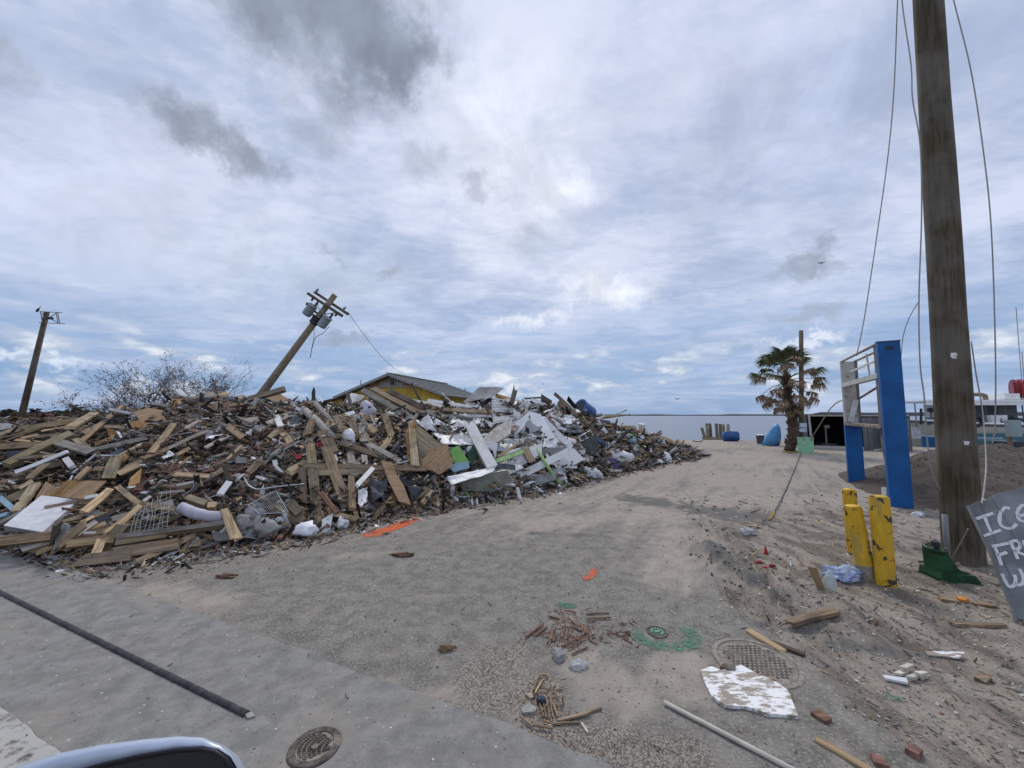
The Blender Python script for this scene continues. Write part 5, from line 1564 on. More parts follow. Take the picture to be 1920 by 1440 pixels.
# ---- far tree line on the left
def leafy(name, px, top, Y_, w, mat, label, cat, palm=False, seed=1):
    r_ = random.Random(seed)
    b0 = at(px, 779, Y_); b0.z = 0
    H = at(px, top, Y_).z
    root = empty(name, b0, label, cat)
    mk('trunk', *tube([b0, b0 + Vector((.3, 0, H * .6)), b0 + Vector((.1, 0, H * .85))], [.25, .2, .15], 6), 'palm_trunk', root)
    mb = MB()
    if palm:
        for k in range(22):
            a, e = r_.uniform(0, 6.28), r_.uniform(-.4, .9)
            c = b0 + UP * H * .85
            L = w * r_.uniform(.6, 1)
            d = Vector((math.cos(a), math.sin(a), e)).normalized()
            s_ = d.cross(UP).normalized() * .22 * w
            m_ = c + d * L * .6; t_ = m_ + (d * .5 - UP * .45) * L * .6
            mb.add([c, m_ + s_, t_, m_ - s_], [(0, 1, 2), (0, 2, 3)])
    else:
        for k in range(500):
            u = Vector((r_.gauss(0, 1), r_.gauss(0, 1), r_.gauss(0, 1))).normalized() * r_.uniform(.3, 1) ** .5
            c = b0 + Vector((u.x * w, u.y * w, H * .55 + u.z * H * .45))
            a = Vector((r_.gauss(0, 1), r_.gauss(0, 1), r_.gauss(0, 1))).normalized() * w * .16; b = a.orthogonal().normalized() * w * .1
            mb.add([c - a, c + b, c + a, c - b], [(0, 1, 2, 3)])
    mb.build('crown', mat, root)
for i, (px, top, w, pm) in enumerate(((18, 768, 1.6, True), (66, 767, 1.6, True), (137, 760, 2.2, True), (156, 768, 1.6, True), (170, 770, 1.4, True))):
    leafy('palm_tree', px, top, 90 + i * 4, w * 1.2, 'far_leaf', 'wind-torn palm far behind the white slab end of the heap, %s' % ('beside the dark leaning pole', 'above the pinkish bush', 'tallest of the row', 'next to the tallest one', 'nearest the low bare shrub')[i], 'palm tree', pm, 30 + i)
for i, (px, top, w, mt, lb) in enumerate(((75, 772, 3.0, 'far_leaf_pink', 'pinkish dry bush far behind the heap'), (108, 770, 2.2, 'far_leaf', 'dark round bush far off between pinkish bush and palm'), (128, 769, 2.0, 'far_leaf', 'dark round bush at the foot of the tallest far palm'), (145, 771, 2.0, 'far_leaf', 'dark low bush on the far side of the tallest palm'), (190, 773, 3.0, 'far_leaf', 'dark low bush far behind the low bare shrub'), (-10, 773, 4, 'far_leaf', 'dark wide bush at the far field edge'), (30, 774, 3.5, 'far_leaf', 'dark bush behind the foot of the leaning pole'), (55, 774, 3, 'far_leaf', 'dark low bush beside the pinkish bush'), (215, 774, 3, 'far_leaf', 'dark bush behind the bare shrubs'))):
    leafy('bush', px, top, 95 + i * 3, w, mt, lb, 'bush', False, 50 + i)

# ---- fan palm
PY_ = 18.6
pbse = gnd(1480, 846); PY_ = pbse.y
pc = at(1473, 702, PY_)
pr = empty('fan_palm', pbse, 'fan palm with green top and hanging brown fronds on the lot', 'palm tree')
tp = [pbse, at(1487, 815, PY_), at(1484, 770, PY_), at(1475, 730, PY_), pc]
mk('trunk', *tube(curve(tp, 4), [.24, .22, .22, .23, .22, .21, .20, .19, .18, .17, .16, .15, .14, .13, .12, .11, .10], 12), 'palm_trunk', pr, smooth=True)
mb = MB(); r_ = random.Random(4)
tcv = curve(tp, 10)
for k in range(230):                                   # old leaf bases
    c = tcv[min(len(tcv) - 1, int(r_.uniform(.1, .93) * len(tcv)))]
    a = r_.uniform(0, 6.28); d = Vector((math.cos(a), math.sin(a), 0))
    mb.add(*bar(c + d * .12 - UP * .05, c + d * r_.uniform(.20, .29) + UP * r_.uniform(.06, .2), .08, .04))
mb.build('leaf_bases', 'palm_trunk', pr)
def frond_mesh(seed, mat, droop, rad, stalk):
    r_ = random.Random(seed); mb = MB()
    tip = Vector((stalk, 0, -.12 * droop))
    mb.add(*tube([(0, 0, 0), (stalk * .5, 0, .05), tip], [.022, .016, .011], 5))
    for k in range(30):
        a = R(-105 + 210 * k / 29 + r_.gauss(0, 2))
        L = rad * (.72 + .28 * math.cos(a * .8)) * r_.uniform(.88, 1.08)
        d = Vector((math.cos(a), math.sin(a), r_.gauss(0, .05)))
        s_ = Vector((-d.y, d.x, 0)).normalized()
        p0 = tip; p1 = tip + d * L * .55 + UP * (.05 - .10 * droop); p2 = tip + d * L * (.95 - .25 * droop) - UP * (.14 + .5 * droop * L)
        wv = .033 * rad / .7
        fold = UP * .022
        mb.add([p0, p1 + s_ * wv + fold, p1 - fold * .4, p1 - s_ * wv + fold, p2], [(0, 2, 1), (0, 3, 2), (1, 2, 4), (2, 3, 4)])
    me = bpy.data.meshes.new('frond')
    me.from_pydata([tuple(q) for q in mb.v], [], mb.f)
    me.materials.append(MATS[mat])
    return me
FM = {(m_, k): frond_mesh(60 + k * 7 + (m_ == 'frond_brown') * 31, m_, (.25, .7, 1.0)[k], (.66, .62, .52)[k], (.95, 1.15, 1.2)[k]) for m_ in ('frond_green', 'frond_brown') for k in range(3)}
r_ = random.Random(9)
for k in range(46):
    u = k / 45
    a = k * 2.39996 + r_.gauss(0, .15)
    e = R(82 - 128 * u + r_.gauss(0, 5))
    gr = u < .52 + r_.gauss(0, .10)
    kk = 0 if u < .3 else (1 if u < .7 else 2)
    o = bpy.data.objects.new('frond', FM[('frond_green' if gr else 'frond_brown', kk)])
    COL.objects.link(o); o.parent = pr
    M = Matrix.Translation(pc - pbse - UP * (.5 * u)) @ Matrix.Rotation(a, 4, 'Z') @ Matrix.Rotation(-e, 4, 'Y') @ Matrix.Rotation(r_.gauss(0, .25), 4, 'X')
    o.matrix_basis = M
for k in range(9):                                    # dead skirt lower on the trunk
    a = k * 2.4
    o = bpy.data.objects.new('frond', FM[('frond_brown', 2)])
    COL.objects.link(o); o.parent = pr
    o.matrix_basis = Matrix.Translation(at(1478, 748, PY_) - pbse) @ Matrix.Rotation(a, 4, 'Z') @ Matrix.Rotation(R(38 + 14 * math.sin(k * 3)), 4, 'Y') @ Matrix.Scale(.62, 4)
mk('twine', *tube([gnd(1466, 846, .03) , gnd(1480, 849, .04), gnd(1494, 846, .03)], .03, 6), 'rope_yellow', label='yellow rope round the foot of the fan palm', cat='rope')
# post beside the palm, notice, cooler box
wp = gnd(1503, 846)
wp_t = at(1502, 620, wp.y)
mk('wooden_post', *tube([wp, wp_t], [.105, .09], 10), 'pole_wood_far', smooth=True, label='tall plain wooden post beside the fan palm', cat='post')
nb = empty('notice_board', at(1505, 800, wp.y - .14), 'pale blue-white notice fixed low on the wooden post', 'notice')
for zc_ in (797, 806):
    mk('notice_sheet', *bar(at(1496.5, zc_, wp.y - .14), at(1512.5, zc_ + .3, wp.y - .14), .02, .20, UP), 'sign_pale', nb)
gc = gnd(1503, 848)
cb = empty('cooler_box', gc, 'mint green box standing against the wooden post', 'box')
mk('body', *box(gc.x + .02, gc.y - .25, .33, .50, .32, .66), 'mint', cb)
mk('lid', *box(gc.x + .02, gc.y - .25, .68, .53, .35, .05), 'mint', cb)
for dx_ in (-.15, .19): mk('latch', *box(gc.x + dx_, gc.y - .42, .60, .05, .02, .09), 'rust', cb)
mk('dark_post', *tube([gnd(1521, 848), at(1521, 818, gc.y - .1)], .06, 8), 'wood_red', label='short dark red post beside the mint green box', cat='post')

# ---- open steel shed
SY = 20.4
def sp(px, py, dy=0): return at(px, py, SY + dy)
x0, x1 = sp(1517, 842).x, sp(1692, 842).x
x1 = x0 + (x1 - x0) * .80
zf, zt = .02, sp(1520, 778).z
sh = empty('steel_shed', (x0, SY, 0), 'low open-fronted steel shed with black interior behind the blue sign posts', 'shed')
xm = x0 + (x1 - x0) * .56
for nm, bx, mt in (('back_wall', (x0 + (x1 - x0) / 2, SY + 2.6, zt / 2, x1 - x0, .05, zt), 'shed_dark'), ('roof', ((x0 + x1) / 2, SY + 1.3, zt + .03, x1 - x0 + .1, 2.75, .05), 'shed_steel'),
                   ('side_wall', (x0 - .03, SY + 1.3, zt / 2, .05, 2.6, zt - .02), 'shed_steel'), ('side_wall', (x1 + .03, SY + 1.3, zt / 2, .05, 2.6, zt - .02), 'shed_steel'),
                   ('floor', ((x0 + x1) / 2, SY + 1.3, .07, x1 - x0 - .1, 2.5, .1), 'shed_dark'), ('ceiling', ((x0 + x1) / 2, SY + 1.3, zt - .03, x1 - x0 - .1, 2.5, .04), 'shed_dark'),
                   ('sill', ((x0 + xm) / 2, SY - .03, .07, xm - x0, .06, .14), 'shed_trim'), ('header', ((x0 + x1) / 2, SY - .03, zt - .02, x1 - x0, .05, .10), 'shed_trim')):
    mk(nm, *box(*bx), mt, sh)
for i in range(9):                                     # ribbed front sheet on the right
    xx = xm + (x1 - xm) * (i + .5) / 9
    mk('ribbed_panel', *box(xx, SY - .02 - .012 * (i % 2), zt / 2 - .05, (x1 - xm) / 9 - .01, .03, zt - .16), 'shed_steel', sh)
mk('dark_hatch', *box(xm + (x1 - xm) * .72, SY - .06, 1.16, .5, .03, .5), 'shed_dark', sh)  # flat square sheet in the shed's near-black colour
mk('door_leaf', *box(x0 - .17, SY - .05, zt / 2, .24, .05, zt - .06), 'shed_steel', sh)
mk('door_jamb', *tube([Vector((x0 + .12, SY - .1, 0)), Vector((x0 + .06, SY - .1, zt + .03))], .05, 6), 'shed_trim', sh)
sh.rotation_euler.z = -R(28)
q = sp(1550, 838, .6); q.z = .12
sc = empty('platform_scale', q, 'pale pillar scale standing inside the dark shed', 'scale')
mk('platform', *box(q.x, q.y, .15, .75, .5, .08), 'shed_steel', sc)
mk('pillar', *bar(q, q + Vector((0, 0, .95)), .06, .05), 'shed_trim', sc)
mk('head', *box(q.x + .07, q.y, 1.1, .26, .08, .17), 'shed_trim', sc)
# motor lying on a trolley beside the shed
q = gnd(1664, 846)
mo = empty('engine', q, 'black engine with red cap on a pale trolley beside the shed', 'engine')
mk('cowling', *lump(q + Vector((.25, 0, .78)), .36, .3, .40, .25, 2, 3, seed=3), 'boat_dark', mo, smooth=True)
mk('leg', *bar(q + Vector((.3, 0, .5)), q + Vector((.42, 0, .03)), .3, .24), 'boat_dark', mo)
mk('red_cap', *lump(q + Vector((-.12, -.12, 1.13)), .19, .15, .15, .2, 2, 2, seed=5), 'red_paint', mo, smooth=True)
mk('grey_cover', *lump(q + Vector((.4, .1, 1.05)), .32, .22, .2, .3, 2, 2, seed=6), 'boat_grey', mo, smooth=True)
mk('yellow_tag', *lump(q + Vector((-.2, -.32, .78)), .07, .03, .05, .2, 2, 2, seed=7), 'hi_vis', mo, smooth=True)
for a, b in (((-.45, -.2, .04), (.1, -.2, .1)), ((-.1, -.2, .45), (.05, -.2, .06)), ((-.45, .2, .04), (.1, .2, .1))):
    mk('trolley_bar', *bar(q + Vector(a), q + Vector(b), .05, .05), 'shed_trim', mo)
# ---- quay things
q = gnd(1426, 832)
tb = empty('trash_can', q, 'dark grey trash can with pale lid near the water', 'trash can')
mk('body', *lathe(q, [(.18, 0), (.22, .46), (.24, .47), (.24, .5)], 16), 'slate', tb)
mk('lid', *lathe(q + UP * .5, [(.25, 0), (.25, .04), (.12, .06)], 16), 'white_plastic', tb)
q = gnd(1370, 827)
tk = empty('water_tank', q, 'blue rectangular tank lying at the water edge', 'tank')
bm = bmesh.new(); bmesh.ops.create_cube(bm, size=1)
bmesh.ops.bevel(bm, geom=bm.edges[:], offset=.10, segments=3, affect='EDGES')
mk('shell', [Vector((w.co.x * .98, w.co.y * .5, w.co.z * .64 + .32)) + q for w in bm.verts], [tuple(x.index for x in w.verts) for w in bm.faces], 'blue_tank', tk, smooth=True)
bm.free()
mk('filler_cap', *lathe(q + UP * .635, [(.09, 0), (.09, .03), (.05, .04)], 12), 'blue_plastic', tk)
# upended skiff behind the palm
q = gnd(1470, 838) + Vector((-.15, .9, 0))
mb = MB(); v, f = [], []
secs = [(0, .50, .10), (.02, .52, .22), (.5, .46, .26), (.9, .36, .24), (1.3, .22, .18), (1.55, .06, .08)]
for z, hw, dp in secs:
    for k in range(9):
        a = math.pi * k / 8
        v.append(q + Vector((-hw * math.cos(a) + (z - .2) * .28, -dp * math.sin(a) - .1, z * .78 + .02)))
for i in range(len(secs) - 1):
    for k in range(8):
        f.append((i * 9 + k, i * 9 + k + 1, i * 9 + 10 + k, i * 9 + 9 + k))
    f.append((i * 9 + 8, i * 9, i * 9 + 9, i * 9 + 17))
f += [tuple(range(8, -1, -1)), tuple(range(45, 54))]
mk('skiff', v, f, 'skyblue_hull', smooth=True, label='light blue skiff hull propped up behind the fan palm', cat='boat')
mk('crate', *box(*(gnd(1450, 836) + Vector((0, 0, .13))), .4, .3, .26), 'blue_plastic', label='small blue crate beside the light blue skiff', cat='crate')
# old pilings
for i, (px, lean) in enumerate(((1316, -.28), (1325, -.05), (1331, -.04), (1343, -.03), (1350, -.02), (1356, -.02), (1365, .02))):
    y_ = 29.3 + .25 * (i % 3)
    b_ = at(px + (4 if i == 0 else 0), 832, y_); b_.z = -1.2
    tz = at(px, (803, 795, 795, 795, 796, 797, 797)[i], y_)
    b_.x = tz.x - lean * (tz.z + 1.2)
    pg = empty('piling', b_, 'weathered wooden piling of the broken dock%s' % (', leaning one' if i == 0 else ''), 'piling', None if i == 0 else 'old dock pilings')
    mk('post', *tube([b_, tz], [.12, .11], 8), 'pole_wood_far', pg, smooth=True)
    mk('cap', *tube([tz, tz + Vector((0, 0, .05))], [.12, .09], 8), 'boat_grey', pg)
mk('dock_beam', *bar(at(1318, 822, 29.2), at(1362, 822, 29.3), .2, .2), 'wood_brown', label='low beam joining the broken dock pilings', cat='beam')
mk('seaweed_line', *tube(curve([gnd(1298, 826, .04), gnd(1308, 828, .03), gnd(1318, 826, .05)], 4), [.03] * 9, 5), 'soil_chip', label='dark rope end on the quay beside the pilings', cat='rope')

# ---- fishing boat
BY = 25.0
def bp(px, py, dy=0): return at(px, py, BY + dy)
bx0, bx1 = bp(1722, 800).x, bp(2010, 800).x
deck = bp(1800, 798).z
bo = empty('fishing_boat', ((bx0 + bx1) / 2, BY + 1.6, -.75), 'white fishing boat with long flat canopy moored beyond the soil heap', 'boat')
v, f = [], []
for i in range(15):
    u = i / 14
    x = bx0 + (bx1 - bx0) * u
    hw = 1.55 * (1 - max(0, (.22 - u) / .22) ** 2 * .92)
    sheer = deck + .35 * (1 - u) ** 3
    for s_, z, k in ((-1, sheer, 1), (-1, sheer - .35, .98), (-1, .15, .9), (-1, -.95, .6), (1, -.95, .6), (1, .15, .9), (1, sheer - .35, .98), (1, sheer, 1)):
        v.append(Vector((x + (.45 * max(0, .22 - u) / .22 * (sheer - z)), BY + 1.6 + s_ * hw * k, z)))
for i in range(14):
    for k in range(7):
        f.append((i * 8 + k, i * 8 + 8 + k, i * 8 + 9 + k, i * 8 + 1 + k))
f += [tuple(range(7, -1, -1)), tuple(range(112, 120))]
mk('hull', v, f, 'boat_cream', bo)
mk('deck', *box((bx0 + bx1) / 2 + .9, BY + 1.6, deck - .22, bx1 - bx0 - 1.9, 2.9, .05), 'boat_grey', bo)
rub = [v[i * 8] + Vector((0, -.04, -.04)) for i in range(15)]
mk('rub_rail', *tube(rub, .05, 6), 'boat_dark', bo)
mk('gunwale', *tube([q + Vector((0, .02, .12)) for q in rub], .07, 6), 'boat_white', bo)
mk('lower_stripe', *bar(Vector((bx0 + 2.4, BY - .02, .1)), Vector((bx1, BY + .03, .1)), .06, .9, UP), 'boat_teal', bo)
rz0 = bp(1800, 758).z
mk('canopy', *box(bp(1858, 750).x + .4, BY + 1.6, rz0 + .2, bp(1990, 750).x - bp(1727, 750).x, 2.9, .09), 'boat_white', bo)
mk('canopy_skirt', *box(bp(1858, 750).x + .4, BY + .2, rz0 + .12, bp(1990, 750).x - bp(1727, 750).x, .05, .34), 'boat_white', bo)
for px in (1730, 1770, 1830, 1864, 1902, 1935):
    mk('canopy_post', *tube([Vector((bp(px, 790).x, BY + .4, deck - .2)), Vector((bp(px, 790).x, BY + .4, rz0 + .1))], .035, 6), 'boat_grey', bo)
cbn = mk('cabin', *box(bp(1838, 780).x, BY + 1.9, (deck + rz0) / 2 - .05, 1.5, 1.6, rz0 - deck + .2), 'boat_white', bo)
for dx_ in (-.35, .35):
    mk('window', *box(bp(1838, 780).x + dx_, BY + 1.08, deck + .95, .5, .04, .45), 'boat_dark', cbn)
mk('door', *box(bp(1850, 780).x, BY + 1.08, deck + .42, .55, .03, 1.0), 'boat_grey', cbn)
mk('aft_cabin', *box(bp(1935, 780).x, BY + 1.9, (deck + rz0) / 2, 1.3, 1.4, rz0 - deck + .15), 'boat_grey', bo)
mk('winch', *lump(bp(1756, 792, .6), .75, .4, .34, .5, 2.2, 3, seed=9), 'boat_grey', bo)
mk('searchlight', *lump(bp(1745, 769, .5), .18, .2, .16, .2, 2, 2, seed=2), 'boat_dark', bo)
mk('searchlight_post', *tube([bp(1746, 772, .5), bp(1746, 797, .5)], .06, 6), 'boat_grey', bo)
mk('bollard', *tube([bp(1727, 766, .3), bp(1727, 796, .3)], .07, 6), 'boat_dark', bo)
mk('exhaust', *tube(curve([bp(1820, 740, .4), bp(1840, 740, .4), bp(1847, 743, .4), bp(1848, 752, .4)], 4), .13, 8), 'wood_brown', bo, smooth=True)
mk('hatch_box', *box(*bp(1882, 744, .8), 1.0, .9, .4), 'boat_white', bo)
for px, s_ in ((1862, .3), (1878, .25)):
    mk('deck_tub', *lathe(bp(px, 797, .3) - UP * .05, [(s_, 0), (s_ * 1.1, .65), (s_ * 1.12, .7)], 12), 'boat_white', bo)
mk('deck_gear', *lump(bp(1885, 788, .4), .9, .4, .28, .5, 2, 3, seed=4), 'boat_dark', bo)
mk('tyre_fender', *tube([bp(1832, 790, -.08) + Vector((.3 * math.cos(a), 0, .3 * math.sin(a))) for a in np.linspace(0, 6.28, 14)], .09, 6), 'black_rubber', bo)
for px, lean in ((1906, 12), (1917, 6)):
    mk('antenna', *tube([bp(px + lean, 745, .8), bp(px - 1, 576 if lean > 8 else 660, .8)], .02, 5), 'wire_grey', bo)
dr = empty('net_drum', bp(1925, 752, .8), 'red net drum on top of the fishing boat', 'drum')
dc = bp(1936, 729, .8); da = Vector((.75, -.66, 0))
mk('drum', *tube([dc - da * .9, dc + da * .9], .62, 18), 'maroon', dr)
for k in range(7):
    mk('net_turn', *tube([dc + da * (-.85 + .27 * k), dc + da * (-.72 + .27 * k)], .68, 18), 'red_paint' if k % 2 else 'maroon', dr)
mk('stand', *box(dc.x, dc.y, dc.z - .78, 1.5, .8, .34), 'boat_cream', dr)
# small blue boat and gear before it
q0, q1 = at(1727, 826, 23.5), at(1850, 826, 23.5)
v, f = [], []
for i in range(9):
    u = i / 8; x = q0.x + (q1.x - q0.x) * u
    hw = .75 * (1 - (1 - min(1, u / .3)) ** 2 * .95) if u < .3 else .75
    for s_, z, k in ((-1, .36 + .1 * (1 - u) ** 2, 1), (-1, -.85, .55), (1, -.85, .55), (1, .36 + .1 * (1 - u) ** 2, 1)):
        v.append(Vector((x + (.5 * max(0, .3 - u) if z < 0 else 0), 23.5 + s_ * hw * k, z)))
for i in range(8):
    for k in range(3): f.append((i * 4 + k, i * 4 + 4 + k, i * 4 + 5 + k, i * 4 + 1 + k))
    f.append((i * 4 + 3, i * 4 + 7, i * 4 + 4, i * 4))
f += [(3, 2, 1, 0), (32, 33, 34, 35)]
rb = mk('rowing_boat', v, f, 'boat_blue', label='small blue boat moored beside the fishing boat', cat='boat')
mk('gunwale', *tube([v[i * 4] for i in range(9)], .04, 6), 'lightblue_panel', rb)
mk('dock_cage', *box(*at(1703, 812, 22), .9, .5, .6), 'grey_metal', label='grey louvred cage on the quay beside the near blue post', cat='cage')
mk('meter_box', *box(*at(1900, 803, 15.5), .36, .25, .66), 'transformer_grey', label='grey electric box on a stake before the fishing boat', cat='box')
mk('stake', *bar(Vector((at(1891, 803, 15.6).x, 15.6, .0)), at(1891, 800, 15.6), .1, .1), 'wood_brown', label='brown stake carrying the grey electric box', cat='stake')
for i, (px, py, Y_, s_, mt, lb) in enumerate(((1871, 824, 19, (1.3, .6, .5), 'boat_teal', 'teal fish tote behind the soil heap'), (1853, 834, 17, (.30, .3, .3), 'white_plastic', 'small white box behind the soil heap'), (1888, 828, 18, (.9, .5, .5), 'boat_dark', 'dark tote beside the teal one'))):
    c_ = at(px, py, Y_); c_.z = s_[2] / 2
    mk('tote', *box(*c_, *s_), mt, label=lb, cat='tote')

# ================================================================== near right: sign frame, pole, bollards
n_b = gnd(1689, 951); f_b = gnd(1606, 905)
sdv = (f_b - n_b); sdv.z = 0; sdv.normalize(); spn = Vector((sdv.y, -sdv.x, 0))
if spn.y > 0: spn = -spn
TOPZ = at(1668, 641, n_b.y).z
sg = empty('sign_frame', n_b, 'tall blue twin-post sign frame with its panels gone', 'sign')
fz = at(1595, 667, f_b.y).z
def post(b, w, d, z, nm='post'):
    ov, of = [], []
    # open channel: wide blue web with two folded flanges
    return mk(nm, *bar(b, Vector((b.x, b.y, z)), w, d, sdv), 'sign_blue', sg)
pw = .32; pd_ = .12
post(n_b, pw, pd_, TOPZ)
post(f_b, pw, pd_, at(1600, 795, f_b.y).z)
mk('cap', *bar(Vector((n_b.x, n_b.y, TOPZ)), Vector((n_b.x, n_b.y, TOPZ + .015)), pw + .02, pd_ + .02, sdv), 'bare_steel', sg)
# inner steel liners of the cabinet
zb_n, zb_f = at(1668, 795, n_b.y).z, at(1605, 800, f_b.y).z
zb_ = (zb_n + zb_f) / 2
ni, fi = n_b + sdv * .10, f_b - sdv * .05
ni.z = fi.z = 0
ztp = TOPZ - .02
wall_w = pw - .04
mk('liner', *bar(ni + sdv * .09 + UP * zb_, ni + sdv * .09 + UP * ztp, wall_w, .22, sdv), 'bare_steel', sg)
lf = mk('liner', *bar(fi + UP * zb_, fi + UP * ztp, wall_w, .06, sdv), 'sign_frame_white', sg)
for s_ in (-1, 1):
    e_ = spn * (s_ * wall_w / 2)
    mk('edge_strip', *bar(fi + e_ + UP * zb_, fi + e_ + UP * (ztp + .02), .05, .09, sdv), 'bare_steel' if s_ > 0 else 'sign_frame_white', sg)
    mk('top_rail', *bar(ni + e_ + UP * ztp, fi + e_ + UP * ztp, .035, .035), 'rust', sg)
    mk('bottom_rail', *bar(ni + e_ + UP * zb_, fi + e_ + UP * zb_, .05, .05), 'rust', sg)
    zz_ = zb_ + (ztp - zb_) * (.66 if s_ > 0 else .62)
    mk('middle_rail', *bar(ni + e_ + UP * zz_, fi + e_ + UP * zz_, .06, .10), 'sign_frame_white', sg)
mk('tray', *bar(ni + UP * (zb_ + .02), fi + UP * (zb_ + .02), wall_w * .8, .02), 'rust', sg)
mk('diagonal', *bar(ni + spn * .13 + UP * (zb_ + (ztp - zb_) * .62), fi + spn * .15 + UP * (zb_ + (ztp - zb_) * .40), .035, .035), 'rust', sg)
mk('tube_lamp', *bar(ni.lerp(fi, .2) + UP * (ztp - .25), fi + UP * (ztp - .28), .03, .04), 'paper_white', sg)
mk('hanger', *bar(ni.lerp(fi, .45) + UP * (ztp - .02), ni.lerp(fi, .40) + UP * (zb_ + (ztp - zb_) * .64), .03, .02), 'sign_frame_white', sg)
mk('ballast_cover', *bar(fi - sdv * .07 - spn * .06 + UP * (zb_ + .05), fi - sdv * .07 + spn * .08 + UP * (zb_ + .62), .11, .05, sdv), 'white_paint', sg)
for k in range(5):
    q = fi - sdv * .045 + spn * random.uniform(-.15, .15) + UP * (zb_ + .2 + .25 * k)
    mk('bolt', *lathe(q, [(.014, 0), (.014, .03)], 6), 'wire_dark', sg)
q = at(1668, 650, n_b.y) + spn * .0
mk('stencil_mark', *bar(n_b + spn * 0 - sdv * (pd_ / 2 + .004) + UP * (TOPZ - .12) - spn * .05, n_b - sdv * (pd_ / 2 + .004) + UP * (TOPZ - .12) + spn * .06, .006, .06, UP), 'boat_dark', sg)
rp0 = fi + spn * .16 + UP * (zb_ + (ztp - zb_) * .40)
mk('guy_rope', *tube(curve([rp0, at(1566, 757, f_b.y + 1), at(1535, 800, f_b.y + 4), Vector((at(1519, 826, f_b.y + 7).x, f_b.y + 7, at(1519, 826, f_b.y + 7).z))], 5), .016, 6), 'rope', label='slack rope from the sign frame to the shed', cat='rope')
mk('hanging_wire', *tube(curve([ni.lerp(fi, .35) + UP * zb_, at(1650, 800, 8.2), at(1657, 850, 8.0), gnd(1668, 895)], 6), .014, 6), 'rope', label='grey wire hanging below the sign tray to the ground', cat='wire')

# ---- big pole
pb = gnd(1806, 1050); ptop = at(1740, 0, pb.y + .15)
pdv = (ptop - pb)
bpole = empty('power_pole', pb, 'thick dark wooden power pole beside the bollards', 'utility pole')
mb = MB(); v, f = [], []
NS_, NK = 60, 28
for i in range(NS_ + 1):
    u = i / NS_ * 1.5
    c = pb + pdv * u - UP * .05 * (1 - u)
    r0 = .176 - .032 * u
    for k in range(NK):
        a = 6.2832 * k / NK
        q = c + Vector((math.cos(a), math.sin(a), 0)) * r0
        q += Vector((math.cos(a), math.sin(a), 0)) * (.007 * mnoise.noise(Vector((math.cos(a) * 3, math.sin(a) * 3, u * 6))) + .004 * mnoise.noise(Vector((math.cos(a) * 11, math.sin(a) * 11, u * 3))))
        v.append(q)
for i in range(NS_):
    for k in range(NK):
        f.append((i * NK + k, i * NK + (k + 1) % NK, (i + 1) * NK + (k + 1) % NK, (i + 1) * NK + k))
f.append(tuple(range(NS_ * NK, (NS_ + 1) * NK)))
# grain runs along the pole: the pole's own long axis is X for the wood
xw, yw, zw_ = frame(pdv)
M = Matrix(((xw.x, yw.x, zw_.x, pb.x), (xw.y, yw.y, zw_.y, pb.y), (xw.z, yw.z, zw_.z, pb.z), (0, 0, 0, 1)))
Mi = M.inverted()
mk('shaft', [Mi @ q for q in v], f, 'pole_wood', bpole, smooth=True, matrix=M)
def on_pole(px, py):
    d = ray(px, py)
    c = at(px, py, pb.y)
    return CAM + (c - CAM) * (1 - .185 / pb.y)
for (px, py, w, h) in ((1789, 667, .06, .07), (1812, 831, .05, .045)):
    C_ = [on_pole(px + a * w * 80, py + b * h * 80) for a, b in ((-1, 1), (1, 1), (1, -1), (-1, -1))]
    patch(C_, 'paper_white', 6, 6, .002, .02, 20, seed=px, name='paper_shred', parent=bpole)
cv = tube([on_pole(1770, 965) + Vector((0, 0, 0)), on_pole(1777, 1052)], .028, 8)
mk('conduit', *tube([on_pole(1771, 965), on_pole(1778, 1050)], .026, 8), 'pvc_grey', bpole, smooth=True)
# wires hanging beside the pole
def wire(pts, Y_, r_, label, mat='wire_grey'):
    P_ = [at(x, y, Y_ if not isinstance(Y_, (list, tuple)) else Y_[i]) for i, (x, y) in enumerate(pts)]
    mk('hanging_wire', *tube(curve(P_, 8), r_, 6), mat, smooth=True, label=label, cat='wire')
wire([(1690, -150), (1683, 0), (1676, 170), (1664, 300), (1640, 470), (1620, 600), (1606, 668)], [6, 6.5, 7, 7.4, 7.9, 8.4, 8.8], .009, 'slack wire running down to the blue sign frame')
wire([(1680, -150), (1691, 0), (1708, 120), (1711, 185), (1725, 270), (1728, 400), (1723, 560), (1725, 680), (1733, 745), (1738, 820), (1748, 885), (1770, 930)], 4.75, .0075, 'grey wire hanging beside the power pole and curling to its foot')
wire([(1760, -120), (1788, 0), (1820, 130), (1842, 270), (1858, 420), (1866, 640), (1866, 790), (1860, 835)], [7] * 8, .010, 'grey wire hanging free in front of the fishing boat')
wire([(1821, 640), (1830, 700), (1842, 770), (1849, 860), (1846, 910), (1841, 944)], [4.7, 4.6, 4.4, 4.1, 3.8, 3.45], .0065, 'grey wire from the power pole to the lettered sheet')
wire([(1723, 565), (1703, 600), (1692, 640), (1688, 700)], [6.5, 7.5, 8.5, 9.5], .007, 'thin wire branching off beside the near blue post')
wire([(1815, 992), (1800, 1020), (1783, 1050)], [3.6, 3.8, 4.05], .0065, 'short stay wire from the lettered sheet to the pole foot')

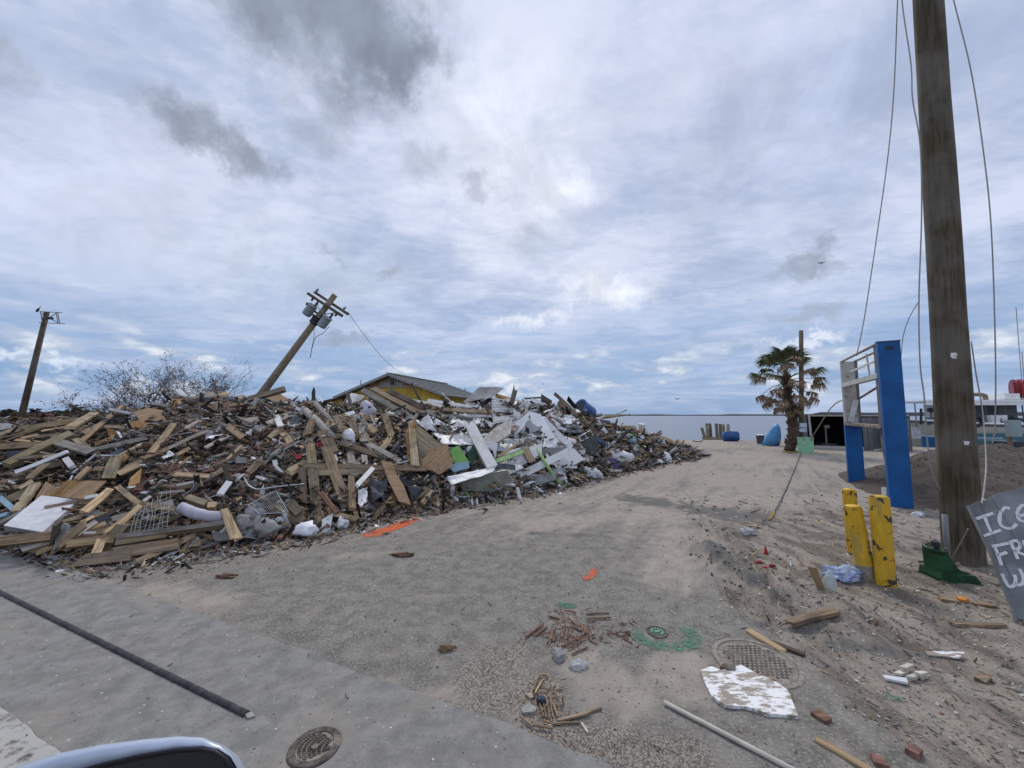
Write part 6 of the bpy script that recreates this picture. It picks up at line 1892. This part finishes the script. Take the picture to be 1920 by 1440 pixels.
# ---- lettered metal sheet
sc0 = gnd(1903, 1168)
snv = Vector((-.50, -.84, .22)).normalized()
def on_sheet(px, py, off=0.0):
    d = ray(px, py)
    c = sc0 + snv * off
    return CAM + d * ((c - CAM).dot(snv) / d.dot(snv))
Z2 = Z(1790, 900, .2012)
ms = empty('metal_sign', sc0, 'bent grey metal sheet hand lettered in white, leaning by the pole', 'sign')
outl = [(108, 240), (150, 232), (235, 195), (300, 178), (340, 150), (430, 118), (570, 90), (646, 62), (760, 30), (900, 60), (940, 420), (950, 900), (930, 1325), (560, 1330), (520, 1180), (440, 1000), (340, 720), (170, 370)]
pts = [on_sheet(*Z2(*q)) for q in outl]
n_ = len(pts)
v = pts + [q - snv * .008 for q in pts]
f = [tuple(range(n_)), tuple(range(2 * n_ - 1, n_ - 1, -1))] + [((i + 1) % n_, i, i + n_, (i + 1) % n_ + n_) for i in range(n_)]
mk('sheet', v, f, 'zinc_dark', ms)
fl_ = [(108, 240), (170, 370), (340, 720), (440, 1000), (520, 1180), (560, 1330)]
fo_ = [(138, 245), (200, 370), (368, 715), (468, 1000), (545, 1180), (582, 1325)]
a_ = [on_sheet(*Z2(*q), .012) for q in fl_]; b_ = [on_sheet(*Z2(*q), .030) for q in fo_]
v = a_ + b_ + [q - snv * .012 for q in a_]
m_ = len(a_)
f = [(i, i + 1, i + 1 + m_, i + m_) for i in range(m_ - 1)] + [(i + 1, i, i + 2 * m_, i + 1 + 2 * m_) for i in range(m_ - 1)]
mk('folded_edge', v, f, 'zinc', ms)
mk('crease', *tube([on_sheet(*Z2(350, 150), .002), on_sheet(*Z2(500, 400), .002), on_sheet(*Z2(700, 760), .002)], .006, 5), 'zinc', ms)
mk('crease', *tube([on_sheet(*Z2(235, 195), .001), on_sheet(*Z2(330, 420), .001), on_sheet(*Z2(560, 1000), .001)], .005, 5), 'zinc_dark', ms)
def stroke(pts, w=.022):
    P_ = curve([on_sheet(*Z2(*q), .0055) for q in pts], 6)
    v, f = [], []
    for i, q in enumerate(P_):
        d = (P_[min(i + 1, len(P_) - 1)] - P_[max(i - 1, 0)]).normalized()
        s_ = d.cross(snv).normalized() * (w / 2 * random.uniform(.82, 1.12))
        v += [q - s_, q + s_, q + s_ - snv * .004, q - s_ - snv * .004]
    for i in range(len(P_) - 1):
        b = i * 4
        for a, c in ((0, 1), (1, 2), (2, 3), (3, 0)): f.append((b + a, b + c, b + 4 + c, b + 4 + a))
    f += [(0, 1, 2, 3), (len(v) - 1, len(v) - 2, len(v) - 3, len(v) - 4)]
    return v, f
LET = {'letter_i': [[(200, 362), (280, 335), (360, 308)], [(275, 335), (310, 420), (345, 495)], [(262, 525), (345, 495), (432, 465)]],
       'letter_c': [[(515, 268), (470, 258), (428, 310), (418, 380), (440, 430), (510, 452), (560, 430), (572, 405)]],
       'letter_e': [[(588, 338), (650, 322), (690, 285), (670, 240), (625, 240), (585, 295), (600, 365), (650, 385), (710, 360)]],
       'letter_f': [[(345, 618), (420, 606), (500, 588)], [(375, 620), (410, 710), (436, 795)], [(385, 698), (440, 690), (488, 672)]],
       'letter_r': [[(520, 578), (560, 660), (588, 738)], [(510, 582), (575, 565), (612, 605), (590, 645), (550, 665)], [(560, 655), (610, 680), (660, 700)]],
       'letter_part': [[(646, 560), (655, 600), (668, 640)]],
       'letter_w': [[(440, 872), (470, 940), (505, 990), (550, 985), (568, 930), (556, 882)], [(562, 940), (590, 980), (635, 960), (640, 900), (602, 828)]]}
for nm, ss in LET.items():
    mb = MB()
    for s_ in ss: mb.add(*stroke(s_))
    mb.build(nm, 'letter_white', ms)
mk('nail', *lathe(on_sheet(*Z2(268, 190), .004), [(.012, 0), (.012, .012)], 8), 'paper_white', ms)

# ---- bollards
def bollard(b, t_, rad, label, mat2='bollard_yellow', dark=0):
    root = empty('bollard', b, label, 'bollard', 'yellow steel bollards')
    d = (t_ - b); x, y, z = frame(d, Vector((0, 1, 0)))
    tm = Matrix((y, z, x)).transposed()
    L = d.length
    v, f = lathe((0, 0, 0), [(rad, -.08), (rad, .0), (rad, L * .25), (rad, L * .5), (rad * 1.005, L * .75), (rad, L - .005), (rad * .97, L)], 28)
    M = Matrix.Translation(b) @ tm.to_4x4()
    mk('pipe', v, f, 'bollard_yellow', root, matrix=M)
    mk('cap', *lathe((0, 0, L + .001), [(rad * .93, 0), (rad * .8, .012), (rad * .4, .018)], 24), 'bollard_yellow', root, matrix=M, smooth=True)
    if dark: mk('bare_foot', *lathe((0, 0, 0), [(rad * 1.02, -.08), (rad * 1.02, dark)], 24), 'iron_pale', root, matrix=M)
b0 = gnd(1661, 1094); bollard(b0, at(1648, 932, b0.y + .02), .083, 'upright yellow bollard with big black paint chips')
b0 = gnd(1626, 1084); bollard(b0, at(1598, 950, b0.y + .04), .078, 'leaning yellow bollard with bare grey foot', dark=.14)
b0 = gnd(1602, 1035); bollard(b0, at(1592, 919, b0.y), .072, 'low yellow bollard partly hidden behind the leaning one')
# ---- green pedestal base
gb = gnd(1780, 1085)
gp_ = empty('pedestal_base', gb, 'dark green metal pedestal base with round flange beside the pole', 'pedestal')
ux = Vector((1, -.10, 0)).normalized(); uy = Vector((.10, 1, 0))
def ext(prof, d0, d1, bevel=.0):
    v = [gb + ux * (x * .68) + uy * d0 + UP * (z * .86) for x, z in prof] + [gb + ux * (x * .68) + uy * d1 + UP * (z * .86) for x, z in prof]
    n_ = len(prof)
    return v, [tuple(range(n_)), tuple(range(2 * n_ - 1, n_ - 1, -1))] + [((i + 1) % n_, i, i + n_, (i + 1) % n_ + n_) for i in range(n_)]
mk('foot', *ext([(-.25, 0), (.27, -.02), (.28, .02), (.24, .05), (.22, .085), (-.24, .11), (-.26, .04)], -.11, .13), 'green_metal', gp_)
mk('sole', *ext([(-.26, -.02), (.29, -.04), (.285, .002), (-.262, .02)], -.13, .15), 'dark_green', gp_)
mk('column', *ext([(-.235, .10), (.20, .08), (.17, .105), (.08, .12), (.03, .16), (-.07, .29), (-.09, .33), (-.24, .34)], -.075, .085), 'green_metal', gp_)
fc = gb + ux * -.112 + UP * .300
tl = Matrix.Rotation(R(14), 3, 'X')
mk('flange', *lathe(fc, [(.085, -.02), (.094, -.01), (.094, .018), (.085, .024)], 22, tl), 'green_metal', gp_)
mk('stub', *lathe(fc + Vector((-.02, -.02, .03)), [(.035, 0), (.035, .055), (.025, .06)], 12, tl), 'boat_dark', gp_)
for k in range(6):
    a = 1.047 * k + .4
    mk('bolt', *lathe(fc + tl @ Vector((.074 * math.cos(a), .074 * math.sin(a), .022)), [(.012, 0), (.012, .015)], 6, tl), 'iron_pale', gp_)
mk('plate', *bar(gb + ux * .0 - uy * .08 + UP * .16, gb + ux * .04 - uy * .08 + UP * .18, .008, .04, UP), 'iron_pale', gp_)

# ================================================================== things lying on the ground
def gz(px, py): 
    q = gnd(px, py); return float(ground_z(np.array(q.x), np.array(q.y)))
def on(px, py, lift=0.0):
    z = 0.0
    for k in range(3):
        q = gnd(px, py, z); z = float(ground_z(np.array(q.x), np.array(q.y)))
    return gnd(px, py, z + lift)
def gplank(a, b, w, mat, label, h=.018, name='board', lift=None, cat=None, group=None):
    lift = h * .45 if lift is None else lift
    p, q = on(*a, lift), on(*b, lift)
    ww = w * (p.y + q.y) / 2 / FPX
    return plank_w(p, q, ww, mat, h, label, group, name, nrm=UP, cat=cat)
def gflat(pts, mat, label, th=.012, name='scrap', lift=.004, cat=None, group=None):
    P_ = [on(x, y, lift) for x, y in pts]
    zc_ = max(q.z for q in P_)
    n_ = len(P_)
    top = [Vector((q.x, q.y, zc_ + th)) for q in P_]; bot = [Vector((q.x, q.y, zc_ - .004)) for q in P_]
    ar = sum(P_[i].x * P_[(i + 1) % n_].y - P_[(i + 1) % n_].x * P_[i].y for i in range(n_))
    if ar < 0: top.reverse(); bot.reverse()
    v = top + bot
    f = [tuple(range(n_)), tuple(range(2 * n_ - 1, n_ - 1, -1))] + [((i + 1) % n_, i, i + n_, (i + 1) % n_ + n_) for i in range(n_)]
    return mk(name, v, f, mat, label=label, cat=cat or name, group=group)
# rubber hose across the walk
h0, h1 = gnd(-330, 950), gnd(462, 1346)
NHP = 520
hp = [h0.lerp(h1, i / NHP) + Vector((0, 0, .016)) for i in range(NHP + 1)]
mk('rubber_strip', *tube(hp, [.0200 if i % 6 else .0182 for i in range(NHP + 1)], 10), 'black_rubber', smooth=True, label='black ribbed rubber strip lying along the concrete walk', cat='rubber strip')
gflat([(458, 1345), (472, 1341), (478, 1349), (464, 1353)], 'concrete_chunk', 'small concrete chip at the end of the rubber strip', .02, 'chip')
# covers
def cover(px, py, rad, name, label, kind):
    c = on(px, py, .003)
    c.z = max(c.z, .014) if kind == 'meter' else c.z
    root = empty(name, c, label, 'cover')
    if kind == 'meter':
        v, f = lathe(c, [(rad, -.02), (rad, .006), (rad * .97, .010), (rad * .72, .010), (rad * .71, .004)], 40)
        v = v
        mk('ring', v, f[:-1], 'cast_iron', root)
        mk('lid', *lathe(c, [(rad * .70, -.015), (rad * .70, .006), (rad * .68, .007)], 36), 'iron_pale', root)
        mb = MB()
        for i in range(-7, 8):
            y = i * rad * .088
            hw = math.sqrt(max(0, (rad * .64) ** 2 - y * y))
            for k in range(int(hw * 2 / (rad * .2)) + 1):
                x = -hw + k * rad * .2
                if x + rad * .16 < hw: mb.add(*box(c.x + x + rad * .08, c.y + y, c.z + .009, rad * .15, rad * .045, .005))
        mb.build('tread', 'cast_iron', root)
        mk('lug', *lathe(c + Vector((.005, -.01, .007)), [(.017, 0), (.017, .008), (.009, .010)], 12), 'cast_iron', root)
        mk('key_hole', *lathe(c + Vector((.075, -.015, .007)), [(.012, 0), (.012, .005)], 10), 'boat_dark', root)
    elif kind == 'valve':
        mk('ring', *lathe(c, [(rad, -.03), (rad, .004), (rad * .93, .007), (rad * .82, .007), (rad * .8, .002)], 36), 'cast_iron', root)
        mk('lid', *lathe(c, [(rad * .78, -.02), (rad * .78, .003), (rad * .75, .004)], 30), 'dark_green', root)
        mb = MB()
        for k in range(9):
            a = R(-60 + 30 * k)
            mb.add(*box(c.x + rad * .5 * math.cos(a), c.y + rad * .5 * math.sin(a), c.z + .006, rad * .16, rad * .12, .004, a))
        mb.add(*box(c.x, c.y, c.z + .006, rad * .5, rad * .14, .004))
        mb.build('cast_mark', 'mint', root)
    else:
        mk('ring', *lathe(c, [(rad, -.03), (rad, .004), (rad * .96, .008), (rad * .88, .008), (rad * .87, .0)], 48), 'iron_pale', root)
        mk('lid', *lathe(c, [(rad * .86, -.02), (rad * .86, .002), (rad * .84, .003)], 44), 'iron_pale', root)
        mb = MB(); s_ = rad * .115
        for i in range(-8, 9):
            for j in range(-8, 9):
                x, y = (i + (j % 2) * .5) * s_, j * s_ * .9
                if math.hypot(x, y) < rad * .72: mb.add(*box(x + c.x, y + c.y, c.z + .003, s_ * .62, s_ * .5, .006, .4))
        mb.build('tread', 'cast_iron', root)
cover(590, 1406, .125, 'meter_cover', 'round iron meter cover set in the concrete walk', 'meter')
cover(1232, 1185, .083, 'valve_cover', 'small round valve cover ringed with green spray paint', 'valve')
cover(1418, 1240, .275, 'manhole_cover', 'sand-covered studded manhole cover under the broken white board', 'manhole')
# spray marks
def spray(pts, w, mat, label, name='paint_mark'):
    P_ = curve([on(x, y, .006) for x, y in pts], 8)
    v, f, ed_ = [], [], []
    for i, q in enumerate(P_):
        d = (P_[min(i + 1, len(P_) - 1)] - P_[max(i - 1, 0)]).normalized()
        s_ = d.cross(UP).normalized()
        for k in range(9):
            u = k / 4 - 1
            r_ = q + s_ * (u * w * random.uniform(.9, 1.1))
            r_.z = float(ground_z(np.array(r_.x), np.array(r_.y))) + .007
            v.append(r_)
            e = min(1, i / 4, (len(P_) - 1 - i) / 4)
            ed_.append(max(0, 1 - u * u) * e * 1.15)
    for i in range(len(P_) - 1):
        for k in range(8): f.append((i * 9 + k, i * 9 + k + 1, i * 9 + 10 + k, i * 9 + 9 + k))
    o = mk(name, v, f, mat, label=label, cat='paint mark')
    o.data.attributes.new('edge', 'FLOAT', 'POINT').data.foreach_set('value', np.array(ed_, dtype=np.float32))
spray([(672, 1006), (705, 1000), (745, 986), (790, 968)], .17, 'spray_orange', 'long orange spray paint streak at the foot of the heap')
spray([(690, 998), (740, 990), (770, 978)], .08, 'spray_orange', 'short orange spray streak doubling the long one')
spray([(1092, 1088), (1106, 1080), (1118, 1062)], .055, 'spray_orange', 'small orange spray tick on the drive')
spray([(1192, 1178), (1205, 1200), (1240, 1212), (1275, 1212), (1300, 1202), (1296, 1186), (1270, 1174)], .075, 'spray_green', 'green spray paint ring round the valve cover')
spray([(1035, 1130), (1060, 1134), (1085, 1136)], .06, 'spray_green', 'faint green spray smear beside the red splinters')
spray([(1655, 1300), (1675, 1308), (1690, 1306)], .05, 'spray_green', 'green spray dab on the dirt beyond the manhole')
# broken white board
wb = gflat([(1313, 1263), (1334, 1255), (1352, 1262), (1390, 1252), (1420, 1268), (1455, 1283), (1478, 1300), (1497, 1347), (1440, 1343), (1400, 1330), (1360, 1328), (1335, 1310), (1325, 1292)], 'worn_white', 'broken white painted board lying against the manhole cover', .014, 'board')
gplank((1350, 1250), (1455, 1276), 6, 'wood_brown', 'thin brown stick along the edge of the white board', .02, 'stick')
v, f = lump(on(1366, 1250, .03), .045, .03, .03, .4, 2, 2, seed=8); mk('rusty_lump', v, f, 'rust', label='rusty lump at the edge of the white board', cat='lump')
gplank((1405, 1184), (1470, 1222), 13, 'wood_new', 'split yellow board beyond the manhole cover', .02)
gplank((1446, 1205), (1508, 1228), 12, 'wood_dark', 'dark board half under the split yellow one', .02)
gplank((1482, 1168), (1567, 1146), 15, 'wood_brown', 'dark brown board resting on the muddy ridge', .03, lift=.03)
gplank((1785, 1170), (1885, 1172), 8, 'wood_brown', 'thin brown lath on the dirt below the lettered sheet', .02)
gplank((1530, 1386), (1640, 1450), 16, 'wood_tan', 'tan lath on the dirt beside the loose bricks', .012)
gplank((1760, 1122), (1860, 1135), 14, 'wood_brown', 'brown slat in front of the green pedestal', .02)
v, f = tube([on(1246, 1317, .014), on(1370, 1382, .014), on(1500, 1450, .014)], .0125, 9)
mk('pvc_pipe', v, f, 'pvc_white', smooth=True, label='long thin cream plastic pipe lying on the ground', cat='pipe')
# red bark splinters
r_ = random.Random(77)
Z9 = Z(920, 1120, .2083)
for a, b, w in (((310, 350), (470, 240), 26), ((400, 345), (510, 262), 22), ((520, 165), (620, 195), 18), ((640, 205), (720, 200), 14), ((860, 150), (1070, 140), 14), ((870, 190), (1085, 180), 20), ((640, 440), (790, 360), 22), ((690, 460), (820, 385), 18), ((730, 510), (870, 445), 18), ((545, 380), (560, 280), 20), ((575, 395), (580, 290), 18), ((615, 385), (630, 310), 14), ((740, 270), (820, 310), 16), ((850, 250), (850, 320), 20), ((880, 270), (870, 330), 16), ((780, 380), (940, 330), 18), ((690, 320), (800, 380), 12), ((740, 215), (790, 260), 12), ((890, 370), (935, 410), 16), ((1040, 320), (1120, 325), 10), ((1210, 310), (1260, 345), 10), ((670, 120), (770, 135), 12)):
    gplank(Z9(*a), Z9(*b), w * .16, 'wood_red', 'reddish bark splinter in the loose cluster on the drive', .007, 'splinter', r_.uniform(.008, .02), group='reddish splinters on the drive')
for a, b, w in (((420, 900), (480, 1080), 12), ((470, 920), (500, 1085), 12), ((500, 900), (530, 1090), 12), ((530, 890), (560, 1080), 10), ((540, 920), (605, 1075), 12), ((440, 950), (470, 1060), 12), ((600, 1110), (880, 1040), 22), ((640, 1100), (1000, 995), 16), ((560, 1140), (800, 1130), 10), ((270, 1070), (380, 1160), 14), ((390, 1150), (560, 1180), 14), ((400, 860), (480, 730), 8), ((380, 840), (440, 690), 8), ((430, 700), (500, 690), 8), ((700, 1080), (900, 1030), 12)):
    gplank(Z9(*a), Z9(*b), w * .2083, r_.choice(['wood_brown', 'wood_tan', 'wood_brown']), 'brown twig in the drift at the walk edge', .01, 'twig', r_.uniform(.006, .016), group='brown twigs at the walk edge')
gplank(Z9(815, 1130), Z9(875, 1220), 4, 'pvc_white', 'short white stub beside the brown twigs', .012, 'stub')
gflat([Z9(*q) for q in ((310, 880), (370, 870), (385, 915), (355, 920))], 'plywood_pale', 'yellow chip beside the brown twigs', .01, 'chip')
gflat([Z9(*q) for q in ((275, 1020), (340, 970), (410, 1010), (400, 1045), (290, 1060))], 'concrete_chunk', 'pale grey flake beside the brown twigs', .012, 'flake')
v, f = lump(on(*Z9(450, 920), .02), .03, .02, .025, .3, 2, 2, seed=2); mk('cap', v, f, 'navy_tarp', label='small dark blue cap among the brown twigs', cat='cap')
def rag(px, py, s_, mat, label, name, cat, amp=.5, fr=1.8, sub=3):
    _seed[0] += 1
    v, f = lump(on(px, py, s_[2] * .55), *s_, amp, fr, sub, seed=_seed[0])
    return mk(name, v, f, mat, smooth=True, label=label, cat=cat)
rag(1047, 1228, (.045, .06, .03), 'grey_board', 'grey crushed cup beside the reddish splinters', 'cup', 'cup')
rag(1085, 1248, (.06, .04, .03), 'clear_plastic', 'clear crushed plastic on the sand patch', 'plastic_scrap', 'plastic', .7)
rag(838, 1215, (.05, .03, .025), 'wood_brown', 'curled brown leaf litter on the drive', 'leaf_litter', 'litter', .9, 2.5)
rag(755, 1040, (.12, .05, .02), 'wood_red', 'reddish litter on the drive before the orange streak', 'leaf_litter', 'litter', .9, 2.5)
rag(425, 1080, (.10, .04, .02), 'wood_red', 'reddish litter near the walk before the heap', 'leaf_litter', 'litter', .9, 2.5)
# right-hand litter
rag(1578, 1078, (.16, .10, .075), 'cloth_blue', 'blue and white patterned cloth crumpled at the bollards', 'cloth', 'cloth', .8, 2.2, 4)
gb_ = on(1555, 1106)
mk('bottle', *lathe(gb_, [(.05, 0), (.055, .02), (.055, .10), (.03, .14), (.018, .16), (.018, .19)], 16, Matrix.Rotation(.12, 3, 'Y')), 'bottle_glass', smooth=True, label='clear bottle standing beside the crumpled cloth', cat='bottle')
cbq = [on(1533, 1103), on(1548, 1107)]
mk('cardboard', *slab([cbq[0], cbq[1], cbq[1] + Vector((-.03, .05, .19)), cbq[0] + Vector((-.05, .05, .19))], .01), 'cardboard', label='upright cardboard flap beside the clear bottle', cat='cardboard')
q0 = on(1437, 1040)
mk('red_flag', *slab([q0 + Vector((-.03, 0, 0)), q0 + Vector((.03, 0, 0)), q0 + Vector((.006, .01, .1)), q0 + Vector((-.008, .01, .1))], .004), 'red_paint', label='small red pointed flag in the sand', cat='flag')
for k, (px, py, sx) in enumerate(((1420, 1055, .06), (1432, 1065, .05), (1440, 1085, .05), (1455, 1100, .08), (1448, 1060, .03))):
    rag(px, py, (sx, .02, .015), 'red_paint', ('flat red ribbon scrap', 'twisted red ribbon scrap', 'torn red ribbon scrap', 'long red ribbon scrap', 'tiny red ribbon scrap')[k] + ' on the muddy ridge', 'ribbon', 'ribbon', 1.0, 3)
mk('white_stub', *tube([on(1483, 1062), on(1482, 1050, .06), on(1483, 1046, .09)], .008, 6), 'white_plastic', label='white bent tube standing in the sand near the red flag', cat='tube')
rag(1720, 966, (.10, .05, .05), 'white_plastic', 'white crumpled bag at the foot of the soil heap', 'bag', 'bag', .8, 2.2)
rag(1402, 997, (.10, .08, .05), 'clear_plastic', 'pale plastic bag at the end of the rope', 'bag', 'bag', .8, 2.2)
b_ = on(1662, 945)
mk('post_stub', *bar(b_, b_ + Vector((.06, .05, .30)), .09, .09, Vector((0, 1, 0))), 'pvc_white', label='short white square stub leaning beside the near blue post', cat='stub')
rag(1806, 1124, (.045, .03, .022), 'orange_bit', 'orange plastic fragment before the green pedestal', 'fragment', 'fragment', .5)
for k, (px, py, a, lb) in enumerate(((1715, 1414, .5, 'red brick on the dirt, bigger of the two'), (1648, 1433, 1.2, 'red brick half on the dirt beside the bigger one'), (1845, 1278, .3, 'brown block on the dirt below the lettered sheet'))):
    c_ = on(px, py)
    v, f = box(c_.x, c_.y, c_.z + .010, (.066, .056, .085)[k], .05, .03, a)
    mk('brick', [Vector(q) + Vector((random.uniform(-.006, .006), random.uniform(-.006, .006), random.uniform(-.004, .004))) for q in v], f, 'brick' if k < 2 else 'wood_brown', label=lb, cat='brick' if k < 2 else 'block')
gflat([(1655, 1268), (1700, 1278), (1703, 1286), (1660, 1276)], 'white_plastic', 'white plastic sliver on the dirt', .01, 'sliver')
for k, (px, py) in enumerate(((1690, 1262), (1712, 1270), (1728, 1265), (1700, 1250))):
    gflat([(px - 14, py + 3), (px + 2, py - 4), (px + 14, py), (px, py + 6)], 'shell', 'pale broken tile flake in the small heap on the dirt', .012, 'flake', .006 + .006 * k, group='pale tile flakes on the dirt')
gflat([(1735, 1222), (1810, 1232), (1800, 1240), (1740, 1232)], 'worn_white', 'flat white flake strip on the dirt track', .006, 'flake')
gflat([(1520, 1340), (1535, 1336), (1560, 1352), (1548, 1358)], 'wood_red', 'dark red chip near the broken white board', .015, 'chip')
# mooring line on the ground
mk('mooring_line', *tube(curve([on(1502, 850, .03), on(1490, 880, .02), on(1468, 930, .02), on(1452, 960, .02)], 6), .010, 5), 'wire_dark', label='dark line lying on the sand towards the palm', cat='line')
mk('yellow_tie', *tube([on(1452, 960, .025), on(1442, 974, .025)], .014, 5), 'rope_yellow', label='yellow tie at the end of the dark line', cat='tie')
c_ = on(1433, 979, .03)
mk('eye_hook', *(lambda mb: (mb.v, mb.f))(MB().add(*tube([c_ + Vector((.035 * math.cos(a), .035 * math.sin(a), .02)) for a in np.linspace(0, 6.28, 12)], .008, 5)).add(*tube([c_ + Vector((-.03, -.02, .02)), on(1405, 1000, .02)], .009, 5))), 'bare_steel', label='steel eye hook half buried in the sand', cat='hook')

# ---- loose stones, shells and twigs too many to count
def gscatter(name, cnt, x_lo, x_hi, y_lo, y_hi, smin, smax, mats, wts, elong, label, cat, keep=None, amax=.05):
    px = rng.uniform(x_lo, x_hi, cnt); py = rng.uniform(y_lo, y_hi, cnt)
    P = np.array([tuple(gnd(a, b)) for a, b in zip(px, py)])
    P[:, 2] = np.maximum(ground_z(P[:, 0], P[:, 1]), np.where(walk_s(P[:, 0], P[:, 1]) < 0, .010, -9)) + .003
    if keep is not None:
        P = P[keep(P[:, 0], P[:, 1])]
    o = chip_mesh(name, P, P[:, 1], smin, smax, mats, wts, elong, .7, amax)
    tag(o, label, cat, kind='stuff')
GM = ['concrete_chunk', 'shell', 'soil_chip', 'brick', 'wood_brown', 'rock_grey']
gscatter('gravel', 6500, 1250, 1990, 890, 1450, .9, 4.2, GM, (2.4, 3.0, 1.2, .4, .8, 2), .12, 'gravel and shell bits strewn over the dirt', 'gravel', lambda x, y: dirt_mask(x, y) > .4)
gscatter('gravel', 2600, -40, 1500, 880, 1450, .7, 2.8, GM, (2.4, 1.6, .9, .4, .5, 2), .10, 'sparse gravel on the drive and walk', 'gravel')
gscatter('twigs', 420, 1280, 1990, 900, 1450, 1.0, 3.4, ['wood_brown', 'wood_dark', 'wood_grey', 'wood_tan'], (3, 2, 2, 1), 1.0, 'broken twigs and bark strewn over the dirt', 'twigs', lambda x, y: dirt_mask(x, y) > .3)
gscatter('twigs', 190, 1400, 1990, 960, 1200, 1.5, 4.6, ['wood_brown', 'wood_dark', 'wood_red', 'wood_tan'], (3, 2, 1, 1), 1.0, 'bigger bark strips round the bollards and pedestal', 'twigs', lambda x, y: dirt_mask(x, y) > .3)
gscatter('clods', 450, 1290, 1560, 985, 1180, 1.5, 6, ['soil_chip', 'rock_grey', 'concrete_chunk'], (3, 2, 2), .05, 'dark clods of the muddy ridge', 'clods', lambda x, y: segdist(x, y, BERM) < .42)
def near(px, py, sx, sy, cnt):
    return rng.normal(px, sx, cnt), rng.normal(py, sy, cnt)
for (px, py, sx, sy, cnt, mts, lb) in ((1065, 1185, 42, 22, 260, ['wood_red', 'wood_brown', 'wood_red'], 'fine reddish bark crumbs between the reddish splinters'), (1015, 1325, 26, 26, 220, ['wood_brown', 'wood_tan', 'wood_red'], 'fine brown crumbs drifted between the brown twigs'), (1170, 1190, 22, 12, 60, ['wood_red', 'wood_brown', 'wood_red'], 'fine reddish crumbs beside the valve cover'), (1040, 1400, 120, 12, 160, ['wood_brown', 'wood_red', 'soil_chip'], 'fine brown crumbs along the walk edge')):
    a, b = near(px, py, sx, sy, cnt)
    P = np.array([tuple(gnd(u, w)) for u, w in zip(a, b)]); P = P[(P[:, 1] > 1.2) & (walk_s(P[:, 0], P[:, 1]) > .01)]
    P[:, 2] = ground_z(P[:, 0], P[:, 1]) + .004
    tag(chip_mesh('crumbs', P, P[:, 1], 1.2, 3.6, mts, (2, 1, 1), .6, .5), lb, 'crumbs', kind='stuff')
# clods on the soil heap
cx_ = rng.uniform(6, 17, 2600); cy_ = rng.uniform(6, 11, 2600); cz_ = heap_z(cx_, cy_)
P = np.stack([cx_, cy_, cz_], -1)[cz_ > .05]
tag(chip_mesh('clods', P, P[:, 1], 1, 4, ['soil_chip', 'rock_grey', 'wood_brown'], (5, .6, .6), .15), 'clods and roots on the dark soil heap', 'clods', kind='stuff')

# ---- car: door below the camera and its silver wing mirror
ca = empty('car', (0, .18, 0), 'silver car seen only by its wing mirror', 'car')
mk('door', *box(-.1, .16, .72, 2.2, .08, .78), 'car_silver', ca)
mk('window_ledge', *box(-.1, .16, 1.12, 2.2, .10, .03), 'trim_black', ca)
MY = .50
def mp(px, py, d=0): return at(px, py, MY + d)
top = [(-60, 1462), (20, 1436), (100, 1410), (180, 1394), (260, 1384), (330, 1378), (375, 1380), (408, 1393), (432, 1412), (448, 1440), (455, 1480), (440, 1600), (380, 1660), (200, 1670), (0, 1660), (-80, 1600)]
cen = Vector((0, 0, 0))
ring0 = [mp(*q) for q in top]
cen = sum(ring0, Vector()) / len(ring0)
fwd = Vector((-.35, 1, -.86)).normalized()
def ringat(sc, dpt): return [cen + (q - cen) * sc + fwd * dpt for q in ring0]
def loft(rs, close=True):
    v, f = [], []
    m_ = len(rs[0])
    for r_ in rs: v += r_
    for i in range(len(rs) - 1):
        for k in range(m_):
            f.append((i * m_ + k, i * m_ + (k + 1) % m_, (i + 1) * m_ + (k + 1) % m_, (i + 1) * m_ + k))
    if close: f.append(tuple(range((len(rs) - 1) * m_, len(rs) * m_)))
    return v, f
bez = [(-60, 1540), (50, 1480), (120, 1451), (190, 1431), (260, 1415), (330, 1403), (378, 1400), (408, 1406), (430, 1420), (444, 1444), (450, 1484), (434, 1596), (374, 1652), (200, 1660), (0, 1650), (-80, 1610)]
bz0 = [mp(*q) for q in bez]
bzc = sum(bz0, Vector()) / len(bz0)
def bz(sc, d): return [bzc + (q - bzc) * sc + fwd * d for q in bz0]
hsg = mk('mirror_housing', *loft([bz(1.0, .004), bz(1.015, .0), [a.lerp(b, .6) for a, b in zip(bz(1.015, .004), ringat(1, .006))], ringat(.985, .012), ringat(.985, .028), ringat(.97, .055), ringat(.92, .09), ringat(.78, .125), ringat(.5, .145)]), 'car_silver', ca, smooth=True)
mk('mirror_bezel', *loft([bz(.91, .03), bz(.93, -.002), bz(.965, -.006), bz(1.002, .0), bz(1.002, .02)], False), 'trim_black', hsg, smooth=True)
mk('mirror_glass', *loft([bz(.92, .022), bz(.4, .023)]), 'mirror_glass', hsg)
mk('mirror_arm', *bar(cen + fwd * .05 + Vector((.05, 0, -.06)), Vector((cen.x + .25, .2, 1.08)), .06, .05), 'trim_black', hsg)
